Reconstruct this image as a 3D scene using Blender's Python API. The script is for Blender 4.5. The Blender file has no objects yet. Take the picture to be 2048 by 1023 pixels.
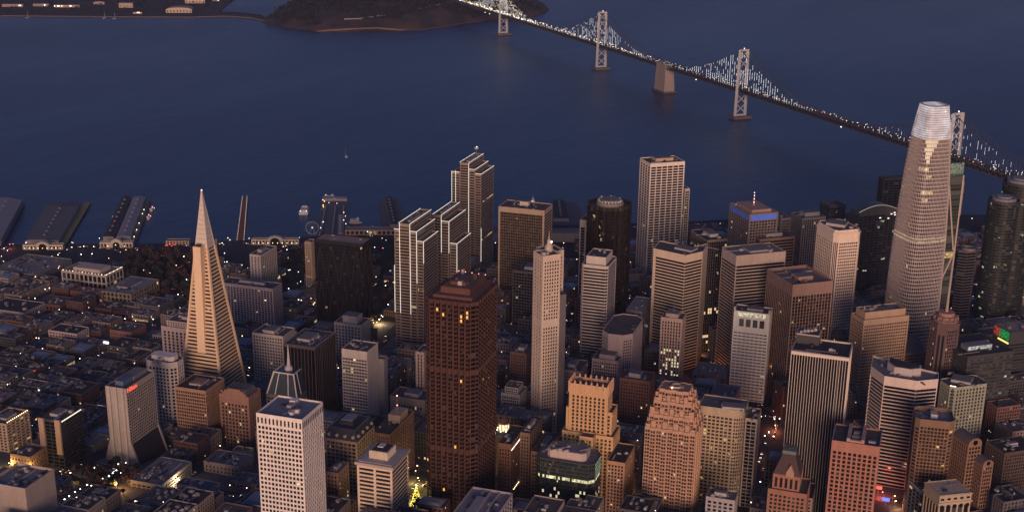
import bpy, math, random
from mathutils import Vector, Matrix
from bpy_extras.object_utils import world_to_camera_view
RD = random.Random(7)
R = math.radians
SC = bpy.context.scene
COL = SC.collection
# ------------------------------------------------------------------ camera
CAM = Vector((-978.5, -852.2, 606.6)); YAW, PITCH, ROLL = R(62.647), R(17.8036), R(0.7411); FPX = 2588.5
cy_, sy_ = math.cos(YAW), math.sin(YAW)
FWD = Vector((sy_*math.cos(PITCH), cy_*math.cos(PITCH), -math.sin(PITCH)))
_r0 = Vector((cy_, -sy_, 0)); _u0 = _r0.cross(FWD)
RGT = _r0*math.cos(ROLL)+_u0*math.sin(ROLL); UPV = -_r0*math.sin(ROLL)+_u0*math.cos(ROLL)
cd = bpy.data.cameras.new('camera'); co = bpy.data.objects.new('camera', cd); COL.objects.link(co)
cd.lens = FPX/2048*36; cd.sensor_width = 36; cd.clip_start = 5; cd.clip_end = 60000
co.matrix_world = Matrix(((RGT.x, UPV.x, -FWD.x, CAM.x), (RGT.y, UPV.y, -FWD.y, CAM.y), (RGT.z, UPV.z, -FWD.z, CAM.z), (0, 0, 0, 1)))
SC.camera = co
def proj(p):
    d = Vector(p)-CAM; z = d.dot(FWD)
    return (1024+FPX*d.dot(RGT)/z, 511.5-FPX*d.dot(UPV)/z)
def unp(x, y, z):                                   # where a sight line meets the level z
    d = FWD+RGT*((x-1024)/FPX)-UPV*((y-511.5)/FPX)
    return CAM+d*((z-CAM.z)/d.z)
def bear(b): return Vector((math.sin(R(b)), math.cos(R(b)), 0))
def run(P, d, x):                                   # length along d from P until column x
    q = P-CAM; k = (x-1024)/FPX
    return (k*q.dot(FWD)-q.dot(RGT))/(d.dot(RGT)-k*d.dot(FWD))
def gz(x, y):                                       # height of the ground
    t = max(0., min(1., (60-x)/700)); k = max(.28, min(1., (y+650)/400))
    return 4+t*105*k
# ------------------------------------------------------------------ materials
MATS = {}
def newmat(n):
    m = bpy.data.materials.new(n); m.use_nodes = True; nt = m.node_tree
    return m, nt, nt.nodes['Principled BSDF']
def stone(c, rough=.85, var=.22, scale=.07, metal=0.):
    k = ('s', tuple(round(v, 3) for v in c), rough, var, scale, metal)
    if k in MATS: return MATS[k]
    m, nt, b = newmat('stone'); N, L = nt.nodes, nt.links
    tc = N.new('ShaderNodeTexCoord'); mp = N.new('ShaderNodeMapping'); mp.inputs['Scale'].default_value = (scale*2.2, scale*2.2, scale*.5)
    L.new(tc.outputs['Object'], mp.inputs['Vector'])
    n1 = N.new('ShaderNodeTexNoise'); n1.inputs['Scale'].default_value = 1; n1.inputs['Detail'].default_value = 5; n1.inputs['Roughness'].default_value = .65
    L.new(mp.outputs['Vector'], n1.inputs['Vector'])
    n2 = N.new('ShaderNodeTexNoise'); n2.inputs['Scale'].default_value = .6; n2.inputs['Detail'].default_value = 3
    L.new(tc.outputs['Object'], n2.inputs['Vector'])
    ad = N.new('ShaderNodeMath'); ad.operation = 'ADD'; L.new(n1.outputs['Fac'], ad.inputs[0]); L.new(n2.outputs['Fac'], ad.inputs[1])
    mr = N.new('ShaderNodeMapRange'); mr.inputs['From Min'].default_value = .6; mr.inputs['From Max'].default_value = 1.4
    mr.inputs['To Min'].default_value = 1-var; mr.inputs['To Max'].default_value = 1+var*.7
    L.new(ad.outputs[0], mr.inputs['Value'])
    mx = N.new('ShaderNodeVectorMath'); mx.operation = 'SCALE'; mx.inputs[0].default_value = c[:3]; L.new(mr.outputs[0], mx.inputs['Scale'])
    L.new(mx.outputs[0], b.inputs['Base Color']); b.inputs['Roughness'].default_value = rough; b.inputs['Metallic'].default_value = metal
    b.inputs['Specular IOR Level'].default_value = .25
    MATS[k] = m; return m
def glass(tint=(.011, .011, .014), plit=.02, lit=(1., .72, .38), st=.9, blind=.12, rough=.12):
    k = ('g', tint, plit, lit, st, blind, rough)
    if k in MATS: return MATS[k]
    m, nt, b = newmat('window_glass'); N, L = nt.nodes, nt.links
    oi = N.new('ShaderNodeObjectInfo'); ge = N.new('ShaderNodeNewGeometry')
    ad = N.new('ShaderNodeMath'); ad.operation = 'ADD'; L.new(oi.outputs['Random'], ad.inputs[0]); L.new(ge.outputs['Random Per Island'], ad.inputs[1])
    fr = N.new('ShaderNodeMath'); fr.operation = 'FRACT'; L.new(ad.outputs[0], fr.inputs[0])
    m2 = N.new('ShaderNodeMath'); m2.operation = 'MULTIPLY'; m2.inputs[1].default_value = 17.31; L.new(fr.outputs[0], m2.inputs[0])
    f2 = N.new('ShaderNodeMath'); f2.operation = 'FRACT'; L.new(m2.outputs[0], f2.inputs[0])
    gt = N.new('ShaderNodeMath'); gt.operation = 'GREATER_THAN'; gt.inputs[1].default_value = 1-plit; L.new(fr.outputs[0], gt.inputs[0])
    cr = N.new('ShaderNodeValToRGB'); e = cr.color_ramp.elements; t = tint
    e[0].position = 0; e[0].color = (t[0]*.7, t[1]*.7, t[2]*.7, 1); e[1].position = 1-blind; e[1].color = (t[0]*1.5, t[1]*1.5, t[2]*1.5, 1)
    ne = e.new(min(1., 1-blind*.9)); ne.color = (t[0]+.06, t[1]+.055, t[2]+.05, 1)
    L.new(f2.outputs[0], cr.inputs[0]); L.new(cr.outputs[0], b.inputs['Base Color'])
    b.inputs['Roughness'].default_value = rough; b.inputs['Specular IOR Level'].default_value = .35
    b.inputs['Emission Color'].default_value = (*lit, 1)
    ms = N.new('ShaderNodeMath'); ms.operation = 'MULTIPLY'; L.new(gt.outputs[0], ms.inputs[0])
    f3 = N.new('ShaderNodeMath'); f3.operation = 'MULTIPLY_ADD'; f3.inputs[1].default_value = st*.9; f3.inputs[2].default_value = st*.35
    L.new(f2.outputs[0], f3.inputs[0]); L.new(f3.outputs[0], ms.inputs[1])
    tc = N.new('ShaderNodeTexCoord'); va = N.new('ShaderNodeVectorMath'); va.operation = 'ADD'; L.new(tc.outputs['Object'], va.inputs[0]); L.new(oi.outputs['Location'], va.inputs[1])
    nz = N.new('ShaderNodeTexNoise'); nz.inputs['Scale'].default_value = .22; nz.inputs['Detail'].default_value = 2; L.new(va.outputs[0], nz.inputs['Vector'])
    g2 = N.new('ShaderNodeMath'); g2.operation = 'GREATER_THAN'; g2.inputs[1].default_value = .5; L.new(nz.outputs['Fac'], g2.inputs[0])
    m4 = N.new('ShaderNodeMath'); m4.operation = 'MULTIPLY'; L.new(ms.outputs[0], m4.inputs[0]); L.new(g2.outputs[0], m4.inputs[1])
    L.new(m4.outputs[0], b.inputs['Emission Strength'])
    try: m.cycles.emission_sampling = 'NONE'
    except Exception: pass
    MATS[k] = m; return m
def glow(c, st, samp=False):
    k = ('e', c, st, samp)
    if k in MATS: return MATS[k]
    m, nt, b = newmat('lamp_glow'); b.inputs['Base Color'].default_value = (.05, .05, .05, 1)
    b.inputs['Emission Color'].default_value = (*c, 1); b.inputs['Emission Strength'].default_value = st
    try: m.cycles.emission_sampling = 'AUTO' if samp else 'NONE'
    except Exception: pass
    MATS[k] = m; return m
def litglass(c, st):                                # rooms lit behind the panes, bright and dim patches
    k = ('l', c, st)
    if k in MATS: return MATS[k]
    m, nt, b = newmat('lit_window'); N, L = nt.nodes, nt.links
    b.inputs['Base Color'].default_value = (.03, .03, .035, 1); b.inputs['Roughness'].default_value = .15
    tc = N.new('ShaderNodeTexCoord'); n1 = N.new('ShaderNodeTexNoise'); n1.inputs['Scale'].default_value = .45; n1.inputs['Detail'].default_value = 3
    L.new(tc.outputs['Object'], n1.inputs['Vector'])
    oi = N.new('ShaderNodeObjectInfo'); va = N.new('ShaderNodeVectorMath'); va.operation = 'ADD'
    L.new(tc.outputs['Object'], va.inputs[0]); L.new(oi.outputs['Location'], va.inputs[1]); L.new(va.outputs[0], n1.inputs['Vector'])
    mr = N.new('ShaderNodeMapRange'); mr.inputs['From Min'].default_value = .32; mr.inputs['From Max'].default_value = .72; mr.inputs['To Min'].default_value = st*.12; mr.inputs['To Max'].default_value = st*1.35
    L.new(n1.outputs['Fac'], mr.inputs['Value']); L.new(mr.outputs[0], b.inputs['Emission Strength'])
    b.inputs['Emission Color'].default_value = (*c, 1)
    try: m.cycles.emission_sampling = 'NONE'
    except Exception: pass
    MATS[k] = m; return m
ROOF = stone((.115, .102, .1), .95, .45, .25)
ROOFL = stone((.21, .19, .185), .95, .35, .25)
ROOFD = stone((.055, .05, .055), .95, .4, .25)
METAL = stone((.3, .3, .31), .55, .2, .3, .4)
UNIT = stone((.42, .4, .39), .7, .3, .4)
DARKM = stone((.045, .045, .05), .6, .3, .3)
# ------------------------------------------------------------------ mesh collector
class MB:
    def __init__(s): s.v = []; s.f = []
    def quad(s, a, b, c, d):
        n = len(s.v); s.v += [tuple(a), tuple(b), tuple(c), tuple(d)]; s.f.append((n, n+1, n+2, n+3))
    def poly(s, pts):
        n = len(s.v); s.v += [tuple(p) for p in pts]; s.f.append(tuple(range(n, n+len(pts))))
    def prism(s, poly, z0, z1, top=True, bot=False, poly2=None):
        q = poly2 or poly; n = len(poly)
        for i in range(n):
            a, b = poly[i], poly[(i+1) % n]; c, d = q[(i+1) % n], q[i]
            s.quad((a[0], a[1], z0), (b[0], b[1], z0), (c[0], c[1], z1), (d[0], d[1], z1))
        if top: s.poly([(p[0], p[1], z1) for p in q])
        if bot: s.poly([(p[0], p[1], z0) for p in reversed(poly)])
    def box(s, c, sx, sy, z0, z1, ang=0.):          # ang: bearing of the local x axis
        e = bear(ang) if ang else Vector((1, 0, 0)); n = Vector((-e.y, e.x, 0)); c = Vector((c[0], c[1], 0))
        s.prism([c-e*sx/2-n*sy/2, c+e*sx/2-n*sy/2, c+e*sx/2+n*sy/2, c-e*sx/2+n*sy/2], z0, z1, bot=True)
    def bar(s, a, b, w, h=None, k=4):
        a, b = Vector(a), Vector(b); d = (b-a).normalized(); h = h or w
        up = Vector((0, 0, 1)) if abs(d.z) < .95 else Vector((1, 0, 0))
        x = d.cross(up).normalized(); y = x.cross(d)
        if k == 4: rg = [(-w/2, -h/2), (w/2, -h/2), (w/2, h/2), (-w/2, h/2)]
        else: rg = [(w/2*math.cos(2*math.pi*i/k), h/2*math.sin(2*math.pi*i/k)) for i in range(k)]
        A = [a+x*p+y*q for p, q in rg]; B = [b+x*p+y*q for p, q in rg]; n = len(rg)
        for i in range(n): s.quad(A[i], A[(i+1) % n], B[(i+1) % n], B[i])
        s.poly(list(reversed(A))); s.poly(B)
    def ball(s, c, r, seg=8, rings=5, sz=1.):
        n0 = len(s.v); c = Vector(c)
        for i in range(rings+1):
            t = math.pi*i/rings
            for j in range(seg):
                p = 2*math.pi*j/seg; s.v.append((c.x+r*math.sin(t)*math.cos(p), c.y+r*math.sin(t)*math.sin(p), c.z+r*sz*math.cos(t)))
        for i in range(rings):
            for j in range(seg):
                a = n0+i*seg+j; b = n0+i*seg+(j+1) % seg; s.f.append((a, a+seg, b+seg, b))
    def mesh(s, name, m, off=(0, 0, 0)):
        me = bpy.data.meshes.new(name); ox, oy, oz = off
        me.from_pydata([(x-ox, y-oy, z-oz) for x, y, z in s.v], [], s.f)
        if m: me.materials.append(m)
        return me
    def build(s, name, m, parent=None, off=None):   # vertices are world positions; a child stores them from its thing's base
        if not s.f: return None
        if off is None: off = tuple(parent['_b']) if parent else (0, 0, 0)
        o = bpy.data.objects.new(name, s.mesh(name, m, off)); COL.objects.link(o)
        if parent: o.parent = parent; o['_b'] = off
        return o
THINGS = []
def thing(name, label, cat, base, group=None):
    o = bpy.data.objects.new(name, None); COL.objects.link(o); o.location = base; o['_b'] = tuple(base); o.empty_display_size = 1
    tag(o, label, cat, group); return o
def tag(o, label, cat, group=None):
    o['label'] = label; o['category'] = cat
    if group: o['group'] = group
def struct(o, kind='structure'): o['kind'] = kind; return o
def child(name, me, parent, loc, rz=0.):
    o = bpy.data.objects.new(name, me); COL.objects.link(o); o.parent = parent; o.location = loc; o.rotation_euler.z = rz
    return o
def ngon(c, r, n, a0=0.): return [(c[0]+r*math.cos(a0+2*math.pi*i/n), c[1]+r*math.sin(a0+2*math.pi*i/n)) for i in range(n)]
def inset(poly, d):
    n = len(poly); out = []
    for i in range(n):
        p0, p1, p2 = (Vector(poly[(i+j-1) % n][:2]) for j in range(3))
        a = (p1-p0).normalized(); b = (p2-p1).normalized(); na = Vector((-a.y, a.x)); nb = Vector((-b.y, b.x))
        k = na+nb; k = k/max(.3, k.dot(na)) if k.length > 1e-6 else na
        out.append(tuple(p1+k*d))
    return out
def chamfer(poly, d):
    out = []; n = len(poly)
    for i in range(n):
        p0, p1, p2 = (Vector(poly[(i+j-1) % n][:2]) for j in range(3))
        out += [tuple(p1+(p0-p1).normalized()*d), tuple(p1+(p2-p1).normalized()*d)]
    return out
def center(poly): return Vector((sum(p[0] for p in poly)/len(poly), sum(p[1] for p in poly)/len(poly)))
# ------------------------------------------------------------------ facades
# spec: dict(n columns, fl storey height, fw/fh opened share, m=(left, right, top, bottom) plain margins, d depth)
def G(n, fl=4., fw=.55, fh=.5, m=(1., 1., 3., 4.), d=.45, skip=()):
    if fw < .86: fw = min(.86, fw*1.2)
    if fh < .7: fh = min(.7, fh*1.2)
    return dict(n=n, fl=fl, fw=fw, fh=fh, m=m, d=d, skip=skip)
def facade(mb, wins, a, b, z0, z1, sp, seen=True, gm=None):
    a, b = Vector((a[0], a[1])), Vector((b[0], b[1])); w = (b-a).length
    if w < .05: return
    e = (b-a)/w; nrm = Vector((e.y, -e.x))
    P = lambda s, z, dd=0.: (a.x+e.x*s-nrm.x*dd, a.y+e.y*s-nrm.y*dd, z)
    if sp is None or w < 1.2 or z1-z0 < 3: mb.quad(P(0, z0), P(w, z0), P(w, z1), P(0, z1)); return
    ml, mr, mt, mbt = sp['m']; n = sp['n']; fl = sp['fl']
    k = min(1., w/ (3*(ml+mr)+.01)); ml *= k; mr *= k
    fl = min(fl, max(2., z1-z0-mt-mbt))
    if z1-z0 < mt+mbt+fl*.9: mt = mbt = .15*(z1-z0)
    if n < 0: n = max(1, round((w-ml-mr)/-n))       # negative: bay width in metres
    rows = max(1, round((z1-z0-mt-mbt)/fl)); fl = (z1-z0-mt-mbt)/rows; cw = (w-ml-mr)/n
    ww, wh = cw*sp['fw'], fl*sp['fh']; d = sp['d'] if n == 1 else min(sp['d'], .16*ww)
    if n == 1: ww = w-ml-mr; x0s = [ml]
    else: x0s = [ml+cw*i+(cw-ww)/2 for i in range(n)]
    if not seen:
        mb.quad(P(0, z0), P(w, z0), P(w, z1), P(0, z1)); d = -.06
    zt = z1
    for r in range(rows):
        zb = z1-mt-fl*(r+1)+(fl-wh)/2; zu = zb+wh
        if r in sp['skip'] or r-rows in sp['skip']: continue
        if seen:
            mb.quad(P(0, zu), P(w, zu), P(w, zt), P(0, zt)); x = 0.
            for xs in x0s:
                if xs-x > .01: mb.quad(P(x, zb), P(xs, zb), P(xs, zu), P(x, zu))
                x = xs+ww
                mb.quad(P(xs, zb), P(x, zb), P(x, zb, d), P(xs, zb, d))
                mb.quad(P(xs, zb), P(xs, zb, d), P(xs, zu, d), P(xs, zu)); mb.quad(P(x, zb, d), P(x, zb), P(x, zu), P(x, zu, d))
                mb.quad(P(xs, zu, d), P(x, zu, d), P(x, zu), P(xs, zu))
            if w-x > .01: mb.quad(P(x, zb), P(w, zb), P(w, zu), P(x, zu))
        zt = zb
        for i, xs in enumerate(x0s):
            c = P(xs+ww/2, zb+wh/2, d); wins.append((c, math.atan2(e.y, e.x), ww, wh, (nrm.x, nrm.y), seen, gm, r, i))
    if seen: mb.quad(P(0, z0), P(w, z0), P(w, zt), P(0, zt))
WMESH = {}
def put_windows(root, wins, gm, cap=100, litrule=None, name='window'):
    base = root['_b']; sc = []
    for i, (c, an, w, h, n, seen, g, r, j) in enumerate(wins):
        d = CAM-Vector(c); k = (d.x*n[0]+d.y*n[1])/d.length
        sc.append((round(-w*h*max(0, k)/d.length_squared*1e6, 3) if seen else 1, -c[2], i))
    sc.sort(); top = [i for s, z, i in sc[:cap] if s < 0] if cap else []; ts = set(top)
    rest = {}
    for i, (c, an, w, h, n, seen, g, r, j) in enumerate(wins):
        m = g or gm; lab = None
        if litrule:
            q = litrule(n, r, j, c)
            if q: m = q
        if i in ts:
            k = (round(w, 2), round(h, 2), m.name)
            me = WMESH.get(k)
            if not me:
                b = MB(); x, z = w/2, h/2; b.quad((-x, 0, -z), (x, 0, -z), (x, 0, z), (-x, 0, z)); me = WMESH[k] = b.mesh(name, m)
            child(name, me, root, (c[0]-base[0], c[1]-base[1], c[2]-base[2]), an)
        else:
            b = rest.setdefault(m.name, (m, MB()))[1]; x, z = w/2, h/2; e = (math.cos(an)*x, math.sin(an)*x)
            b.quad((c[0]-e[0], c[1]-e[1], c[2]-z), (c[0]+e[0], c[1]+e[1], c[2]-z), (c[0]+e[0], c[1]+e[1], c[2]+z), (c[0]-e[0], c[1]-e[1], c[2]+z))
    if rest:                                        # the remaining panes: one part
        big = MB(); ms = []; idx = []
        for m, b in rest.values():
            n0 = len(big.v); big.v += b.v; big.f += [tuple(q+n0 for q in f) for f in b.f]; idx += [len(ms)]*len(b.f); ms.append(m)
        o = big.build(name, None, root)
        for m in ms: o.data.materials.append(m)
        o.data.polygons.foreach_set('material_index', idx)
        o['kind'] = 'stuff'
    return
def seen_edge(a, b):
    e = Vector((b[0]-a[0], b[1]-a[1])); n = Vector((e.y, -e.x)); d = Vector((CAM.x-a[0], CAM.y-a[1]))
    return n.dot(d)/(n.length*d.length+1e-9) > -.15
LASTROOF = {}
def tier(root, poly, z0, z1, specs, col, wins, parapet=1.1, roof=None, gm=None, name='wall'):
    mb = MB(); n = len(poly)
    for i in range(n):
        sp = specs[i % len(specs)] if isinstance(specs, (list, tuple)) else specs
        a, b = poly[i], poly[(i+1) % n]; facade(mb, wins, a, b, z0, z1, sp, seen_edge(a, b), gm)
    q = inset(poly, .45)
    mb2 = MB()
    zr = z1-parapet
    for i in range(n):                              # parapet rim and its inner side
        a, b, c, d = poly[i], poly[(i+1) % n], q[(i+1) % n], q[i]
        mb.quad((*a[:2], z1), (*b[:2], z1), (*c, z1), (*d, z1)); mb.quad((*d, z1), (*c, z1), (*c, zr), (*d, zr))
    mb.build(name, col, root)
    mb2.poly([(*p, zr) for p in q]); LASTROOF[root.name] = mb2.build('roof', roof or ROOF, root)
    return zr
def roof_stuff(root, poly, z, n=5, seed=0, big=True, hmax=4., pcol=None, pent=None):
    rd = random.Random(seed); c = center(poly); root = LASTROOF.get(root.name, root)
    e = (Vector(poly[1][:2])-Vector(poly[0][:2])).normalized(); an = math.degrees(math.atan2(e.x, e.y))
    q = inset(poly, 2.); xs = [(Vector(p)-c).dot(e) for p in q]; f = Vector((-e.y, e.x)); ys = [(Vector(p)-c).dot(f) for p in q]
    sx, sy = max(xs)-min(xs), max(ys)-min(ys)
    if big:
        k = pent or (.5, .45); mb = MB(); o = (rd.uniform(-.08, .08)*sx, rd.uniform(-.08, .08)*sy); cc = c+e*o[0]+f*o[1]; h = rd.uniform(.6, 1)*hmax
        mb.box(cc, sx*k[0], sy*k[1], z, z+h, an); mb.build('penthouse', pcol or UNIT, root)
        mb = MB(); mb.box(cc, sx*k[0]-1, sy*k[1]-1, z+h, z+h+.12, an); mb.build('penthouse_roof', ROOFL, root)
    for i in range(int(n*1.7)):
        w, d, h = rd.uniform(1.2, 5), rd.uniform(1.2, 4), rd.uniform(.8, 2.6)
        if rd.random() < .25: w, d, h = rd.uniform(6, .5*sx+6), rd.uniform(.7, 1.3), rd.uniform(.7, 1.2)
        p = c+e*rd.uniform(-.42, .42)*sx+f*rd.uniform(-.42, .42)*sy; zz = z
        mb = MB(); mb.box(p, w, d, zz, zz+h, an)
        if rd.random() < .6: mb.prism(ngon(p, min(w, d)*.3, 8), zz+h, zz+h+.5)
        mb.build('roof_unit', rd.choice((UNIT, METAL, DARKM, ROOFL)), root)
def mast(root, p, z, h, w=.5, m=None, ball=None):
    mb = MB(); mb.bar((p[0], p[1], z), (p[0], p[1], z+h), w, k=6); mb.bar((p[0], p[1], z), (p[0], p[1], z+h*.3), w*2, k=6)
    mb.build('antenna', m or METAL, root)
    if ball: mb = MB(); mb.ball((p[0], p[1], z+h), .7); mb.build('beacon', ball, root)
FOOT = []                                           # footprints kept clear of the infill
REFS = []                                           # landmarks used to describe the small things
def hull(pts):
    P = sorted({(round(p[0], 2), round(p[1], 2)) for p in pts}); cr = lambda o, a, b: (a[0]-o[0])*(b[1]-o[1])-(a[1]-o[1])*(b[0]-o[0]); H = []
    for seq in (P, P[::-1]):
        h = []
        for p in seq:
            while len(h) > 1 and cr(h[-2], h[-1], p) <= 0: h.pop()
            h.append(p)
        H += h[:-1]
    return H
def clear(poly, pad=2.):
    FOOT.append([Vector(p[:2]) for p in inset(hull(poly), -pad)])
def rect(cor, H, g, xl=None, xr=None, L=None, Rr=None):
    P = unp(*cor, H); dl, dr = bear(g[0]), bear(g[1])
    L = L or run(P, dl, xl); Rr = Rr or run(P, dr, xr)
    return [tuple(q[:2]) for q in (P, P+dr*Rr, P+dr*Rr+dl*L, P+dl*L)]     # near corner, right, far, left
def solveH(cor, yb):
    lo, hi = 8, 300
    for _ in range(40):
        m = (lo+hi)/2; P = unp(*cor, m)
        if proj((P.x, P.y, gz(P.x, P.y)))[1] < yb: lo = m
        else: hi = m
    return m
def chain(pts, H, back, dist):                      # front outline left to right at height H, closed behind
    f = [Vector(unp(x, y, H)[:2]) for x, y in pts]; d = bear(back).to_2d()*dist
    return [tuple(p) for p in f]+[tuple(p+d) for p in reversed(f)]
def base_of(poly): c = center(poly); return (c.x, c.y, gz(c.x, c.y))
NG, SG = (350, 81), (44.5, 134.5)
def tower(name, label, ref, poly, H, col, specs, gm=None, cat='building', roof=None, parapet=1.1, units=5, pent=True, hmax=5., pcol=None, litrule=None, cap=100, group=None, tiers=(), z0=None, psize=None):
    b = base_of(poly); root = thing(name, label, cat, b, group); wins = []
    zb = min(gz(p[0], p[1]) for p in poly)-3 if z0 is None else z0
    zr = tier(root, poly, zb, H, specs, col, wins, parapet, roof)
    for tp, tz0, tz1, tsp, tcol in tiers: zr2 = tier(root, tp, tz0, tz1, tsp, tcol or col, wins, parapet, roof)
    put_windows(root, wins, gm or glass(), cap, litrule)
    if units or pent: roof_stuff(root, poly if not tiers else tiers[-1][0], zr if not tiers else tiers[-1][2]-parapet, units, len(label)*7+len(name), pent, hmax, pcol, psize)
    clear(poly); c = center(poly); REFS.append((ref, proj((c.x, c.y, H)), c))
    root['_H'] = H
    return root
C = dict(white=(.82, .75, .69), cream=(.68, .57, .45), pale=(.58, .51, .46), grey=(.34, .32, .32), dgrey=(.15, .145, .15), tan=(.5, .38, .27), brown=(.21, .135, .1),
         rust=(.115, .048, .038), pink=(.55, .42, .38), orange=(.5, .235, .16), brick=(.24, .12, .085), black=(.018, .018, .02), bronze=(.1, .078, .062), slate=(.09, .095, .11), stone=(.4, .32, .26))
C = {k: stone(v) for k, v in C.items()}
# ------------------------------------------------------------------ the towers
GD = glass()
GB = glass((.017, .012, .01), .012)                  # brownish panes
GBL = glass((.007, .007, .009), .008, blind=.05)     # very dark panes
GW = glass((.02, .02, .024), .07)                   # many lit rooms
GG = glass((.02, .03, .03), .05, (.8, 1., .6), .8)
# white gridded tower, bottom left
p = rect((603.6, 838.4), 172, NG, xl=512, xr=645.6)
t = tower('white_office_tower', 'tall white tower with a grid of small dark windows, cut off by the bottom edge', 'the white gridded tower', p, 172, C['white'],
          [G(11, 4.05, .5, .5, (.8, .8, 10., 3)), G(12, 4.05, .56, .5, (.8, .8, 10., 3))], roof=stone((.2, .21, .26), .9, .35, .2), units=0, pent=False, parapet=1.5)
wins = []
mb = MB()
for i in (3, 0):                                    # the tall slots of the crown
    a, b = Vector(p[i]), Vector(p[(i+1) % 4]); e = (b-a).normalized(); n = Vector((e.y, -e.x)); w = (b-a).length
    for k in range(12): c = a+e*(1.6+(w-3.2)*k/11)+n*.06; mb.quad((*(c-e*.75), 163.6), (*(c+e*.75), 163.6), (*(c+e*.75), 168.6), (*(c-e*.75), 168.6))
o = mb.build('louvre', C['black'], t)
c = center(p)
for dx, dy, sx, sy, h, m in ((-6, -8, 7, 3, 2, C['white']), (-3, -10, 3, 3, 3, C['cream']), (5, 2, 9, 4, 2.2, C['grey']), (11, 4, 6, 5, 3, C['white']), (2, 5, 3, 9, 1.2, ROOFD), (-9, -3, 5, 2, 1, METAL)):
    mb = MB(); mb.box((c.x+dx, c.y+dy), sx, sy, 170.5, 170.5+h, 81); mb.build('roof_unit', m, t)
mb = MB(); mb.prism(ngon((c.x-5, c.y-6), 3.2, 16), 170.5, 172.2); mb.build('fan', UNIT, t)
# the pyramid
def pyramid():
    A = unp(403, 380, 263); cx, cyy = A.x, A.y; e = bear(81).to_2d(); f = bear(351).to_2d(); zb = gz(cx, cyy)-3; B = 28.
    root = thing('pyramid_tower', 'slender cream pyramid tower with window bands and a smooth pointed spire', 'tower', (cx, cyy, gz(cx, cyy))); c = Vector((cx, cyy))
    hw = lambda z: B*(263.-z)/(263.-zb)
    sq = lambda z, o=0.: [tuple(c+e*(s*(hw(z)+o))+f*(u*(hw(z)+o))) for s, u in ((-1, -1), (1, -1), (1, 1), (-1, 1))]
    mc = stone((.7, .52, .34), .8, .15, .06); cap = stone((.62, .54, .46), .45, .1, .1)
    core = MB(); core.prism(sq(zb), zb, 203, poly2=sq(203)); core.build('core', C['black'], root)
    band = MB(); zs = [12+i*3.95 for i in range(49)]
    band.prism(sq(zb, .5), zb, zs[0], top=False, poly2=sq(zs[0], .5))
    band.poly([(*q, zs[0]) for q in sq(zs[0], .5)])
    gl = glass((.03, .018, .013), .015, blind=.3)
    faces = {0: [], 3: []}
    for z in zs:
        z2 = min(z+3.95, 203); za = z+2.
        lo, hi = sq(za, .55), sq(z2, .55)
        band.prism(lo, za, z2, top=True, bot=True, poly2=hi)
        for i in range(4):                          # one ribbon of panes per floor and face
            m2 = MB(); a, b = sq(z, .12)[i], sq(z, .12)[(i+1) % 4]; d, g_ = sq(za, .12)[i], sq(za, .12)[(i+1) % 4]
            m2.quad((*a, z), (*b, z), (*g_, za), (*d, za))
            if i in (0, 3): m2.build('window', gl, root)
            else: faces.setdefault('b', MB()); faces['b'].v.extend([]); faces['b'].quad((*a, z), (*b, z), (*g_, za), (*d, za))
    o = faces['b'].build('window', gl, root); o['kind'] = 'stuff'
    band.build('spandrel', mc, root)
    pr = MB()                                       # the four sloping corner piers
    for s, u in ((-1, -1), (1, -1), (1, 1), (-1, 1)):
        lo = c+e*s*(hw(zb)+.1)+f*u*(hw(zb)+.1); hi = c+e*s*(hw(203)+.1)+f*u*(hw(203)+.1); pr.bar((*lo, zb), (*hi, 203), 2.4)
    pr.build('corner_pier', mc, root)
    wm = stone((.76, .57, .38), .8, .1, .08)
    for s in (-1, 1):                               # lift and stair shafts that leave the slope
        m2 = MB(); lo, hi = 92., 207.; x0 = hw(lo)+.8; x1 = x0*.82
        a = [c+e*s*x0+f*-4.6, c+e*s*x0+f*4.6, c+f*4.6, c+f*-4.6]; b = [c+e*s*x1+f*-4.4, c+e*s*x1+f*4.4, c+f*4.4, c+f*-4.4]
        if s > 0: a = [a[1], a[0], a[3], a[2]]; b = [b[1], b[0], b[3], b[2]]
        a = a[::-1]; b = b[::-1]
        m2.prism(a, lo, hi, bot=True, poly2=b); m2.build('shaft_wing', wm, root)
        m2 = MB(); m2.box(c+e*s*x1*.8, 4, 5, hi, hi+1.5, 81); m2.build('wing_roof_unit', DARKM, root)
    sp = MB(); n = 12; zz = [203+i*(262.6-203)/n for i in range(n+1)]
    for i in range(n): sp.prism(sq(zz[i], .5), zz[i], zz[i+1]-.25, top=True, poly2=sq(zz[i+1]-.25, .5)); 
    sp.build('spire', cap, root)
    sr = MB()
    for s, u in ((-1, -1), (1, -1), (1, 1), (-1, 1)): sr.bar((*(c+e*s*(hw(203)+.5)+f*u*(hw(203)+.5)), 203), (*c, 263.2), .7)
    sr.build('spire_rib', stone((.66, .6, .54), .5, .1), root)
    mb = MB(); mb.ball((cx, cyy, 263), .8); mb.build('beacon', glow((1, .8, .6), 2), root)
    clear(sq(10)); REFS.append(('the pyramid tower', proj((cx, cyy, 150)), c))
pyramid()
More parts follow.
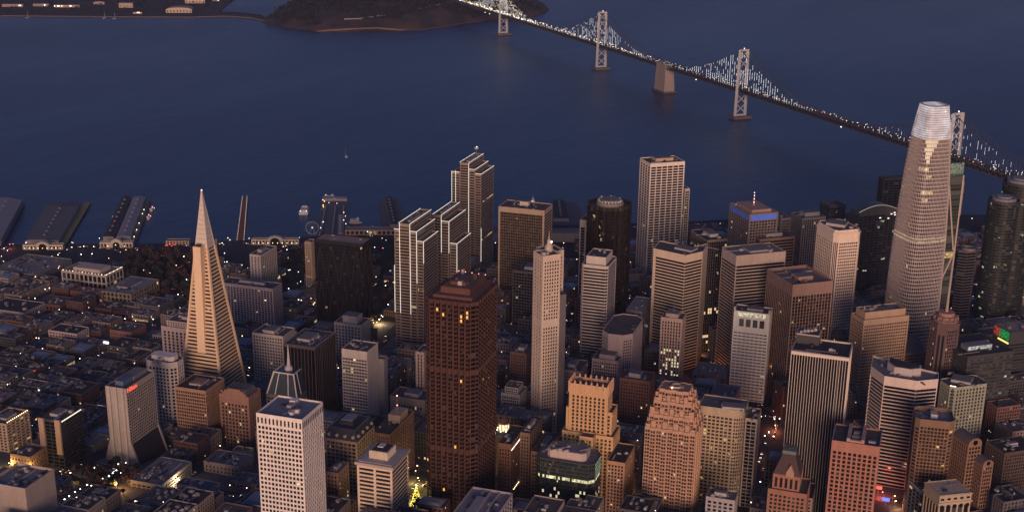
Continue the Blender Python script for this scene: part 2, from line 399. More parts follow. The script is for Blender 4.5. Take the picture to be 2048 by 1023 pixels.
# hotel slab with the red sign and flared foot
def hotel():
    H = 115; p = rect((252, 777), H, NG, xl=210, xr=309); b = base_of(p); root = thing('hotel_tower', 'grey concrete hotel slab with flared feet and a red lit roof sign', 'hotel', b)
    wins = []; mb = MB(); g0 = 34
    sp = [G(15, 3.1, .78, .52, (1, 1, 5, 24), d=.3), None]
    mc = stone((.36, .32, .3))
    zr = tier(root, p, g0, H, [sp[0], G(3, 2.9, .22, .45, (1.5, 1.5, 5, 18), d=.5), None, None], mc, wins)
    put_windows(root, wins, glass((.02, .016, .016), .004), 100)
    e, f = bear(350).to_2d(), bear(81).to_2d(); a = Vector(p[0]); L = (Vector(p[3])-a).length; RR = (Vector(p[1])-a).length
                                                    # splayed feet and dark sloping glass on both long sides
    for s, o in ((-1, a), (1, Vector(p[3]))):
        for k in (0, 1):
            fl = MB(); q = o+f*(.9+(RR-1.8)*k); w = f*.9; out = e*s*9
            A = [(*(q-w), 60), (*(q+w), 60), (*(q+w+out), g0-2), (*(q-w+out), g0-2), (*(q-w), g0-2), (*(q+w), g0-2)]
            fl.quad(A[0], A[3], A[2], A[1]); fl.poly([A[0], A[4], A[3]]); fl.poly([A[1], A[2], A[5]]); fl.build('buttress', mc, root)
        fl = MB(); q0, q1 = o+f*1.8, o+f*(RR-1.8); out = e*s*8; fl.quad((*q0, 57), (*(q0+out), g0-2), (*(q1+out), g0-2), (*q1, 57)); fl.quad((*q0, g0-2), (*(q0+out), g0-2), (*q0, 57), (*q0, 57.01)); fl.build('sloped_glazing', stone((.03, .028, .035), .35, .3, .3), root)
    for k in (.18, .5, .82):                        # ribs on the end wall
        m2 = MB(); q = a+e*L*k-f*.6; m2.box(q, 2.6, 1.4, g0, H+.6, 350); m2.build('rib', stone((.42, .37, .34)), root)
    m2 = MB(); m2.box(a+e*L*.5+f*RR*.28, 14, 9, zr, zr+5, 81); m2.build('sign_house', stone((.1, .14, .24)), root)
    m2 = MB(); m2.box(a+e*L*.5+f*RR*.7, 22, 10, zr, zr+4, 81); m2.build('penthouse', stone((.2, .19, .21)), root)
    cu = bpy.data.curves.new('sign', 'FONT'); cu.body = 'Hilton'; cu.size = 6.2; cu.extrude = .15
    to = bpy.data.objects.new('tmp', cu); COL.objects.link(to); bpy.context.view_layer.update()
    me = bpy.data.meshes.new_from_object(to.evaluated_get(bpy.context.evaluated_depsgraph_get())); bpy.data.objects.remove(to)
    me.materials.append(glow((1, .1, .05), 1.6)); so = bpy.data.objects.new('roof_sign', me); COL.objects.link(so); so.parent = root
    q = a+f*1.2-e*.4; so.location = (q.x-b[0], q.y-b[1], H-4.6-b[2]); so.rotation_euler = (R(90), 0, R(9))
    clear(inset(p, -8)); c = center(p); REFS.append(('the hotel slab', proj((c.x, c.y, 90)), c))
hotel()
# bank with tan piers and dark glass flank
H = solveH((121, 841), 935); p = rect((121, 841), H, NG, xl=77, xr=164)
t = tower('office_building', 'dark glass block with two tan stone strips and a white light line along its roof', 'the dark block with tan strips', p, H, stone((.05, .05, .055)),
          [G(14, 3.6, .9, .7, (.5, .5, 2.5, 3), .2), G(4, 3.6, .85, .75, (.5, .5, 2.5, 3), .3)], GBL, units=6, hmax=3)
e, f = bear(350).to_2d(), bear(81).to_2d(); a = Vector(p[0]); L = (Vector(p[3])-a).length; RR = (Vector(p[1])-a).length
for k, w, zt in ((.13, 5.6, H+.8), (.87, 5.6, H+.3)):
    mb = MB(); mb.box(a+e*L*k-f*.7, w, 1.8, gz(*a)-3 if k > .5 else gz(*a)+14, zt, 350); mb.build('stone_strip', stone((.5, .34, .24)), t)
for k in range(8):
    mb = MB(); mb.box(a+f*(RR*(.08+k*.115))-e*.3, 3.2, .5, H-1.6, H-.9, 81); mb.build('light_strip', glow((1, .85, .65), 1.6), t)
H = solveH((12, 847), 905); p = rect((12, 847), H, NG, xl=-30, xr=58)
t = tower('hotel', 'tan hotel with warm lights along its roof, at the left edge', 'the tan hotel at the left edge', p, H, C['tan'],
          [G(5, 3.1, .7, .42, (1, 1, 2, 3), 1.2), G(5, 3.1, .5, .5, (1, 1, 2, 3))], GW, units=5, hmax=3)
a = Vector(p[0])
for k in range(12):
    mb = MB(); q = a+f*(2+k*2.6)-e*.4*0; mb.ball((q.x, q.y, H+.9), .45); mb.build('bulb', glow((1, .7, .35), 5), t)
p = chamfer(rect((348, 727), 100, NG, xl=285, xr=373), 6)
t = tower('office_tower', 'white tower with clipped corners and square dark windows just behind the hotel slab', 'the white clipped-corner tower', p, 100, stone((.62, .56, .51)), G(-3.6, 3.7, .55, .55, (.6, .6, 6, 3)), GD, units=6, pcol=C['pale'], psize=(.6, .5))
mb = MB(); mb.prism(inset(p, 5), 99, 104); mb.build('penthouse_ring', C['white'], t)
H = solveH((411, 781), 890); p = rect((411, 781), H, NG, xl=350, xr=448)
t = tower('office_building', 'brown block with even rows of dark windows at the foot of the pyramid tower', 'the brown block below the pyramid', p, H, stone((.36, .22, .15)), [G(16, 3.55, .75, .48, (.4, .4, 3, 3), .6), G(13, 3.55, .6, .48, (.6, .6, 3, 3), .6)], GB, roof=ROOFD, hmax=3)
mb = MB(); mb.box(center(p), 9, 7, H-.6, H+1.2, 81); mb.build('skylight', stone((.35, .16, .11)), t)
H = solveH((497, 794), 898); p = rect((497, 794), H, NG, xl=438, xr=521)
t = tower('office_building', 'reddish stone building with a stepped gable front and three columns of lit rooms', 'the stepped gable building', p, H, stone((.3, .17, .125)), [G(8, 4.1, .4, .5, (1, 1, 7, 3)), G(8, 4.1, .5, .55, (1.6, 1.6, 9, 3))], GW, roof=stone((.13, .12, .13)), units=4, pent=False)
a = Vector(p[0]); L = (Vector(p[3])-a).length; RR = (Vector(p[1])-a).length
for k, (w, z) in enumerate(((.8, 2.4), (.64, 4.6), (.42, 6.4))):
    mb = MB(); mb.box(a+e*L*.5+f*(1.2+k*.12), L*w, 2., H-.5, H+z, 350); mb.build('gable_step', stone((.3, .17, .125)), t)
mb = MB(); q = [a+e*3+f*2, a+e*3+f*(RR-1), a+e*(L-3)+f*(RR-1), a+e*(L-3)+f*2]; mb.prism([tuple(v) for v in q], H-.8, H+4.8, poly2=[tuple(center(q)+(v-center(q))*Vector((.98, .5)).x*.8) for v in q]); mb.build('hip_roof', stone((.12, .11, .12)), t)
# slanted glass crown with a spire
def prow():
    P = unp(594, 795, 70); p = rect((594, 795), 62, NG, xl=532, Rr=36); b = base_of(p); root = thing('office_building', 'dark building with slanting glass roof, white trim and a slim white spire', 'building', b); wins = []
    tier(root, p, gz(b[0], b[1])-3, 62, G(-4, 3.8, .6, .5), C['dgrey'], wins); put_windows(root, wins, GD, 60)
    c = center(p); q = [tuple(c+(Vector(v)-c)*.66) for v in inset(p, .6)]
    mb = MB(); mb.prism(inset(p, .6), 61.5, 84, poly2=q); mb.build('sloped_glass', stone((.06, .08, .1), .2, .3, .2), root)
    tr = MB(); pi = inset(p, .6)
    for i in range(4):
        tr.bar((*pi[i], 61.8), (*q[i], 84.2), 1.1); tr.bar((*q[i], 84.3), (*q[(i+1) % 4], 84.3), 1.)
        m = [Vector(pi[i])*.72+Vector(pi[(i+1) % 4])*.28, Vector(q[i])*.72+Vector(q[(i+1) % 4])*.28]; tr.bar((*m[0], 62), (*m[1], 84.2), .8)
        m = [Vector(pi[i])*.28+Vector(pi[(i+1) % 4])*.72, Vector(q[i])*.28+Vector(q[(i+1) % 4])*.72]; tr.bar((*m[0], 62), (*m[1], 84.2), .8)
    tr.build('white_trim', C['white'], root)
    s = MB(); c2 = c; s.prism(ngon(c2, 4.6, 8), 84, 88, poly2=ngon(c2, 3.4, 8)); s.prism(ngon(c2, 2., 8), 88, 93, poly2=ngon(c2, 1.6, 8)); s.prism(ngon(c2, 1.5, 8), 93, 111, poly2=ngon(c2, .25, 8)); s.build('spire', stone((.62, .58, .56)), root)
    clear(p); REFS.append(('the glass roof with a spire', proj((c.x, c.y, 80)), c))
prow()
p = rect((566, 672), 65, NG, xl=504, xr=590)
tower('office_building', 'pale square-windowed block with a small penthouse right of the pyramid tower', 'the pale block right of the pyramid', p, 65, C['pale'], [G(10, 3.9, .5, .45), G(11, 3.9, .5, .45)], GD, units=4, pcol=C['pale'], psize=(.6, .4))
p = rect((630, 695), 110, NG, xl=566, xr=671)
t = tower('office_tower', 'dark brown tower with slim vertical ribs and a pale rim round its flat roof', 'the dark ribbed tower', p, 110, stone((.1, .075, .07)), [G(12, 400, .84, 1, (.5, .5, 3, 3), .3), G(9, 400, .84, 1, (.5, .5, 3, 3), .3)], GBL, units=8, hmax=4)
mb = MB(); q = inset(p, .2); q2 = inset(p, 1.4)
for i in range(4): mb.quad((*q[i], 110.05), (*q[(i+1) % 4], 110.05), (*q2[(i+1) % 4], 110.05), (*q2[i], 110.05))
mb.build('coping', stone((.42, .4, .42)), t)
p = rect((722, 650), 55, NG, xl=668, Rr=26)
tower('office_building', 'cream stepped mid-rise in front of the black braced tower', 'the cream stepped mid-rise', p, 55, C['pale'], G(8, 3.8, .45, .5), GD, units=3, pcol=C['pale'], psize=(.7, .6), hmax=9)
p = rect((734, 703), 110, NG, xl=683, xr=756)
tower('office_tower', 'light grey slab with a blank top band above fine horizontal windows', 'the light grey slab', p, 110, C['pale'], [None, G(9, 3.5, .84, .5, (.5, .5, 9, 3))], glass((.05, .05, .055), .02, blind=.5), units=7, pent=False)
p = rect((768, 718), 92, NG, xl=752, Rr=9)
tower('stair_tower', 'slim blank grey shaft standing against the light grey slab', 'the slim blank shaft', p, 92, stone((.28, .265, .27)), None, GD, units=0, pent=False, roof=stone((.3, .14, .1)))
# black braced tower
p = rect((725, 488), 125, NG, xl=628, xr=744); H = 125
t = tower('black_tower', 'black tower with faint diagonal braces and a pinkish flat roof by the waterfront', 'the black braced tower', p, H, C['black'], [G(9, 4, .9, .8, (.4, .4, 4, 12), .2), G(22, 4, .9, .8, (.4, .4, 4, 12), .2)], glass((.012, .011, .012), .004, blind=.02, rough=.2), roof=stone((.36, .25, .22)), units=4, pent=False)
mb = MB(); a = Vector(p[0]); L = (Vector(p[3])-a).length; RR = (Vector(p[1])-a).length
for i in range(4):
    o_ = a-f*.5+e*(L*i/4); o2 = a-f*.5+e*(L*(i+1)/4)
    for z in (20, 68): mb.bar((*o_, z), (*((o_+o2)/2), z+48), .9); mb.bar((*o2, z), (*((o_+o2)/2), z+48), .9)
for i in range(2):
    o_ = a-e*.5+f*(RR*i/2); o2 = a-e*.5+f*(RR*(i+1)/2)
    for z in (20, 68): mb.bar((*o_, z), (*((o_+o2)/2), z+48), .9); mb.bar((*o2, z), (*((o_+o2)/2), z+48), .9)
mb.build('brace', stone((.035, .032, .034), .5), t)
p = rect((521, 510), 75, NG, xl=499, xr=553)
tower('apartment_tower', 'slim pale apartment tower with recessed balconies near the shore', 'the slim pale apartment tower', p, 75, C['pale'], [G(9, 2.9, .6, .6), G(3, 2.9, .4, .5)], GD, units=3, psize=(.4, .5))
p = rect((546, 577), 60, NG, xl=440, xr=564)
tower('apartment_building', 'long pinkish apartment slab with columns of dark balconies behind the pyramid tower', 'the long apartment slab', p, 60, stone((.42, .36, .37)), [G(5, 2.9, .4, .5), G(17, 2.9, .52, .62, (1, 1, 4, 3), 1.2)], GD, units=8, psize=(.2, .5), hmax=4)
p = rect((622, 484), 75, NG, xl=609, Rr=14)
tower('apartment_tower', 'narrow cream tower half hidden behind the left side of the black braced tower', 'the narrow cream tower', p, 75, C['tan'], G(3, 2.9, .45, .5), GW, units=2, pent=False)
p = rect((392, 660), 80, NG, xl=322, Rr=34); p2 = [tuple(center(p)+(Vector(v)-center(p))*.78) for v in p]
tower('office_building', 'pale pink building with upright window strips and stepped top, left of the pyramid tower', 'the pale pink building', p, 80, stone((.52, .42, .4)), [G(7, 3.8, .42, .72, (1.5, 1.5, 5, 3), .5), G(8, 3.8, .42, .72, (1.5, 1.5, 5, 3), .5)], GB, units=4, tiers=((p2, 79, 86, G(10, 3.5, .5, .5), None),), psize=(.4, .3))
# the four slabs with light lines (waterfront centre)
def slabs(name, label, ref, cor, H, xl, xr, layers, lines, dark=False):
    p = rect(cor, H, NG, xl=xl, xr=xr); b = base_of(p); root = thing(name, label, 'tower', b); wins = []
    e, f = bear(350).to_2d(), bear(81).to_2d(); a = Vector(p[0]); L = (Vector(p[3])-a).length; RR = (Vector(p[1])-a).length
    mc = stone((.34, .265, .21)); zb = 1; gm = glass((.03, .025, .022), .012)
    sp = [G(1, 3.75, 1, .45, (.6, .6, 3, 6), .3), G(1, 3.75, 1, .5, (.7, .7, 3, 6), .5)]
    tier(root, p, zb, H, sp, mc, wins, 2.)
    gl = glow((1, .93, .82), 1.7)
    lt = []
    def ln(s, t, z0, z1): lt.append(((*(a+e*s+f*t), z0), (*(a+e*s+f*t), z1)))
    def hl(s0, t0, s1, t1, z): lt.append(((*(a+e*s0+f*t0), z), (*(a+e*s1+f*t1), z)))
    hl(-.4, -.4, -.4, RR, H+.3); hl(L+.4, -.4, L+.4, RR, H+.3)
    for s0, s1, t0, t1, h in layers:
        q = [tuple(a+e*s+f*t) for s, t in ((s0, t0), (s0, t1), (s1, t1), (s1, t0))]
        tier(root, q, zb, h, sp, mc, wins, 1.5)
        if s0 < 0: hl(s0-.4, t0-.4, s0-.4, t1, h+.3); hl(s0-.4, t0-.4, s1, t0-.4, h+.3)
        else: hl(s1+.4, t0-.4, s0, t0-.4, h+.3)
    for s, t, z0, z1 in lines: ln(s, t, z0, z1)
    put_windows(root, wins, gm, 100)
    for A, B in lt: mb = MB(); mb.bar(A, B, .27); mb.build('light_line', gl, root)
    roof_stuff(root, p, H-2, 4, 3, True, 2.5, pent=(.5, .4))
    hull = [tuple(a+e*s+f*t) for s, t in ((-22, 0), (-22, RR+6), (L+12, RR+6), (L+12, 0))]; clear(hull)
    c = center(p); REFS.append((ref, proj((c.x, c.y, H)), c)); return root, a, e, f, L, RR
slabs('slab_tower', 'stepped concrete slab tower outlined in white lights, nearest of three, right of the black tower', 'the nearest light-lined slab', (819, 448), 173, 798, 862,
      [(-8, 0, 1, 60, 164), (-16, -8, 3, 50, 152), (13, 20, 1, 66, 165)], [(-.5, -.5, 60, 173), (12.8, -.5, 60, 173), (-8.5, .5, 100, 164), (-16.5, 2.5, 125, 152), (20.4, .5, 60, 120)])
slabs('slab_tower', 'middle and lowest of the three slab towers outlined in white lights', 'the middle light-lined slab', (882, 430), 150, 866, 919,
      [(-10, 0, 1, 62, 142), (-19, -10, 6, 58, 112), (11, 19, 2, 58, 140)], [(-.5, -.5, 100, 150), (-10.5, .5, 100, 142), (-19.5, 5.5, 70, 112)])
t, a, e, f, L, RR = slabs('slab_tower', 'tallest and farthest of the three slab towers outlined in white lights, with a roof mast', 'the tallest light-lined slab', (937, 326), 174, 920, 967,
      [(-9, 0, 1, 57, 165), (-18, -9, 2.5, 56, 159), (13, 25, -1, 52, 160)], [(-.5, -.5, 20, 174), (24.6, -1.2, 80, 160), (18.8, -1.2, 80, 162), (-18.5, 2.2, 30, 80)])
mast(t, tuple(a+f*50+e*6), 172, 14, .8, ball=glow((1, .9, .8), 4))
mb = MB(); mb.box(a+f*50+e*6, 5, 5, 183, 185.5, 81); mb.build('dish_box', UNIT, t)
e, f = bear(350).to_2d(), bear(81).to_2d()
# dark red bay-windowed tower
def redtower():
    H = 232; P = unp(949, 606, H); dl, dr = bear(350).to_2d(), bear(81).to_2d(); L = run(Vector((P.x, P.y, H)), bear(350), 851); RR = 58.; a = Vector((P.x, P.y))
    pts = []
    def bays(o, d, w, n, out, c):                   # zigzag wall from o along d
        k = (w-2*c)/n; r = [o+d*c]
        for i in range(n): r += [o+d*(c+k*i+k*.08)+out*0, o+d*(c+k*i+k*.3)+out*2., o+d*(c+k*i+k*.7)+out*2., o+d*(c+k*i+k*.92)]
        r.append(o+d*(w-c)); return r
    c4 = [a, a+dr*RR, a+dr*RR+dl*L, a+dl*L]; dd = [dr, dl, -dr, -dl]; ww = [RR, L, RR, L]; oo = [-dl, dr, dl, -dr]; nn = [9, 7, 9, 7]
    for i in range(4): pts += bays(c4[i], dd[i], ww[i], nn[i], oo[i], 3.2)
    p = [tuple(v) for v in pts]; b = base_of(p); root = thing('red_granite_tower', 'tall dark red granite tower with sawtooth bay windows and a rust coloured stepped top', 'tower', b); wins = []
    sp = G(1, 3.95, 1, .62, (.4, .4, 3, 3), .3, skip=(15, 34)); sp2 = G(1, 3.95, 1, .66, (.16, .16, 3, 3), .3, skip=(15, 34))
    specs = []
    for i in range(len(p)):
        w = (Vector(p[(i+1) % len(p)])-Vector(p[i])).length
        specs.append(sp2 if w > 1.6 else None)
    gl = glass((.009, .006, .006), .006, (1, .5, .12), 1.2, blind=.05)
    mc = stone((.085, .04, .03), .75, .3, .08)
    tier(root, p, b[2]-6, H, specs, mc, wins, 1.2, roof=stone((.13, .08, .08)))
    orange = glow((1, .42, .08), 1.3)
    def lit(n, r, j, cc):
        if n[0] < -.9 and r in (1, 2, 3) and RD.random() < (.55 if r == 2 else .12): return orange
        if n[0] < -.9 and RD.random() < .006: return orange
    put_windows(root, wins, gl, 100, lit)
    c = center(p); top = stone((.12, .055, .04), .75, .25, .1)
    for s0, s1, t0, t1, z in ((.1, .9, .1, .97, 233.5), (.2, .8, .22, .93, 239), (.34, .66, .35, .7, 242)):
        q = [a+dl*L*s0+dr*RR*t0, a+dl*L*s0+dr*RR*t1, a+dl*L*s1+dr*RR*t1, a+dl*L*s1+dr*RR*t0]
        mb = MB(); mb.prism([tuple(v) for v in q], 230.8, z); mb.build('crown_block', top, root)
        mb = MB(); mb.prism([tuple(v) for v in inset([tuple(v) for v in q], .8)], z, z+.15); mb.build('crown_roof', stone((.16, .1, .095)), root)
    for k in range(7):
        q = a+dl*L*RD.uniform(.3, .7)+dr*RR*RD.uniform(.35, .85); mb = MB(); mb.box(q, RD.uniform(2, 4), RD.uniform(2, 4), 239, 241+RD.random()*4, 81); mb.build('roof_unit', RD.choice((UNIT, DARKM, top)), root)
    for k in range(5):
        q = a+dl*L*(.2+k*.14)+dr*RR*(.9); mb = MB(); mb.ball((q.x, q.y, 240+k*.2), .4); mb.build('roof_lamp', glow((1, .25, .2), 5), root)
    clear(p); REFS.append(('the dark red tower', proj((c.x, c.y, 200)), c))
redtower()
p = rect((1089, 421), 150, NG, xl=997, xr=1105); H = 150
t = tower('office_tower', 'broad tower with a brown glass front framed by a pale rim, facing the bay', 'the framed brown glass tower', p, H, C['tan'], [G(1, 3.9, 1, .5, (.4, .4, 6, 3), .3), G(24, 3.9, .94, .93, (2.5, 2.5, 7, 3), .2)], glass((.03, .021, .016), .003, blind=.1, rough=.25), units=9, pcol=C['cream'], psize=(.25, .2), hmax=8)
p = rect((1078, 545), 90, NG, xl=1025, Rr=40)
tower('office_building', 'dark gridded block in front of the framed brown glass tower', 'the dark gridded block', p, 90, stone((.13, .12, .12)), [G(11, 3.9, .75, .6), G(9, 3.9, .75, .6)], GBL, units=4)
# twin-topped stone tower with a spire
def twin():
    g = (36, 126); H = 210; p = rect((1086, 512), H, g, xl=1067, xr=1122); b = base_of(p); root = thing('twin_tower', 'slim pale stone tower of two joined shafts with a lantern and thin spire', 'tower', b); wins = []
    mc = stone((.6, .49, .4)); a = Vector(p[0]); d1, d2 = bear(36).to_2d(), bear(126).to_2d(); L = (Vector(p[3])-a).length; RR = (Vector(p[1])-a).length
    sp = G(6, 3.75, .45, .5, (1.6, 1.6, 6, 4), .6, skip=(17, 18)); sb = G(3, 3.75, .3, .45, (2, 2, 6, 4), skip=(17, 18))
    tier(root, p, 2, H, [sp, sb], mc, wins, 1.5)
    o = a+d1*(L*.9)+d2*(RR*.62)
    q = [o, o+d2*RR*1.05, o+d2*RR*1.05+d1*L, o+d1*L]; tier(root, [tuple(v) for v in q], 2, H-3, [sp, sb], mc, wins, 1.5)
    o2 = a+d1*2+d2*(RR-.5); q2 = [o2, o2+d2*9, o2+d2*9+d1*L*.9, o2+d1*L*.9]; tier(root, [tuple(v) for v in q2], 2, 165, None, stone((.14, .13, .135)), wins, 1.)
    put_windows(root, wins, GD, 100)
    c = a+d1*L*.8+d2*RR*.75
    for r, z0, z1 in ((4.2, H-1.5, H+3.5), (3.2, H+3.5, H+6), (1.8, H+6, H+11)):
        mb = MB(); mb.prism(ngon(c, r, 8), z0, z1); mb.build('lantern', mc, root)
    mb = MB(); mb.prism(ngon(c, .6, 8), H+11, H+20, poly2=ngon(c, .12, 8)); mb.build('spire', stone((.6, .5, .42)), root)
    for k in range(4): mb = MB(); mb.box(a+d1*L*RD.uniform(.2, .6)+d2*RR*RD.uniform(.1, .5), 3, 3, H-1.5, H+RD.uniform(.5, 3), 36); mb.build('roof_unit', UNIT, root)
    mb = MB(); mb.ball((*(c+d2*3), H+8), .9); mb.build('beacon', glow((1, .95, .9), 6), root)
    clear([tuple(v) for v in (a, q[1], q[2], q[3])]); REFS.append(('the twin stone tower', proj((c.x, c.y, 180)), c))
twin()
p = rect((1216, 533), 140, NG, xl=1163, xr=1234); p2 = [tuple(center(p)+(Vector(v)-center(p))*.74) for v in p]
tower('office_tower', 'cream and dark banded tower with a square penthouse, left of the dark round tower', 'the banded tower with square penthouse', chamfer(p, 2.5), 140, C['pale'], [G(1, 3.8, 1, .5, (0.02, .02, 3, 3), .6)], GBL, units=3, pent=False, tiers=((p2, 139, 149, None, None),))
p = rect((1172, 440), 130, NG, xl=1160, Rr=30)
tower('office_tower', 'thin pale edge of a tower showing between the banded tower and the dark round one', 'the thin pale tower', p, 130, C['pale'], [G(8, 3.9, .7, .6), G(1, 3.9, .4, .9, (3, 3, 10, 3))], GD, units=2, pent=False)
# dark round tower
def roundt():
    H = 178; q = unp(1220, 405, H); c = Vector((q.x, q.y)); r = 25.5; n = 60; p = []
    for i in range(n):
        t_ = 2*math.pi*i/n; rr = r-1+(1.3 if i % 2 else 0)+(2.4 if (i//10) % 2 else 0); p.append((c.x+rr*math.cos(t_), c.y+rr*math.sin(t_)))
    b = base_of(p); root = thing('round_tower', 'dark bronze glass cylinder tower with pleated sides and a lit rim on its flat top', 'tower', b); wins = []
    tier(root, p, 2, H, G(1, 3.9, 1, .92, (.08, .08, 4, 14), .1), stone((.03, .023, .02), .4), wins, 5)
    put_windows(root, wins, glass((.012, .009, .008), .006, blind=.03, rough=.2), 100)
    for k, (r1, z) in enumerate(((17, H+2), (11, H+5))):
        mb = MB(); mb.prism(ngon(c, r1, 24), H-5, z); mb.build('penthouse', stone((.25, .22, .2)), root)
    for k in range(20):
        t_ = 2*math.pi*k/20; mb = MB(); mb.box((c.x+14*math.cos(t_), c.y+14*math.sin(t_)), 2, 2, H+2, H+4+RD.random()*2, 81); mb.build('roof_unit', RD.choice((UNIT, METAL)), root)
    for k in range(9):
        t_ = R(195+k*9); mb = MB(); mb.box((c.x+26.8*math.cos(t_), c.y+26.8*math.sin(t_)), 3, 3, 16, 18, math.degrees(-t_)); mb.build('canopy_light', glow((1, .65, .25), 2), root)
    clear(p); REFS.append(('the dark round tower', proj((c.x, c.y, H)), c))
roundt()
p = chamfer(rect((1262, 672), 90, NG, xl=1201, xr=1290), 9)
tower('office_building', 'pale pink octagonal block with a blank front and flat top, below the banded tower', 'the pink octagonal block', p, 90, stone((.5, .4, .38)), [G(4, 3.5, .5, .5, (.8, .8, 6, 3)), G(9, 3.5, .5, .5, (.8, .8, 6, 3)), G(4, 3.5, .5, .5, (.8, .8, 6, 3)), None], GD, units=4, pent=False)
p = rect((1236, 722), 66, NG, xl=1184, xr=1250)
tower('office_building', 'pink stepped block standing in front of the pink octagonal one', 'the pink stepped block', p, 66, stone((.48, .38, .36)), [G(9, 3.6, .5, .5), G(11, 3.6, .5, .5)], GD, units=4, pcol=stone((.48, .38, .36)), psize=(.75, .7), hmax=7)
p = rect((1301, 327), 172, SG, xl=1280, xr=1370)
tower('white_grid_tower', 'tall white tower with wide dark windows in six bays, standing against the water', 'the tall white grid tower', p, 172, stone((.82, .71, .6)), [G(6, 3.85, .8, .62, (1, 1, 5, 8), .6), G(4, 3.85, .72, .58, (1, 1, 5, 8), .6)], GBL, units=6, pcol=C['tan'], psize=(.55, .5), hmax=7)
p = rect((1370, 377), 118, SG, L=26, xr=1380)
tower('white_grid_tower', 'narrow companion tower tucked behind the right side of the tall white grid tower', 'the narrow companion tower', p, 118, stone((.7, .6, .5)), [G(2, 3.85, .75, .58, (1, 1, 4, 4)), G(4, 3.85, .75, .58)], GBL, units=1, pent=False)
p = rect((1284, 622), 80, NG, xl=1252, xr=1303)
tower('office_building', 'grey glass block with a bluish roof under the dark round tower', 'the grey glass block', p, 80, stone((.22, .21, .22)), G(6, 4, .8, .7), GD, units=3, pent=False, roof=stone((.22, .23, .28)))
p = chain([(1307, 496), (1371, 510), (1406, 502)], 150, 81, 34)
tower('office_tower', 'broad cream tower of dark ribbon windows with a creased front and deep blank top', 'the creased ribbon tower', p, 150, stone((.62, .5, .38)), [G(1, 3.85, 1, .52, (3.5, .1, 9, 3), .6), G(1, 3.85, 1, .52, (.1, .5, 9, 3), .6), None, None, None], GBL, units=5, psize=(.4, .3), hmax=3)
p = rect((1415, 480), 150, SG, L=46, xr=1455)
tower('office_tower', 'dark tower of upright fins with a row of lit floors, behind the creased ribbon tower', 'the dark finned tower', p, 150, stone((.2, .17, .15)), [G(9, 3.9, .76, .93, (.4, .4, 3, 3), .5), G(16, 3.9, .76, .93, (.4, .4, 3, 3), .5)], GBL, units=5,
      litrule=lambda n, r, j, c: glow((1, .68, .35), .9) if r in (22, 23, 31, 33) and RD.random() < .55 else None, roof=ROOFD)
p = rect((1499, 428), 140, SG, xl=1459, xr=1557); H = 140
t = tower('office_tower', 'grey tower glowing blue through its top windows with a red and white roof mast', 'the blue-lit tower', p, H, stone((.27, .22, .2)), [G(9, 3.9, .6, .5, (2, 2, 10, 3)), G(10, 3.9, .6, .5, (2, 2, 10, 3))], GD, units=4, pent=False, roof=stone((.4, .27, .22)))
for i, n in ((3, 12), (0, 9)):
    a, b = Vector(p[i]), Vector(p[(i+1) % 4]); d = (b-a).normalized(); nn = Vector((d.y, -d.x)); w = (b-a).length
    for k in range(n):
        mb = MB(); q = a+d*(2.4+(w-4.8)*(k+.5)/n)+nn*.08; hw_ = (w-4.8)/n*.36; mb.quad((*(q-d*hw_), 131), (*(q+d*hw_), 131), (*(q+d*hw_), 137.4), (*(q-d*hw_), 137.4)); mb.build('blue_window', glow((.03, .17, .95), .62 if i == 0 else .22), t)
c = center(p)
mb = MB(); mb.prism(inset(p, 7), H-1, H+3); mb.build('penthouse', stone((.4, .27, .22)), t)
for k in range(6): mb = MB(); mb.prism(ngon(c, .9-.08*k, 8), H+3+k*2.4, H+5.4+k*2.4); mb.build('mast_section', (glow((1, .25, .15), .5), stone((.7, .6, .55)))[k % 2], t)
for k in (4.5, 9, 14, 17.6): mb = MB(); mb.ball((c.x-.9, c.y, H+3+k), .55); mb.build('mast_lamp', glow((1, .7, .6), 4), t)
p = rect((1562, 436), 122, SG, L=38, xr=1582)
tower('office_tower', 'shadowed grey wing attached to the right of the blue-lit tower', 'the grey wing', p, 122, stone((.24, .21, .2)), G(6, 3.9, .6, .5), GD, units=2, pent=False)
p = rect((1520, 478), 108, SG, L=30, xr=1590)
tower('office_building', 'brown low block between the blue-lit tower and the wide ribbon tower', 'the brown low block', p, 108, stone((.3, .2, .15)), G(1, 4, 1, .5), GD, units=4)
p = rect((1473, 511), 160, SG, xl=1444, xr=1572)
tower('office_tower', 'wide tower with pale horizontal ribbons on its right face and a plain brown top band', 'the wide ribbon tower', p, 160, stone((.46, .37, .31)), [G(1, 3.9, 1, .54, (1, 1, 12, 3), .8), G(1, 3.9, 1, .5, (.8, .8, 12, 3), .4)], GBL, units=7, pcol=stone((.34, .3, .3)), psize=(.5, .6), hmax=3, roof=ROOFL)
p = rect((1586, 569), 150, SG, xl=1534, xr=1667)
tower('brown_tower', 'brown tower with upright ribs beneath a thick blank band and a sunken roof', 'the brown ribbed tower', p, 150, stone((.3, .2, .16)), [G(13, 3.9, .66, .9, (1, 1, 14, 3), .5), G(15, 3.9, .66, .9, (1, 1, 14, 3), .5)], GB, units=9, parapet=3.5, roof=stone((.24, .17, .15)), pcol=stone((.42, .27, .2)), psize=(.4, .3), hmax=5)
p = rect((1672, 467), 165, SG, xl=1630, xr=1726); p = chamfer(p, 5)
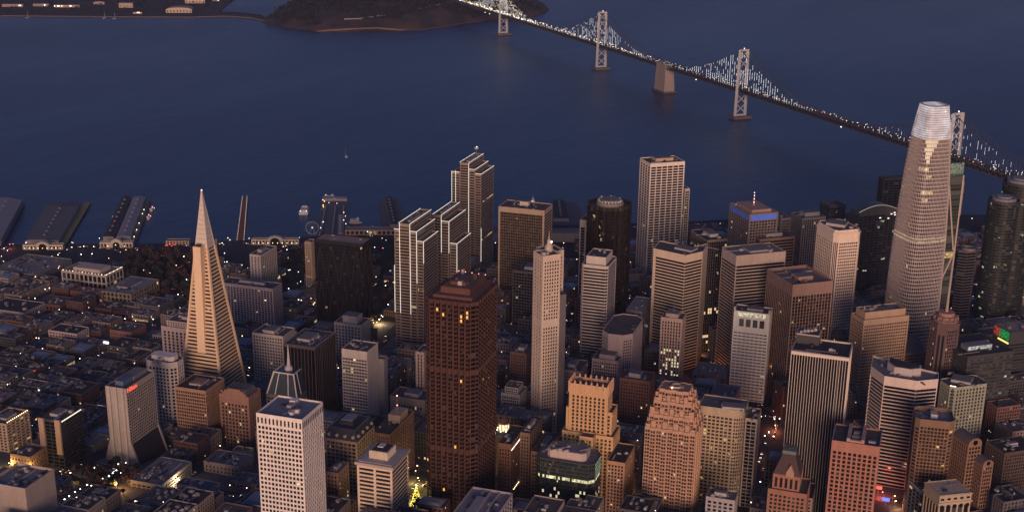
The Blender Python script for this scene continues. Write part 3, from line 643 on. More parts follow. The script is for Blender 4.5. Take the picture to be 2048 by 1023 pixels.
tower('white_tower', 'tall cream white tower with fluted corners, square windows and a layered cornice', 'the cream fluted tower', p, 165, stone((.8, .65, .53)), [G(3, 400, .5, 1, (.5, .5, 12, 3)), G(9, 3.85, .55, .5, (.8, .8, 12, 3)), G(3, 400, .5, 1, (.5, .5, 12, 3)), G(9, 3.85, .55, .5, (.8, .8, 12, 3))], GBL, units=6, hmax=4,
      tiers=((inset(p, -.8), 162.5, 163.6, None, None), (inset(p, 1.5), 163.6, 168, None, None)))
p = rect((1605, 436), 118, SG, L=30, xr=1652)
tower('office_tower', 'grey setback tower behind the cream fluted tower', 'the grey setback tower', p, 118, stone((.27, .25, .25)), G(10, 3.8, .5, .8), GD, units=4, psize=(.7, .6), hmax=8)
p = rect((1660, 412), 96, SG, xl=1640, xr=1692)
tower('office_building', 'dark box building with an empty frame on its roof, near the water', 'the dark roof-frame box', p, 96, stone((.12, .12, .13)), G(8, 4, .7, .6), GD, units=2, parapet=5)
# curved dark glass tower behind the great tower
def curvy():
    H = 122; p = rect((1718, 432), H, SG, xl=1700, xr=1806); b = base_of(p); root = thing('glass_tower', 'dark glass tower with an arched lit roof line, left of the great rounded tower', 'tower', b); wins = []
    tier(root, p, 2, H, [G(10, 3.9, .9, .8, (.4, .4, 1, 3), .2), None], stone((.07, .07, .075), .4), wins); put_windows(root, wins, glass((.02, .022, .024), .02, (.9, 1, .7)), 100)
    a, d, w = Vector(p[0]), bear(134.5).to_2d(), (Vector(p[1])-Vector(p[0])).length; l = (Vector(p[3])-a); mb = MB(); n = 12; prev = None; tr = MB()
    for i in range(n+1):
        t_ = i/n; z = H+13*math.sin(math.pi*min(1, t_*.85+.12)); q = a+d*w*t_
        if prev:
            q0, z0 = prev; mb.quad((*q0, H), (*q, H), (*q, z), (*q0, z0)); mb.quad((*q0, z0), (*q, z), (*(q+l), z), (*(q0+l), z0)); tr.bar((*q0, z0+.3), (*q, z+.3), .6)
            mb.quad((*(q+l), H), (*(q0+l), H), (*(q0+l), z0), (*(q+l), z))
        else: mb.quad((*(q+l), H), (*q, H), (*q, z), (*(q+l), z))
        prev = (q, z)
    mb.quad((*q, H), (*(q+l), H), (*(q+l), z), (*q, z))
    mb.build('arched_roof', stone((.1, .1, .1), .4), root); tr.build('roof_light', glow((1, .85, .6), .4), root)
    for k in range(6): mb = MB(); q = a+d*w*RD.uniform(.3, .9)-l.normalized()*.4; z = H+RD.uniform(-8, 4); mb.box(q, 2.5, .5, z, z+1, 134); mb.build('lit_room', glow((1, .9, .8), 2), root)
    clear(p); c = center(p); REFS.append(('the arched glass tower', proj((c.x, c.y, H)), c))
curvy()
p = rect((1768, 357), 134, SG, L=14, xr=1830)
tower('office_tower', 'black flat-topped tower peeping out behind the great rounded tower', 'the black flat-topped tower', p, 134, stone((.03, .035, .045)), G(6, 4, .9, .7), GBL, units=0, pent=False)
# great rounded tower with the lit crown
def great():
    q = unp(1869, 208, 326); cx, cyy = q.x, q.y; zb = 1.; root = thing('rounded_tower', 'tallest tower, rounded and tapering, silver ribbed all round with a glowing white open crown', 'tower', (cx, cyy, 4)); c = Vector((cx, cyy)); an = R(45.5)
    prof = [(0, 27.2), (60, 27.), (120, 26.3), (170, 25.2), (215, 23.5), (250, 21.5), (275, 19.6), (290, 18.2), (308, 16.1), (326, 13.4)]
    def rad(z):
        for (z0, r0), (z1, r1) in zip(prof, prof[1:]):
            if z <= z1: t = (z-z0)/(z1-z0); return r0+(r1-r0)*t
        return prof[-1][1]
    def ring(z, o=0., n=80):
        r = rad(z)+o; pts = []
        for i in range(n):
            t = 2*math.pi*i/n; k = 3.6; x, y = math.cos(t), math.sin(t); s = (abs(x)**k+abs(y)**k)**(-1/k)
            pts.append((cx+r*s*(x*math.cos(an)-y*math.sin(an)), cyy+r*s*(x*math.sin(an)+y*math.cos(an))))
        return pts
    rib = stone((.62, .54, .51), .5, .12, .1, .1); gm = glass((.04, .035, .036), .003, (1, .75, .4), .8, .15, .3)
    fl = 4.45; floors = [8+i*fl for i in range(64) if 8+i*fl < 289]
    core = MB()
    for i, z in enumerate(floors): core.prism(ring(z), z, z+fl, top=False, poly2=ring(z+fl))
    core.build('glass_skin', gm, root)
    for z in floors:                                # each storey has a projecting sunshade ring
        mb = MB(); a, b = ring(z, 0.), ring(z, .75); n = len(a)
        for i in range(n):
            j = (i+1) % n
            mb.quad((*b[i], z-.5), (*b[j], z-.5), (*b[j], z+.35), (*b[i], z+.35)); mb.quad((*b[i], z+.35), (*b[j], z+.35), (*a[j], z+.35), (*a[i], z+.35)); mb.quad((*a[i], z-.5), (*a[j], z-.5), (*b[j], z-.5), (*b[i], z-.5))
        mb.build('sunshade_ring', rib, root)
    zs = [4, 60, 120, 170, 215, 250, 289]; mu = MB()
    for i in range(80):
        for z0, z1 in zip(zs, zs[1:]): mu.bar((*ring(z0, .35)[i], z0), (*ring(z1, .35)[i], z1), .42, .5)
    mu.build('mullion', rib, root)
    cr = MB(); cr2 = MB(); m_ = stone((.72, .66, .66), .5, .12, .3); nz = 15; zz = [288+i*(326-288)/nz for i in range(nz+1)]
    crm, nt, bs = newmat('lit_crown_panels'); N, Lk = nt.nodes, nt.links
    bs.inputs['Base Color'].default_value = (.5, .51, .56, 1); bs.inputs['Roughness'].default_value = .45
    tc = N.new('ShaderNodeTexCoord'); nz_ = N.new('ShaderNodeTexNoise'); nz_.inputs['Scale'].default_value = .09; Lk.new(tc.outputs['Object'], nz_.inputs['Vector'])
    mr = N.new('ShaderNodeMapRange'); mr.inputs['From Min'].default_value = .35; mr.inputs['From Max'].default_value = .7; mr.inputs['To Min'].default_value = .1; mr.inputs['To Max'].default_value = .5
    Lk.new(nz_.outputs['Fac'], mr.inputs['Value']); Lk.new(mr.outputs[0], bs.inputs['Emission Strength']); bs.inputs['Emission Color'].default_value = (.86, .93, 1, 1)
    crm.cycles.emission_sampling = 'NONE'
    for z0, z1 in zip(zz, zz[1:]):
        cr.prism(ring(z0, .5), z0, z1-.7, bot=False, poly2=ring(z1-.7, .5)); cr2.prism(ring(z1-.7, -.1), z1-.7, z1, top=False, poly2=ring(z1, -.1))
    cr.build('crown', crm, root); cr2.build('crown_joint', stone((.2, .2, .23), .5), root)
    cm = MB()
    for i in range(0, 80, 2): cm.bar((*ring(289, .6)[i], 289), (*ring(307, .6)[i], 307), .3); cm.bar((*ring(307, .6)[i], 307), (*ring(326, .6)[i], 326), .3)
    cm.build('crown_rib', m_, root)
    tp = MB(); a, b = ring(326, .5), ring(326, -2.); n = len(a)
    for i in range(n):
        j = (i+1) % n; tp.quad((*a[i], 326.2), (*a[j], 326.2), (*b[j], 326.2), (*b[i], 326.2)); tp.quad((*b[j], 326.2), (*b[i], 326.2), (*b[i], 312), (*b[j], 312))
    tp.build('crown_rim', stone((.6, .55, .56), .6), root)
    mb = MB(); mb.poly([(*v, 312.) for v in b]); mb.build('sunken_roof', ROOFD, root)
    mb = MB(); mb.box((cx+3, cyy-2), 9, 5, 312, 318, 45); mb.build('roof_machine', UNIT, root)
    def patch(x0, x1, z0, z1, m, step=1):           # lit storeys on the side towards the city
        rg = ring(z0, .12); rh = ring(z1, .12); mb = MB(); n = len(rg)
        for i in range(n):
            j = (i+1) % n; px = proj((*rg[i], z0))[0]; e = Vector((rg[j][0]-rg[i][0], rg[j][1]-rg[i][1])); nn = Vector((e.y, -e.x))
            if nn.dot(Vector((CAM.x-cx, CAM.y-cyy))) > 0 and x0 <= px <= x1: mb.quad((*rg[i], z0), (*rg[j], z0), (*rh[j], z1), (*rh[i], z1))
        mb.build('lit_storey', m, root)
    warm = litglass((1, .72, .32), .9); hot = glow((1, .78, .45), .8)
    zat = lambda y: 326-(y-208)*(326-4)/(742-208)*1.0
    for i, (x0, x1, z0) in enumerate(((1850, 1874, 284), (1850, 1872, 280), (1848, 1866, 275.6), (1848, 1862, 271), (1848, 1857, 266.7), (1849, 1856, 262))): patch(x0, x1, z0, z0+4.2, hot)
    for x0, x1, z0 in ((1836, 1856, 253), (1850, 1862, 244), (1840, 1864, 226), (1840, 1852, 217)): patch(x0, x1, z0+.4, z0+3.6, warm)
    for zf in (172., 168.): patch(1770, 1898, zf, zf+2.6, litglass((1, .74, .4), .5))
    for k, (t, z) in enumerate(((.1, 318), (.55, 320), (.8, 317))):
        i = int(t*80); mb = MB(); mb.ball((*ring(z, .9)[i], z), .5); mb.build('rim_lamp', glow((1, .9, .9), 3), root)
    clear(ring(4, 4, 20)); REFS.append(('the great rounded tower', proj((cx, cyy, 180)), c)); REFS.append(('the crown of the great rounded tower', proj((cx, cyy, 310)), c))
great()
# slim glass tower with the zigzag brace
def braced():
    H = 243; q = unp(1926, 350, H); c = Vector((q.x, q.y)); d1, d2 = bear(44.5).to_2d(), bear(134.5).to_2d()
    sz = lambda z: 30-(z/243)*9
    def sq(z, o=0.): w = sz(z)+o; return [tuple(c-d2*w+d1*0-d1*o), tuple(c+d2*o-d1*o), tuple(c+d2*o+d1*w), tuple(c-d2*w+d1*w)]
    b = base_of(sq(0)); root = thing('glass_tower', 'slim green glass tower with pale zigzag braces, right of the great rounded tower', 'tower', b)
    mb = MB(); fl = 4.2
    zs = [2+i*fl for i in range(58)]
    for z in zs: mb.prism(sq(z), z, z+fl*.9, top=True, bot=True, poly2=sq(z+fl*.9))
    mb.build('glass_wall', glass((.035, .045, .04), .03, (1, .8, .4), .5, .2, .25), root)
    mb = MB()
    for z in zs[:-1]: mb.prism(sq(z+fl*.9, -.2), z+fl*.9, z+fl, top=False)
    mb.build('floor_edge', stone((.13, .15, .14), .5), root)
    tm = stone((.07, .075, .06), .4); m2 = MB(); s = sq(H)
    m2.prism(sq(H), H, H+2, top=True); m2.poly([(*s[0], H+2), (*s[1], H+2), (*s[1], H+15), (*s[0], H+6)]); m2.poly([(*s[1], H+2), (*s[2], H+2), (*s[2], H+9), (*s[1], H+15)]); m2.poly([(*s[2], H+2), (*s[3], H+2), (*s[3], H+4), (*s[2], H+9)]); m2.poly([(*s[3], H+2), (*s[0], H+2), (*s[0], H+6), (*s[3], H+4)])
    m2.build('slanted_top', litglass((.75, .85, .55), .28), root)
    pale = stone((.5, .42, .36), .5, .1)
    zz = [0, 66, 150, 243]
    def P(z, t): s = sq(z, .7); a, b2 = Vector(s[0]), Vector(s[1]); v = a+(b2-a)*t; return (v.x, v.y, z)
    def Q(z, t): s = sq(z, .7); a, b2 = Vector(s[1]), Vector(s[2]); v = a+(b2-a)*t; return (v.x, v.y, z)
    for a, b2 in ((P(232, .2), P(152, .92)), (P(146, .92), P(82, .0)), (P(2, 1), P(243, 1)), (Q(232, .9), Q(152, .1)), (Q(146, .1), Q(70, .9)), (P(2, 0), P(243, 0))):
        m3 = MB(); m3.bar(a, b2, 1.5); m3.build('brace', pale, root)
    for z in (150, 66): m3 = MB(); m3.bar(P(z, 0), P(z, 1), 1., 1.2); m3.build('belt', pale, root)
    m3 = MB(); a, b2 = P(143, .1), P(143, .95); a2, b3 = P(149, .1), P(149, .95); m3.quad(a, b2, b3, a2); m3.build('lit_storey', litglass((1, .6, .25), .7), root)
    for i in range(16): m3 = MB(); v = P(195+i*2.6, 1); m3.box((v[0]+d2.x*.8, v[1]+d2.y*.8), 1.6, 1.2, v[2], v[2]+1.2, 134); m3.build('edge_lamp', stone((.6, .55, .5)), root)
    clear(sq(2)); REFS.append(('the zigzag-braced tower', proj((c.x, c.y, 180)), c))
braced()
def cylt(name, label, ref, px, H, r, col, gm, cap=True, n=28, lit=0.):
    q = unp(px[0], px[1], H); c = Vector((q.x, q.y)); p = ngon(c, r, n); b = base_of(p); root = thing(name, label, 'tower', b); wins = []
    tier(root, p, 1, H, G(1, 3.7, 1, .62, (.1, .1, 3, 6), .2), col, wins, 2); put_windows(root, wins, gm, 100)
    if cap:
        mb = MB(); mb.prism(ngon(c, r*.82, n), H-2, H+3, poly2=ngon(c, r*.8, n)); mb.build('cap', stone((.2, .2, .22), .6), root)
        mb = MB(); mb.prism(ngon(c, r*.5, n), H+3, H+4.5); mb.build('cap_top', stone((.26, .26, .28), .6), root)
    clear(p); REFS.append((ref, proj((c.x, c.y, H)), c)); return root, c
gdk = glass((.012, .016, .015), .018, (.8, 1., .55), .8, .15, .3)
cylt('glass_tower', 'dark round glass tower with pale cap, nearer of two at the right edge', 'the nearer dark glass twin', (2008, 398), 176, 19, stone((.05, .055, .055), .5), gdk)
cylt('glass_tower', 'farther of two dark round glass towers, cut by the right edge', 'the farther dark glass twin', (2042, 362), 190, 22, stone((.045, .05, .05), .5), gdk)
p = chamfer(rect((1925, 502), 112, SG, xl=1911, xr=1962), 7)
t = tower('office_tower', 'dark rounded block with ring-shaped roof, right of the zigzag-braced tower', 'the dark ring-roofed block', p, 112, stone((.1, .09, .1)), G(1, 3.9, 1, .55, (.1, .1, 3, 3), .5), GBL, units=2, pent=False)
c = center(p); mb = MB(); mb.prism(ngon(c, 9, 20), 111, 114, top=False); mb.prism(ngon(c, 6, 20)[::-1], 111, 114, top=False); mb.build('roof_ring', stone((.2, .19, .21)), t)
# pink brown tower with a tall spire
p = chamfer(rect((1884, 650), 132, SG, L=27, xr=1930), 7); c = center(p)
t = tower('office_tower', 'red-brown tower with a tiered round crown and a very tall thin spire', 'the crowned tower with thin spire', p, 132, stone((.14, .09, .088)), [G(2, 400, .5, .9, (.8, .8, 7, 3)), G(5, 3.9, .55, .55, (.8, .8, 7, 3))], GW, units=0, pent=False, parapet=3)
for r, z0, z1, m in ((13.5, 130, 134, stone((.24, .15, .13))), (11, 134, 137.5, stone((.3, .18, .14))), (8.5, 137.5, 141, stone((.38, .22, .16)))):
    mb = MB(); mb.prism(ngon(c, r, 16), z0, z1); mb.build('crown_tier', m, t)
for k in range(12): mb = MB(); v = ngon(c, 12.2, 12)[k]; mb.box(v, 1.6, 1.6, 134, 137, 30*k); mb.build('crown_block', stone((.28, .18, .16)), t)
mb = MB(); mb.prism(ngon(c, 1.6, 8), 141, 206, poly2=ngon(c, .35, 8)); mb.build('spire', stone((.42, .32, .27), .6), t)
# lighter right-hand group
H = solveH((1540, 630), 808); p = rect((1540, 628), H, NG, xl=1468, Rr=22)
t = tower('office_tower', 'pale greenish white tower with a lit recessed top floor and broken rows of short windows', 'the pale greenish tower', p, H, stone((.8, .79, .69)), [G(7, 3.7, .5, .4), G(8, 3.7, .7, .34, (1, 1, 24, 3), .3)], glass((.09, .095, .09), .02, blind=.6), units=5, pcol=C['grey'], psize=(.55, .5), hmax=3)
a, l = Vector(p[0]), Vector(p[3])-Vector(p[0]); nl = -bear(81).to_2d()
for k in range(4): mb = MB(); q = a+l*(.2+k*.19)+nl*.07; d = l.normalized()*2.6; mb.quad((*(q+d), H-18), (*(q-d), H-18), (*(q-d), H-9), (*(q+d), H-9)); mb.build('tall_window', glass((.08, .09, .09), .0, blind=.1), t)
mb = MB(); q = a+l*.5+nl*.09; d = l*.38; mb.quad((*(q+d), H-6), (*(q-d), H-6), (*(q-d), H-1.6), (*(q+d), H-1.6)); mb.build('lit_band', litglass((1, .9, .62), .8), t)
for k in (.02, .98): mb = MB(); mb.box(a+l*k+bear(81).to_2d()*2, 2, 4, H-1, H+4, 350); mb.build('roof_wall', stone((.5, .49, .42)), t)
p = rect((1365, 638), 100, NG, xl=1322, Rr=22); c = center(p)
t = tower('office_building', 'slim pinkish stone tower with its lower windows brightly lit and a small roof mast', 'the slim tower with lit lower windows', p, 100, stone((.48, .36, .3)), [G(5, 3.7, .4, .55, (1, 1, 4, 3)), G(7, 3.7, .42, .6, (1, 1, 4, 3))], GD, units=3, psize=(.75, .7), hmax=7, pcol=stone((.42, .33, .29)),
          litrule=lambda n, r, j, c: glow((1, .82, .48), .8) if n[0] < -.9 and 9 <= r <= 18 and RD.random() < .36 else None)
mast(t, c, 104, 12, .4)
# black and white striped tower
P = unp(1583, 700, 172); d = bear(171).to_2d(); b_ = bear(81).to_2d(); a = Vector((P.x, P.y)); w = run(Vector((P.x, P.y, 172)), bear(171), 1699)
p = [tuple(v) for v in (a, a+d*w, a+d*w+b_*38, a+b_*38)]
t = tower('striped_tower', 'black tower striped with white upright fins from roof to street', 'the black striped tower', p, 172, stone((.72, .63, .54)), [G(21, 400, .7, 1, (.3, .3, 3.5, 3), .4), G(14, 400, .7, 1, (.3, .3, 3.5, 3), .4)], glass((.011, .011, .014), .004, blind=.05), units=4, pent=False, roof=ROOFD, parapet=1.6)
m1 = MB(); o = [a+b_*24+d*1, a+b_*24+d*22, a+b_*40+d*22, a+b_*40+d*1]; pl = [tuple(v) for v in o]; m1.prism(pl, 170, 180); m1.build('penthouse', stone((.07, .065, .07)), t)
rm = MB(); q1, q2 = inset(pl, -.2), inset(pl, 1.)
for i in range(4): rm.quad((*q1[i], 180.1), (*q1[(i+1) % 4], 180.1), (*q2[(i+1) % 4], 180.1), (*q2[i], 180.1)); rm.quad((*q1[i], 179), (*q1[(i+1) % 4], 179), (*q1[(i+1) % 4], 180.1), (*q1[i], 180.1))
rm.build('penthouse_rim', stone((.5, .4, .35)), t)
rm = MB(); q1, q2 = inset(p, -.25), inset(p, 1.)
for i in range(4): rm.quad((*q1[i], 172.1), (*q1[(i+1) % 4], 172.1), (*q2[(i+1) % 4], 172.1), (*q2[i], 172.1)); rm.quad((*q1[i], 171.1), (*q1[(i+1) % 4], 171.1), (*q1[(i+1) % 4], 172.1), (*q1[i], 172.1))
rm.build('roof_rim', stone((.5, .42, .38)), t)
for k in range(5): mb = MB(); q = a+b_*(27+k*2.3)+d*(5+k*3); mb.box(q, 3, 2.5, 180, 181.5+RD.random()*1.5, 81); mb.build('roof_unit', RD.choice((UNIT, METAL)), t)
p = rect((1728, 640), 118, SG, xl=1703, xr=1819); q = inset(p, 3.2)
t = tower('office_building', 'warm tan tower of small square windows with a plain box on its roof', 'the tan square-windowed tower', p, 118, stone((.47, .33, .23)), [G(19, 3.6, .55, .45, (1.2, 1.2, 6, 3)), G(9, 3.6, .8, .5, (1, 1, 4, 3))], GB, units=5, pent=False, tiers=((q, 117, 125.5, None, None),), roof=ROOFL)
P = unp(1806, 706, 60); p = rect((1806, 706), 60, SG, L=22, xr=1853); t = tower('office_building', 'low reddish building with a shed roof behind the hexagonal banded tower', 'the low shed-roofed building', p, 60, stone((.36, .22, .17)), [G(9, 3.6, .6, .45), G(5, 3.6, .6, .45)], GB, units=0, pent=False, roof=stone((.18, .12, .11)))
mb = MB(); a = Vector(p[0]); r_ = Vector(p[1])-a; l = Vector(p[3])-a; mb.poly([(*a, 59.5), (*(a+r_), 59.5), (*(a+r_+l), 71), (*(a+l), 71)]); mb.poly([(*(a+r_), 59), (*(a+r_+l), 59), (*(a+r_+l), 71), (*(a+r_), 59.5)]); mb.poly([(*(a+l), 59), (*a, 59), (*a, 59.5), (*(a+l), 71)]); mb.build('shed_roof', stone((.16, .12, .115)), t)
# hexagonal banded tower
fx = [Vector(unp(x, y, 120)[:2]) for x, y in ((1742, 731), (1769, 751), (1834, 761), (1877, 757))]; d = bear(81).to_2d()
p = [tuple(v) for v in (fx[0], fx[1], fx[2], fx[3], fx[3]+d*16, fx[2]+d*34, fx[1]+d*44, fx[0]+d*30)]
t = tower('banded_tower', 'dark hexagonal tower wrapped in white bands with a broad pale top', 'the hexagonal banded tower', p, 120, stone((.68, .57, .5)), G(1, 3.75, 1, .58, (.06, .06, 9, 3), 1.), GBL, units=4, pent=False, parapet=2, roof=stone((.2, .19, .21)))
c = center(p); q = [tuple(c+(Vector(v)-c)*.5) for v in p]; mb = MB(); mb.prism(q, 118, 126); mb.build('penthouse', stone((.5, .44, .42)), t)
mb = MB(); mb.prism([tuple(c+(Vector(v)-c)*.44) for v in p], 126, 126.3); mb.build('penthouse_roof', ROOFD, t)
# brown framed tower
P = unp(1832, 836, 110); a = Vector((P.x, P.y)); d = bear(165).to_2d(); b_ = bear(75).to_2d(); w = run(Vector((P.x, P.y, 110)), bear(165), 1910); p = chamfer([tuple(v) for v in (a, a+d*w, a+d*w+b_*30, a+b_*30)], 4)
t = tower('brown_tower', 'brown tower of upright ribs and lit rooms with a bluish recessed roof', 'the brown rib-framed tower', p, 110, stone((.24, .15, .1)), [G(1, 3.5, .6, .5, (.6, .6, 9, 8), .4), G(8, 3.5, .62, .6, (.5, .5, 7, 8), .5)], glass((.03, .02, .014), .06, (1, .55, .2), .7), units=7, pent=False, parapet=4, roof=stone((.26, .25, .3)))
c = center(p); mb = MB(); mb.box(c, 9, 6, 106, 111, 75); mb.build('penthouse', stone((.5, .45, .45)), t)
P = unp(1896, 772, 88); p = chamfer(rect((1905, 775), 88, SG, L=24, xr=1980), 4); d = bear(134.5).to_2d()
t = tower('office_building', 'green-tinted stone building with a glass centre bay and rooftop lights', 'the green-tinted building', p, 88, stone((.36, .36, .28)), [G(1, 3.6, .6, .55), G(9, 3.6, .5, .6, (1, 1, 3, 3)), G(1, 3.6, .6, .55), G(6, 3.6, .5, .6)], glass((.03, .04, .035), .04), units=6, hmax=4)
a, b2 = Vector(p[0]), Vector(p[1]); n = bear(224.5).to_2d(); mb = MB(); m_ = a+(b2-a)*.5+n*.3; hw_ = (b2-a)*.14; mb.quad((*(m_-hw_), 10), (*(m_+hw_), 10), (*(m_+hw_), 86), (*(m_-hw_), 86)); mb.build('glass_bay', stone((.07, .11, .1), .25, .3, .4), t)
for k in range(7): mb = MB(); q = a+(b2-a)*(.05+k*.15); mb.ball((q.x, q.y, 88.8), .45); mb.build('roof_lamp', glow((1, .85, .65), 3.), t)
p = rect((1936, 712), 105, SG, xl=1872, xr=2028)
t = tower('office_building', 'dark broad tower with fine lit ribbon windows and a bright white strip on its roof', 'the dark ribbon-lit tower', p, 105, stone((.06, .06, .065)), [G(14, 3.8, .9, .45, (.6, .6, 4, 3), .3), G(12, 3.8, .9, .45, (.6, .6, 4, 3), .3)], glass((.035, .038, .04), .03, (.85, 1, .9), .55, .3), units=6, pent=False, roof=ROOFD)
a, d, l = Vector(p[0]), bear(134.5).to_2d(), bear(44.5).to_2d(); o = a+l*14+d*10; mb = MB(); mb.prism([tuple(v) for v in (o, o+d*30, o+d*30+l*12, o+l*12)], 103.5, 109); mb.build('penthouse', stone((.2, .2, .22)), t)
mb = MB(); mb.quad((*(o-l*.1), 105), (*(o+d*30-l*.1), 105), (*(o+d*30-l*.1), 108.7), (*(o-l*.1), 108.7)); mb.build('light_panel', litglass((.9, .92, .9), .6), t)
# tower with the coloured screen at the right edge
p = rect((2022, 664), 96, SG, xl=1988, xr=2075); H = 96
t = tower('office_building', 'dark tower at the right edge with a green and red light screen', 'the screen-topped tower', p, H, stone((.06, .06, .065)), G(1, 3.8, 1, .5, (.4, .4, 14, 3), .3), glass((.03, .033, .035), .02), units=2, pent=False, roof=stone((.3, .24, .22)))
a, b2 = Vector(p[3]), Vector(p[0]); n = bear(314.5).to_2d()
for t0, t1, col in ((.06, .4, (.5, .06, .03)), (.4, .95, (.01, .35, .07))):
    mb = MB(); q0, q1 = a+(b2-a)*t0+n*.2, a+(b2-a)*t1+n*.2; mb.quad((*q0, H-11), (*q1, H-11), (*q1, H-1), (*q0, H-1)); mb.build('screen', litglass(col, .8), t)
for k in range(6): mb = MB(); q = b2+(a-b2)*(.6-k*.1)+n*.5; mb.box(q, 3, 1, H-14.5, H-13, 45); mb.build('lit_band', glow((1, .8, .2), 1.4), t)
# orange red gridded tower bottom right
P = unp(1664, 879, 120); a = Vector((P.x, P.y)); d = bear(171).to_2d(); b_ = bear(81).to_2d(); w = run(Vector((P.x, P.y, 120)), bear(171), 1760); p = [tuple(v) for v in (a, a+d*w, a+d*w+b_*36, a+b_*36)]
t = tower('orange_tower', 'orange-red stone tower with a regular grid of square windows, cut by the bottom edge', 'the orange-red gridded tower', p, 120, stone((.42, .2, .145)), [G(9, 3.9, .52, .62, (1, 1, 9, 3), .7), G(9, 3.9, .52, .62, (1, 1, 9, 3), .7)], glass((.02, .014, .014), .015, (1, .4, .25), .35), units=0, pent=False, roof=stone((.075, .08, .09)), parapet=1.5)
for s0, s1, t0, t1, z, m in ((.3, .37, 2, 34, 123, stone((.42, .3, .27))), (.6, .67, 2, 34, 123, stone((.45, .28, .22))), (.37, .6, 2, 5, 121.5, stone((.5, .3, .22))), (.4, .58, 12, 16, 120.5, UNIT), (.42, .56, 20, 24, 121, METAL), (.75, .9, 8, 11, 120, UNIT)):
    mb = MB(); mb.prism([tuple(v) for v in (a+d*w*s0+b_*t0, a+d*w*s1+b_*t0, a+d*w*s1+b_*t1, a+d*w*s0+b_*t1)], 118.5, z); mb.build('roof_unit', m, t)
mb = MB(); q1, q2 = inset(p, -.1), inset(p, .7)
for i in range(4): mb.quad((*q1[i], 120.06), (*q1[(i+1) % 4], 120.06), (*q2[(i+1) % 4], 120.06), (*q2[i], 120.06))
mb.build('coping', stone((.35, .32, .34)), t)
# brick tower with steep roof and gable
def gothic():
    H = 84; P = unp(1536, 975, H); a = Vector((P.x, P.y)); d, b_ = bear(171).to_2d(), bear(81).to_2d(); w = run(Vector((P.x, P.y, H)), bear(171), 1614); D = 30
    p = [tuple(v) for v in (a, a+d*w, a+d*w+b_*D, a+b_*D)]; b = base_of(p); root = thing('office_building', 'reddish brown stone building with a steep dark roof, gabled dormer and copper cresting', 'building', b); wins = []; mc = stone((.34, .17, .115))
    tier(root, p, b[2]-4, H, [G(8, 3.7, .5, .5, (1.5, 1.5, 4, 3)), G(7, 3.7, .5, .5)], mc, wins); q = [tuple(v) for v in (a+d*3+b_*3, a+d*(w-7)+b_*3, a+d*(w-7)+b_*(D-3), a+d*3+b_*(D-3))]
    tier(root, q, H-1, H+13, G(5, 11, .45, .75, (.8, .8, 1.5, .5)), mc, wins); put_windows(root, wins, GW, 100)
    c = center(q); q2 = [tuple(c+(Vector(v)-c)*.45) for v in q]; mb = MB(); mb.prism(q, H+12.9, H+30, poly2=q2); mb.build('steep_roof', stone((.085, .055, .055), .8), root)
    mb = MB(); mb.prism([tuple(c+(Vector(v)-c)*.5) for v in q], H+30, H+33); mb.build('cresting', stone((.16, .2, .19)), root)
    for k in range(5): mb = MB(); mb.box(c+d*RD.uniform(-4, 4)+b_*RD.uniform(-3, 3), 2.4, 2.4, H+33, H+34+RD.random()*3, 81); mb.build('roof_unit', DARKM, root)
    m = Vector(q[0])+(Vector(q[1])-Vector(q[0]))*.62; mb = MB(); pts = [m-d*3.4, m+d*3.4]
    mb.poly([(*(pts[0]-b_*.3), H+12), (*(pts[1]-b_*.3), H+12), (*(pts[1]-b_*.3), H+16), (*(m-b_*.3), H+23), (*(pts[0]-b_*.3), H+16)]); mb.quad((*(pts[0]-b_*.3), H+16), (*(m-b_*.3), H+23), (*(m+b_*7), H+23), (*(pts[0]+b_*4), H+16)); mb.quad((*(m-b_*.3), H+23), (*(pts[1]-b_*.3), H+16), (*(pts[1]+b_*4), H+16), (*(m+b_*7), H+23))
    mb.quad((*(pts[0]-b_*.3), H+12), (*(pts[0]-b_*.3), H+16), (*(pts[0]+b_*4), H+16), (*(pts[0]+b_*4), H+12)); mb.quad((*(pts[1]-b_*.3), H+16), (*(pts[1]-b_*.3), H+12), (*(pts[1]+b_*4), H+12), (*(pts[1]+b_*4), H+16))
    mb.build('dormer', stone((.42, .25, .18)), root)
    clear(p); REFS.append(('the steep-roofed gabled building', proj((c.x, c.y, H)), c))
gothic()
# tan round-cornered pair
p = rect((1488, 822), 105, NG, xl=1398, Rr=28)
a, l, r_ = Vector(p[0]), bear(350).to_2d(), bear(81).to_2d(); L = (Vector(p[3])-a).length
rc = [a+l*9+r_*9+Vector((math.cos(t), math.sin(t)))*9 for t in [R(189+k*15) for k in range(7)]]
pp = [tuple(v) for v in rc]+[p[1], p[2], p[3]]
wins = []
t = tower('office_building', 'golden tan building with a rounded corner and rows of square windows, some lit yellow', 'the golden round-cornered building', pp, 105, stone((.46, .37, .26)), [G(1, 3.6, .6, .5, (.4, .4, 8, 3))]*6+[G(6, 3.6, .55, .5), None, G(6, 3.6, .5, .5), G(8, 3.6, .58, .5, (.8, .8, 8, 3))], glass((.03, .022, .014), .12, (1, .65, .2), .6), units=5, hmax=3, roof=stone((.12, .13, .15)))
p = rect((1515, 838), 96, NG, xl=1491, Rr=26)
tower('office_building', 'narrow grey glass wing with pale edges, right of the golden round-cornered building', 'the narrow pale-edged wing', p, 96, stone((.45, .38, .33)), [None, G(2, 3.7, .8, .8, (1, 1, 3, 3))], GD, units=3, pent=False)
p = rect((1470, 1000), 62, NG, xl=1412, Rr=18)
tower('office_building', 'low grey-white building in front of the golden round-cornered building', 'the low grey-white roof', p, 62, stone((.4, .37, .37)), G(5, 3.7, .5, .5), GD, units=6, roof=ROOFL, psize=(.4, .5))
e, f = bear(350).to_2d(), bear(81).to_2d()
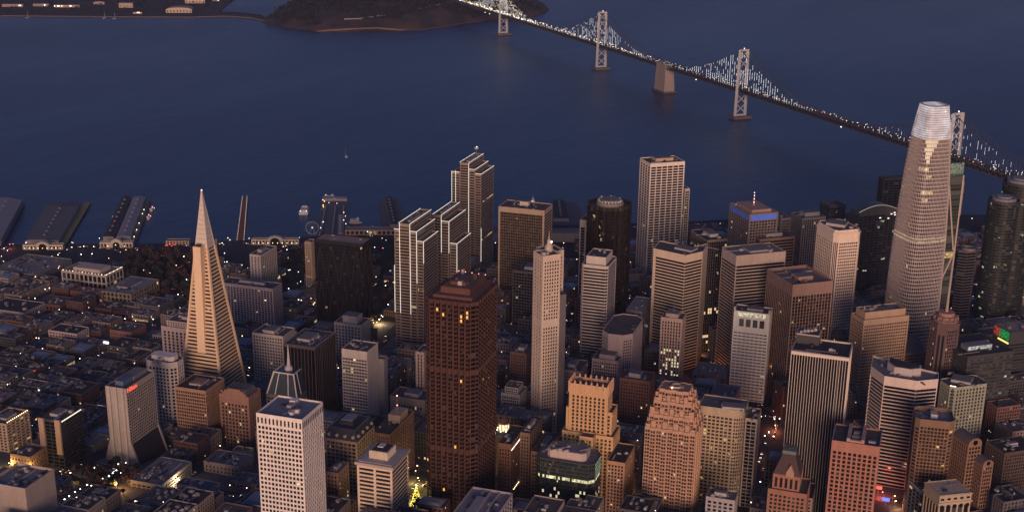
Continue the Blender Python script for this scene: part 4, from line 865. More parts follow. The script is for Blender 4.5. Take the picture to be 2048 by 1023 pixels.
# terracotta tower with stepped crown of bays
def bays_tower():
    P = unp(1391, 866, 112); d, b_ = bear(351).to_2d(), bear(81).to_2d(); a = Vector((P.x, P.y)); L = run(P, bear(351), 1290); W = 38.
    n = 8; k = L/n; c = a+d*L/2+b_*W/2
    root = thing('terracotta_tower', 'pinkish terracotta tower of upright bays whose crown steps back in staggered blocks', 'tower', (c.x, c.y, gz(c.x, c.y))); wins = []; mc = stone((.5, .31, .21), .8, .2, .1); zb = gz(c.x, c.y)-3
    levels = [(0, 112, 0), (1, 124, 2.6), (2, 136, 5.6), (3, 146, 9.5)]
    for lv, H, ins in levels:
        w0 = W-2*ins; L0 = L-2*ins*1.0; o = a+d*ins+b_*ins
        def line(o, dd, out, ln, m):
            kk = ln/m; r = []
            for i in range(m):
                q = .7 if i % 2 else 0.; r += [o+dd*(kk*i)+out*q*1.6, o+dd*(kk*i+kk*.999)+out*q*1.6]
            return r
        cs = [o, o+b_*w0, o+b_*w0+d*L0, o+d*L0]; pts = line(cs[0], b_, -d, w0, 7 if lv < 2 else 5)+line(cs[1], d, b_, L0, 9 if lv < 2 else 5)+line(cs[2], -b_, d, w0, 7 if lv < 2 else 5)+line(cs[3], -d, -b_, L0, 9 if lv < 2 else 5)
        z0 = zb if lv == 0 else levels[lv-1][1]-3
        pp = []
        for v in pts:
            if not pp or (v-pp[-1]).length > .05: pp.append(v)
        sp = G(2, 3.5, .68, .56, (.35, .35, 2.6, 2), .4)
        tier(root, [tuple(v) for v in pp], z0, H, sp, mc, wins, .8, roof=stone((.3, .2, .17)))
        if lv < 3:                                  # staggered blocks climbing between two levels
            for side in range(4):
                ln = (w0, L0, w0, L0)[side]; dd = (b_, d, -b_, -d)[side]; nn = (d, -b_, -d, b_)[side]; m = 7 if side % 2 == 0 else 9
                for i in range(m):
                    q = cs[side]+dd*(ln*(i+.5)/m)+nn*(2.2 if i % 2 else 3.); h = H+(6. if (i+lv) % 2 else 2.5); an = math.degrees(math.atan2(dd.x, dd.y))
                    mb = MB(); mb.box(q, ln/m*.82, 3.6, H-2, h, an); mb.build('stepped_block', mc, root)
    put_windows(root, wins, glass((.035, .02, .018), .03, (1, .6, .3), .6, .35), 100)
    for k2 in range(8): mb = MB(); v = ngon(c, 6, 8)[k2]; mb.box(v, 2, 2, 143, 145+RD.random()*2, 45*k2); mb.build('roof_unit', RD.choice((UNIT, METAL, stone((.5, .2, .12)))), root)
    mb = MB(); mb.prism(ngon(c, 4.5, 12), 143, 147, top=False); mb.build('roof_ring', stone((.45, .4, .4)), root)
    mb = MB(); mb.ball((*(c+d*3-b_*5), 146), .7); mb.build('roof_lamp', glow((1, .75, .4), 4), root)
    clear([tuple(a), tuple(a+b_*W), tuple(a+b_*W+d*L), tuple(a+d*L)]); REFS.append(('the terracotta bayed tower', proj((c.x, c.y, 110)), c))
bays_tower()
# glowing stepped tower with finials
def deco():
    H = 133; p = rect((1217, 775), H, NG, xl=1139, Rr=17); c = center(p); b = base_of(p); root = thing('art_deco_tower', 'golden floodlit stone tower with finials round its crown and lower shoulders', 'tower', b); wins = []; mc = stone((.58, .37, .2), .85, .15, .1)
    f, e = bear(81).to_2d(), bear(350).to_2d()
    tier(root, p, b[2]-3, H, [G(6, 3.6, .4, .5, (2, 2, 9, 3)), G(8, 3.6, .42, .62, (2.2, 2.2, 11, 3))], mc, wins, 2.5, roof=stone((.15, .11, .1)))
    a = Vector(p[0]); L = (Vector(p[3])-a).length
    for s0, s1, t0, t1, h in ((-4, L+3, 2, 22, 108), (-7, L+5, -3, 24, 86), (L*.25, L*.6, -14, -3, 88)):
        q = [tuple(a+e*s+f*t) for s, t in ((s0, t0), (s0, t1), (s1, t1), (s1, t0))]; tier(root, q, b[2]-3, h, G(-4, 3.6, .45, .55, (1.2, 1.2, 3, 3)), mc, wins, 1.2, roof=stone((.12, .09, .09)))
    put_windows(root, wins, glass((.03, .02, .012), .06, (1, .62, .22), .7), 100)
    for i in range(4):
        A, B = Vector(p[i]), Vector(p[(i+1) % 4]); m = 7 if i % 2 else 5
        for k in range(m): q = A+(B-A)*(k/m); mb = MB(); mb.box(q, 1.6, 1.6, H-9, H+1.6, 81); mb.prism([(q.x-.8, q.y-.8), (q.x+.8, q.y-.8), (q.x+.8, q.y+.8), (q.x-.8, q.y+.8)], H+1.6, H+3.6, poly2=[(q.x-.1, q.y-.1), (q.x+.1, q.y-.1), (q.x+.1, q.y+.1), (q.x-.1, q.y+.1)]); mb.build('finial', stone((.6, .36, .24)), root)
    mast(root, c, H-2, 14, .35); roof_stuff(root, p, H-2.5, 6, 5, False)
    clear([tuple(a+e*s+f*t) for s, t in ((-7, -14), (-7, 24), (L+5, 24), (L+5, -14))]); REFS.append(('the golden finialed tower', proj((c.x, c.y, 110)), c))
deco()
# green glass block with lit floors
p = chamfer(rect((1188, 930), 80, NG, xl=1070, Rr=30), 5)
YG = (1, .92, .5)
t = tower('glass_office_block', 'dark teal glass block with yellow-green lit floors and a white rooftop box', 'the teal glass block', p, 80, stone((.055, .062, .062)), [G(2, 3.8, .9, .8, (.3, .3, 1, 3), .1), G(9, 3.8, .94, .8, (.3, .3, 1, 3), .1), G(2, 3.8, .9, .8, (.3, .3, 1, 3), .1), G(24, 3.8, .94, .8, (.3, .3, 1, 3), .1)], glass((.022, .03, .03), .02, YG, .8, .12, .2), units=5, pent=False, roof=stone((.14, .15, .17)),
          litrule=lambda n, r, j, c: (litglass(YG, 1.1) if r == 4 and RD.random() < .75 else glow((1, .9, .55), .7) if 7 <= r <= 13 and RD.random() < .12 else litglass((.6, .9, .6), .35) if n[0] > -.5 and r < 4 else None))
c = center(p); q = [tuple(c+(Vector(v)-c)*.66) for v in p]; mb = MB(); mb.prism(q, 78.5, 86.5); mb.build('penthouse', stone((.52, .42, .38)), t)
mb = MB(); mb.prism([tuple(c+(Vector(v)-c)*.6) for v in p], 86.5, 86.8); mb.build('penthouse_roof', stone((.2, .19, .22)), t); roof_stuff(t, q, 86.8, 6, 9, False)
p = rect((1250, 925), 72, NG, xl=1214, Rr=40)
tower('office_building', 'narrow orange-brown brick building between the golden finialed and terracotta towers', 'the narrow brick building', p, 72, stone((.42, .24, .15)), [G(9, 3.6, .4, .5), G(5, 3.6, .5, .55)], GW, units=2, pent=False, roof=ROOFD)
P = unp(905, 1030, 76); p = rect((985, 1042), 76, NG, xl=902, Rr=52)
t = tower('office_building', 'long grey roof with a pale rim and pipes, cut by the bottom edge', 'the long grey roof', p, 76, stone((.38, .35, .37)), G(8, 3.8, .6, .5), GD, units=9, pent=False, roof=stone((.25, .24, .28)), parapet=2)
a = Vector(p[0]); L = (Vector(p[3])-a).length
for s in (.3, .52, .7): mb = MB(); mb.box(a+e*L*s+f*26, 1.4, 46, 74, 75.6, 350); mb.build('roof_ridge', stone((.4, .38, .4)), t)
mb = MB(); mb.box(a+e*L*.6+f*20, 8, 30, 74, 77.5, 350); mb.build('penthouse', stone((.3, .29, .32)), t)
p = rect((1022, 888), 72, NG, xl=996, Rr=42)
t = tower('office_building', 'dark brick building with a string of white lights along its cornice', 'the brick building with a lit cornice', p, 72, stone((.2, .105, .07)), [G(8, 3.8, .3, .5, (1, 1, 8, 3)), G(4, 3.8, .4, .5, (1, 1, 5, 3))], GB, units=3, pent=False, roof=ROOFD)
a = Vector(p[0]); RR = (Vector(p[1])-a).length
for k in range(16): mb = MB(); q = a-e*.5+f*(1+k*(RR-2)/15); mb.ball((q.x, q.y, 66), .42); mb.build('bulb', glow((1, .85, .7), 4), t)
for k in range(10): mb = MB(); q = a-e*.6+f*(8+k*3); mb.ball((q.x, q.y, 22), .42); mb.build('bulb', glow((1, .72, .4), 5), t)
p = rect((1060, 866), 74, NG, xl=1040, Rr=40)
tower('office_building', 'tall narrow brown building right behind the brick building with a lit cornice', 'the tall narrow brown building', p, 74, stone((.2, .13, .09)), [G(6, 3.7, .4, .5), G(3, 3.7, .4, .5)], GB, units=3)
p = rect((1092, 905), 62, NG, xl=1062, Rr=44)
tower('office_building', 'brown brick block with light stone edge just behind the teal glass block', 'the brown brick block', p, 62, stone((.26, .15, .1)), [G(8, 3.7, .4, .5), G(5, 3.7, .5, .5)], GB, units=4)
# banded tower bottom centre
p = rect((786, 938), 105, NG, xl=709, xr=821)
t = tower('banded_tower', 'cream banded tower with an overhanging roof rim and a columned rooftop box', 'the cream banded tower', inset(p, 1.5), 104, stone((.68, .56, .43)), [G(1, 3.7, 1, .54, (1, 1, 2, 3), .6), G(2, 3.7, .86, .5, (.8, .8, 2, 3), .9)], GB, units=0, pent=False)
mb = MB(); mb.prism(p, 104.002, 106.5, bot=True); mb.build('roof_rim', stone((.42, .36, .32)), t)
c = center(p); q = [tuple(c+(Vector(v)-c)*.86) for v in p]; mb = MB(); mb.prism(q, 106.5, 106.9); mb.build('roof_deck', stone((.42, .4, .42)), t)
q = [tuple(c+(Vector(v)-c)*.46) for v in p]; mb = MB(); mb.prism(q, 106.9, 114); mb.build('penthouse', stone((.55, .46, .34)), t)
mb = MB()
for i in range(4):
    A, B = Vector(q[i]), Vector(q[(i+1) % 4])
    for k in range(9): v = A+(B-A)*(k/9); mb.box(v, .8, .8, 106.9, 113.6, 81)
mb.build('pilaster', stone((.62, .54, .44)), t); q = [tuple(c+(Vector(v)-c)*.4) for v in p]; mb = MB(); mb.prism(q, 114, 114.2); mb.build('penthouse_roof', ROOFD, t)
mb = MB(); mb.box(c+Vector((2, 2)), 7, 5, 114.2, 115, 81); mb.build('roof_unit', stone((.6, .58, .58)), t)
# mansard roofed block
p = rect((714, 884), 80, NG, xl=650, xr=749)
t = tower('office_building', 'stone building with a dark mansard roof and round dormers', 'the mansard-roofed block', p, 80, stone((.34, .25, .18)), [G(8, 3.8, .62, .6, (1.4, 1.4, 2, 3), .7), G(7, 3.8, .66, .6, (1.4, 1.4, 2, 3), .7)], glass((.03, .024, .02), .03, blind=.4), units=0, pent=False)
c = center(p); q = [tuple(c+(Vector(v)-c)*.84) for v in p]; mb = MB(); mb.prism(inset(p, .3), 79.5, 90, poly2=q); mb.build('mansard', stone((.045, .042, .05), .6), t)
q2 = [tuple(c+(Vector(v)-c)*.42) for v in p]; mb = MB(); mb.prism(q2, 89.9, 94); mb.build('penthouse', DARKM, t); mb = MB(); mb.prism([tuple(c+(Vector(v)-c)*.34) for v in p], 94, 94.6); mb.build('penthouse_roof', stone((.32, .32, .36)), t)
mb = MB(); qi = inset(q, 1.2)
for i in range(4): mb.quad((*q[i], 90.06), (*q[(i+1) % 4], 90.06), (*qi[(i+1) % 4], 90.06), (*qi[i], 90.06))
mb.build('roof_rim', stone((.3, .29, .31)), t)
for i, m in ((3, 4), (0, 4)):
    A, B = Vector(p[i]), Vector(p[(i+1) % 4]); d = (B-A).normalized(); n = Vector((d.y, -d.x))
    for k in range(m): v = A+(B-A)*((k+.5)/m)-n*1.2; mb = MB(); mb.bar((*(v+n*1.6), 84.2), (*(v-n*1.5), 84.2), 3., 3.2, k=10); mb.build('dormer', stone((.4, .38, .4)), t)
p = rect((780, 868), 72, NG, xl=750, xr=828)
t = tower('office_building', 'brick building with a tan upper box and a red-lit aerial', 'the brick building with a red-lit aerial', p, 72, stone((.22, .13, .105)), [G(10, 3.7, .4, .5), G(6, 3.7, .4, .5)], GB, units=3, pent=False)
c = center(p); mb = MB(); mb.box(c+f*8, 20, 12, 71, 79, 81); mb.build('penthouse', stone((.42, .33, .25)), t); mast(t, c+f*6, 79, 17, .5, ball=glow((1, .3, .25), 5)); mb = MB(); mb.ball((*(c+f*6), 86), .6); mb.build('beacon', glow((1, .3, .25), 5), t)
p = rect((850, 800), 46, NG, xl=780, Rr=26)
t = tower('office_building', 'low tan building with a plain wall, left of the dark red tower', 'the low tan building', p, 46, stone((.45, .35, .29)), [None, G(10, 9, .5, .3, (6, 3, 6, 3))], GD, units=5)
p = rect((848, 704), 84, NG, xl=831, Rr=22)
tower('office_building', 'slim pink slab pressed against the left edge of the dark red tower', 'the slim pink slab', p, 84, stone((.5, .38, .33)), [None, G(2, 3.6, .35, .8, (1.5, 1.5, 3, 3))], GD, units=1, pent=False)
p = rect((676, 945), 76, NG, xl=652, Rr=22)
tower('office_building', 'slim brown brick building right beside the white gridded tower', 'the slim brown brick building', p, 76, stone((.27, .17, .125)), [G(4, 3.7, .4, .5), G(3, 3.7, .45, .6)], GW, units=3, roof=stone((.22, .22, .26)))
# arched front and vaulted brown pair, bottom right
P = unp(1880, 990, 62); a = Vector((P.x, P.y)); d, b_ = bear(140).to_2d(), bear(50).to_2d(); w = run(Vector((P.x, P.y, 62)), bear(140), 1944); p = [tuple(v) for v in (a, a+d*w, a+d*w+b_*26, a+b_*26)]
t = tower('bank_building', 'cream stone building with a row of tall arched windows under a strong cornice', 'the cream arched building', p, 62, stone((.5, .4, .29)), [G(5, 24, .62, .82, (1, 1, 9, 3), .9), G(5, 24, .6, .8, (1, 1, 9, 3), .9)], GD, units=2, pent=False, roof=ROOFD)
mb = MB(); mb.prism(inset(p, -1.), 53.4, 54.6, bot=True); mb.prism(inset(p, -.7), 60.6, 61.4, bot=True); mb.build('cornice', stone((.55, .44, .33)), t)
for k in range(5): mb = MB(); q = a+d*(w*(k+.5)/5)-b_*.35; mb.bar((*(q), 50.2), (*(q+b_*.6), 50.2), w/5*.62, w/5*.62, k=14); mb.build('arch', GD, t)
for k in range(5): mb = MB(); q = a+d*(w*(k+.5)/5)-b_*.05; mb.box(q, w/5*.5, .25, 56.6, 58.6, 140); mb.build('window', GD, t)
def vault(cor, H, xl, xr, label, ref):
    p = rect(cor, H, SG, xl=xl, xr=xr); b = base_of(p); root = thing('office_building', label, 'building', b); wins = []; mc = stone((.26, .16, .11))
    tier(root, p, 1, H, [G(4, 3.8, .6, .55, (1, 1, 2, 3)), G(7, 3.8, .5, .5, (1, 1, 2, 3))], mc, wins); put_windows(root, wins, GB, 100)
    a, r_, l = Vector(p[0]), Vector(p[1])-Vector(p[0]), Vector(p[3])-Vector(p[0]); w = r_.length; mb = MB(); n = 10; fr = []; bk = []
    for i in range(n+1): t_ = math.pi*i/n; v = a+r_*(.5-.5*math.cos(t_)); z = H+w*.42*math.sin(t_); fr.append((*v, z)); bk.append((*(v+l), z))
    for i in range(n): mb.quad(fr[i], fr[i+1], bk[i+1], bk[i])
    mb.build('barrel_roof', stone((.13, .11, .12), .6), root); mb = MB(); mb.poly(fr); mb.poly(bk[::-1]); mb.build('arched_gable', mc, root)
    m = a+r_*.5-l.normalized()*.25; mb = MB(); mb.bar((*m, H+w*.12), (*(m+l.normalized()*.2), H+w*.12), w*.34, w*.34, k=16); mb.build('round_window', GBL, root)
    clear(p); c = center(p); REFS.append((ref, proj((c.x, c.y, H)), c))
vault((1937, 890), 80, 1906, 1964, 'taller of two brown buildings with barrel-vaulted roofs and a round gable window', 'the taller barrel-vaulted building')
vault((1966, 930), 64, 1938, 1987, 'lower of two brown buildings with barrel-vaulted roofs, in front of its taller twin', 'the lower barrel-vaulted building')
p = rect((1862, 1000), 46, (50, 140), xl=1818, xr=1900)
t = tower('glass_roofed_hall', 'low hall with a grey glass roof rimmed in white at the bottom edge', 'the white-rimmed glass hall', p, 46, stone((.2, .2, .23)), G(6, 4, .8, .7), GD, units=2, pent=False, roof=stone((.12, .13, .16), .3))
mb = MB(); q1, q2 = inset(p, -.3), inset(p, 1.)
for i in range(4): mb.quad((*q1[i], 46.1), (*q1[(i+1) % 4], 46.1), (*q2[(i+1) % 4], 46.1), (*q2[i], 46.1)); mb.quad((*q1[i], 45), (*q1[(i+1) % 4], 45), (*q1[(i+1) % 4], 46.1), (*q1[i], 46.1))
mb.build('roof_rim', stone((.5, .5, .5)), t)
p = rect((2010, 905), 48, SG, xl=1972, xr=2080)
tower('office_building', 'broad dark brown block with white roof machinery at the right edge', 'the broad dark brown block', p, 48, stone((.11, .08, .07)), [G(14, 3.8, .5, .5), G(8, 3.8, .5, .5)], GB, units=6, roof=ROOFD, pcol=stone((.5, .48, .5)), psize=(.25, .2), hmax=3)
p = rect((1160, 742), 55, NG, xl=1120, Rr=34)
tower('office_building', 'grey-pink mid-rise of small windows left of the pink stepped block', 'the grey-pink mid-rise', p, 55, stone((.34, .27, .26)), [G(9, 3.7, .45, .5), G(9, 3.7, .45, .5)], GW, units=4)
p = rect((1300, 762), 75, NG, xl=1240, Rr=26)
tower('office_building', 'dark red brick mid-rise with a few lit windows, behind the terracotta bayed tower', 'the dark red brick mid-rise', p, 75, stone((.22, .105, .075)), [G(7, 3.7, .4, .5), G(11, 3.7, .42, .5)], glass((.02, .014, .012), .03, (1, .7, .3), 1.), units=5)
p = rect((1040, 782), 60, NG, xl=1002, Rr=24); q = inset(p, 3)
tower('office_building', 'pale grey stepped mid-rise in the gap right of the dark red tower', 'the pale grey stepped mid-rise', p, 56, C['grey'], G(8, 3.7, .5, .55), GD, units=3, tiers=((q, 55, 62, G(6, 3.5, .5, .5), None),), pent=False)
p = rect((1053, 706), 66, NG, xl=1020, Rr=28)
tower('office_building', 'shaded red-brown building between the dark red tower and the twin stone tower', 'the shaded red-brown mid-rise', p, 66, stone((.17, .1, .085)), [G(7, 3.7, .4, .5), G(8, 3.7, .4, .5)], GB, units=3)
p = rect((1452, 752), 34, NG, xl=1386, Rr=34)
tower('office_building', 'low block with a broad bluish roof left of the pale greenish tower', 'the broad bluish roof', p, 34, stone((.16, .15, .16)), G(9, 3.8, .5, .5), GD, units=8, pent=False, roof=stone((.19, .2, .25)))
# lit cupola
q = unp(1008, 852, 56); c = Vector((q.x, q.y)); t = thing('domed_cupola_building', 'small building topped by a floodlit white cupola under a red dome', 'building', (c.x, c.y, gz(c.x, c.y)))
mb = MB(); mb.box(c, 22, 22, gz(c.x, c.y)-3, 50, 81); mb.build('wall', C['stone'], t)
for r, z0, z1, m in ((7, 50, 53, stone((.6, .52, .4))), (5, 53, 60, litglass((1, .85, .5), 2.)), (5.6, 60, 61, stone((.5, .4, .3)))): mb = MB(); mb.prism(ngon(c, r, 16), z0, z1); mb.build('cupola', m, t)
mb = MB()
for k in range(10): v = ngon(c, 5.2, 10)[k]; mb.bar((*v, 53), (*v, 60), .7, k=6)
mb.build('column', stone((.7, .6, .45)), t)
mb = MB(); mb.ball((c.x, c.y, 60.5), 5, 14, 10, 1.05); mb.build('dome', stone((.28, .12, .08)), t); mb = MB(); mb.bar((c.x, c.y, 65), (c.x, c.y, 70), .5, k=6); mb.build('finial', METAL, t)
mb = MB()
for k in range(8): v = ngon(c, 7, 8)[k]; mb.ball((*v, 53.4), .55)
mb.build('floodlight', glow((1, .85, .5), 5), t); clear(ngon(c, 14, 8)); REFS.append(('the lit cupola', proj((c.x, c.y, 55)), c))
# ------------------------------------------------------------------ low buildings placed by hand on the left
def low(cor, yb, xl, xr, label, ref, col, specs, roof=None, units=5, gm=None, name='low_building', pent=False, Rr=None, parapet=.9):
    H = solveH(cor, yb); p = rect(cor, H, NG, xl=xl, xr=None if Rr else xr, Rr=Rr)
    return tower(name, label, ref, p, H, col, specs, gm or GD, cat='building', roof=roof or ROOF, units=units, pent=pent, parapet=parapet, hmax=3), p, H
low((74, 549), 562, -18, 143, 'huge low flat-roofed block full of roof sheds just behind the left waterfront', 'the huge low block by the waterfront', stone((.2, .19, .19)), G(-5, 4, .6, .4, (1, 1, 1, 1)), units=22, roof=stone((.24, .23, .24), .9, .6, .08), parapet=1.5)
t, p, H = low((212, 551), 580, 122, 246, 'white columned building with a floodlit roof terrace near the left piers', 'the floodlit white terrace building', stone((.5, .42, .36)), G(-7, 9, .6, .8, (1, 1, 2, 1)), units=8, roof=ROOFL)
for i in (3, 0):
    a, b = Vector(p[i]), Vector(p[(i+1) % 4])
    for k in range(14): q = a+(b-a)*((k+.5)/14)-(center(p)-a).normalized()*-.8; mb = MB(); mb.ball((*q, H+.7), .5); mb.build('bulb', glow((1, .75, .5), 5 if k % 3 == 0 else 2), t)
p2 = [tuple(center(p)+(Vector(v)-center(p))*.6) for v in p]; mb = MB(); mb.prism(p2, H-1, H+4); mb.build('penthouse', stone((.55, .45, .38)), t)
low((262, 588), 612, 203, 318, 'grey roofed complex with a golden lit gable front, beside the dark park', 'the golden-gabled complex', stone((.26, .22, .16)), G(-6, 6, .5, .6, (1, 1, 1, 1)), units=9, roof=stone((.24, .24, .26)), gm=GW, pent=True)
low((153, 667), 688, 96, 178, 'pink three-storey building with rows of small windows among dark roofs on the left', 'the pink three-storey building', stone((.58, .45, .4)), [G(5, 3.6, .4, .45, (1, 1, 1.5, 1)), G(9, 3.6, .5, .42, (1, 1, 1.5, 1))], roof=ROOFD, units=4)
low((48, 625), 642, -30, 90, 'low pale building with a dark roof at the left edge', 'the low pale building at the left edge', stone((.4, .34, .32)), [G(8, 5, .5, .5), None], roof=ROOFD, units=5)
low((263, 664), 684, 219, 292, 'red brick box building with a grey roof left of the pale pink building', 'the red brick box', stone((.3, .14, .11)), [None, G(7, 4, .3, .4)], units=4)
low((205, 588), 606, 140, 222, 'dark red brick warehouse below the floodlit white terrace building', 'the dark red warehouse', stone((.17, .075, .06)), G(8, 4, .35, .45), units=6, roof=stone((.18, .12, .11)))
low((120, 610), 624, 68, 150, 'dark red warehouse roof left of its lit neighbour', 'the left dark red warehouse', stone((.14, .07, .065)), G(7, 4, .35, .45), units=6)
low((323, 969), 985, 261, 383, 'grey parking garage with a striped flat roof in front of the hotel slab', 'the striped-roof garage', stone((.24, .23, .22)), [G(1, 3.2, 1, .4), G(6, 3.2, .6, .5)], roof=stone((.19, .19, .23), .9, .5, .15), units=14)
t, p, H = low((423, 978), 994, 353, 440, 'pink old building with small windows over a bright lit shopfront near the bottom left', 'the pink old building with shops', stone((.56, .4, .34)), [G(6, 4, .4, .5), G(11, 3.6, .4, .45)], roof=stone((.1, .12, .16)), gm=GW, units=4)
low((478, 932), 955, 407, 506, 'long low building with a pale stepped parapet right of the garage', 'the pale-parapet building', stone((.3, .25, .23)), [None, G(9, 4, .3, .4)], units=8, roof=stone((.14, .15, .18)))
low((497, 903), 930, 465, 507, 'small building with a blank cream curved-top gable left of the white gridded tower', 'the blank cream gable', stone((.55, .46, .36)), None, units=1)
low((50, 976), 1045, -25, 108, 'cream low building with cluttered roof in the bottom left corner', 'the cream corner building', stone((.5, .4, .33)), [None, None], units=14, roof=stone((.22, .22, .25), .9, .5, .15), parapet=2.5)
low((60, 913), 945, 20, 92, 'brown low building between the tan hotel and the dark block with tan strips', 'the brown low building', stone((.26, .16, .12)), G(6, 4, .4, .45), units=3)
low((520, 968), 986, 462, 540, 'long dark roof with a lit tan parapet beside the foot of the white gridded tower', 'the lit tan parapet', stone((.28, .22, .19)), G(7, 4, .4, .45), units=8, roof=stone((.13, .14, .17)))
low((500, 1003), 1022, 480, 545, 'small pale house-like building at the foot of the white gridded tower', 'the small pale building', stone((.42, .38, .38)), [G(4, 4, .4, .5), G(3, 4, .45, .5)], units=3)
low((450, 1010), 1030, 360, 470, 'dark roof edged by a corner string of white lights at the bottom', 'the light-edged dark roof', stone((.16, .13, .12)), G(7, 4, .4, .5), units=9, roof=stone((.13, .13, .16)))
# ------------------------------------------------------------------ land, water, streets
E81, F351 = bear(81).to_2d(), bear(351).to_2d()
def gpt(x, y, h=0.):                                # the point of the ground (plus h) seen at a picture place
    z = 4+h
    for _ in range(12): P = unp(x, y, z); z = gz(P.x, P.y)+h
    return P
shore = [Vector(unp(x, y, 0)[:2]) for x, y in ((-420, 484), (0, 494), (300, 492), (480, 486), (620, 478), (790, 467), (1000, 459), (1200, 453), (1400, 446), (1600, 436), (1800, 432), (1960, 434), (2100, 438))]
shore = [Vector((shore[0].x-500, 2200))]+shore+[Vector((1500, -1000)), Vector((1700, -2600))]
def shx(y):
    for a, b in zip(shore, shore[1:]):
        if b.y <= y <= a.y: return a.x+(b.x-a.x)*(a.y-y)/(a.y-b.y+1e-9)
    return shore[0].x if y > shore[0].y else shore[-1].x
asphalt = stone((.042, .04, .045), .85, .35, .15); pave = stone((.15, .14, .145), .9, .35, .2); land_m = stone((.05, .04, .042), .95, .5, .03)
mb = MB(); ys = [1700-i*15 for i in range(230)]; xs = [0, 8, 20, 40]+[60+25*i for i in range(60)]+[1800, 2600]
rows = []
for y in ys:
    s = shx(y); rows.append([(s-x, y, gz(s-x, y)) for x in xs])
idx = {}
for r in rows:
    for v in r: mb.v.append(v)
nx = len(xs)
for i in range(len(rows)-1):
    for j in range(nx-1): mb.f.append((i*nx+j+1, (i+1)*nx+j+1, (i+1)*nx+j, i*nx+j))
for a, b in zip(rows, rows[1:]): mb.quad((*a[0][:2], -4), (*b[0][:2], -4), b[0], a[0])
struct(mb.build('ground', asphalt))
wm, nt, bs = newmat('bay_water'); N, Lk = nt.nodes, nt.links
bs.inputs['Base Color'].default_value = (.012, .028, .085, 1); bs.inputs['Roughness'].default_value = .22; bs.inputs['IOR'].default_value = 1.33
tc = N.new('ShaderNodeTexCoord')
def wav(scale, det, stretch):
    mp = N.new('ShaderNodeMapping'); mp.inputs['Scale'].default_value = (scale*stretch, scale, scale); mp.inputs['Rotation'].default_value = (0, 0, R(25)); Lk.new(tc.outputs['Object'], mp.inputs['Vector'])
    n = N.new('ShaderNodeTexNoise'); n.inputs['Scale'].default_value = 1; n.inputs['Detail'].default_value = det; Lk.new(mp.outputs['Vector'], n.inputs['Vector']); return n
w1, w2, w3 = wav(.06, 4, .6), wav(.009, 3, .5), wav(.0016, 4, .35)
ad = N.new('ShaderNodeMath'); ad.operation = 'MULTIPLY_ADD'; ad.inputs[1].default_value = 3.; Lk.new(w2.outputs['Fac'], ad.inputs[0]); Lk.new(w1.outputs['Fac'], ad.inputs[2])
bp = N.new('ShaderNodeBump'); bp.inputs['Strength'].default_value = .35; bp.inputs['Distance'].default_value = 2.5; Lk.new(ad.outputs[0], bp.inputs['Height']); Lk.new(bp.outputs['Normal'], bs.inputs['Normal'])
mr = N.new('ShaderNodeMapRange'); mr.inputs['From Min'].default_value = .35; mr.inputs['From Max'].default_value = .65; mr.inputs['To Min'].default_value = .32; mr.inputs['To Max'].default_value = .38; Lk.new(w3.outputs['Fac'], mr.inputs['Value']); Lk.new(mr.outputs[0], bs.inputs['Roughness'])
mb = MB(); mb.quad((-3000, -9000, 0), (16000, -9000, 0), (16000, 14000, 0), (-3000, 14000, 0)); struct(mb.build('water', wm))
def inside(p, poly):
    c = False; n = len(poly)
    for i in range(n):
        a, b = poly[i], poly[i-1]
        if (a[1] > p[1]) != (b[1] > p[1]) and p[0] < (b[0]-a[0])*(p[1]-a[1])/(b[1]-a[1])+a[0]: c = not c
    return c
def overlap(A, B):
    for P, Q in ((A, B), (B, A)):
        for i in range(len(P)):
            e = P[(i+1) % len(P)]-P[i]
            if e.length < .01: continue
            n = Vector((e.y, -e.x))
            if min((q-P[i]).dot(n) for q in Q) > 0: return False
    return True
def market(x, y): return x-150 > .985*(y+640)       # south side of the diagonal street
def mk(v): return ((v[0]-150)-.985*(v[1]+640))/1.404   # metres south of that street's middle
def pxpoly(pts): return [tuple(gpt(x, y)[:2]) for x, y in pts]
PARKS = [pxpoly(q) for q in ([(248, 505), (420, 505), (420, 612), (330, 606), (255, 575)], [(560, 500), (612, 495), (612, 560), (566, 620)], [(744, 480), (790, 478), (790, 600), (744, 640)])]
plaza = pxpoly([(105, 968), (195, 918), (285, 935), (262, 985), (190, 1015), (120, 1012)]); PARKS.append(plaza)
us = [-740, -600, -460, -320, -180, -40, 100, 235, 365, 490, 620]; vs = [-657+100*i for i in range(16)]
blocks = []
for u0, u1 in zip(us, us[1:]):
    for v0, v1 in zip(vs, vs[1:]):
        q = [E81*u+F351*v for u, v in ((u0+9, v0+8), (u1-9, v0+8), (u1-9, v1-8), (u0+9, v1-8))]; c = (q[0]+q[2])/2
        if max(v.x-shx(v.y) for v in q) > -45 or all(mk(v) > -16 for v in q): continue
        blocks.append((q, 'n', (u0+9, u1-9, v0+8, v1-8)))
S1, T1 = bear(134.5).to_2d(), bear(44.5).to_2d(); O1 = Vector((150, -640))
for i in range(-2, 9):
    for j in range(0, 5):
        t0, s0 = i*122., 22+j*175.
        q = [O1+T1*t+S1*s for t, s in ((t0+9, s0+8), (t0+9, s0+167), (t0+113, s0+167), (t0+113, s0+8))]
        if max(v.x-shx(v.y) for v in q) > -40: continue
        blocks.append((q, 's', (t0+9, t0+113, s0+8, s0+167)))
mb = MB()
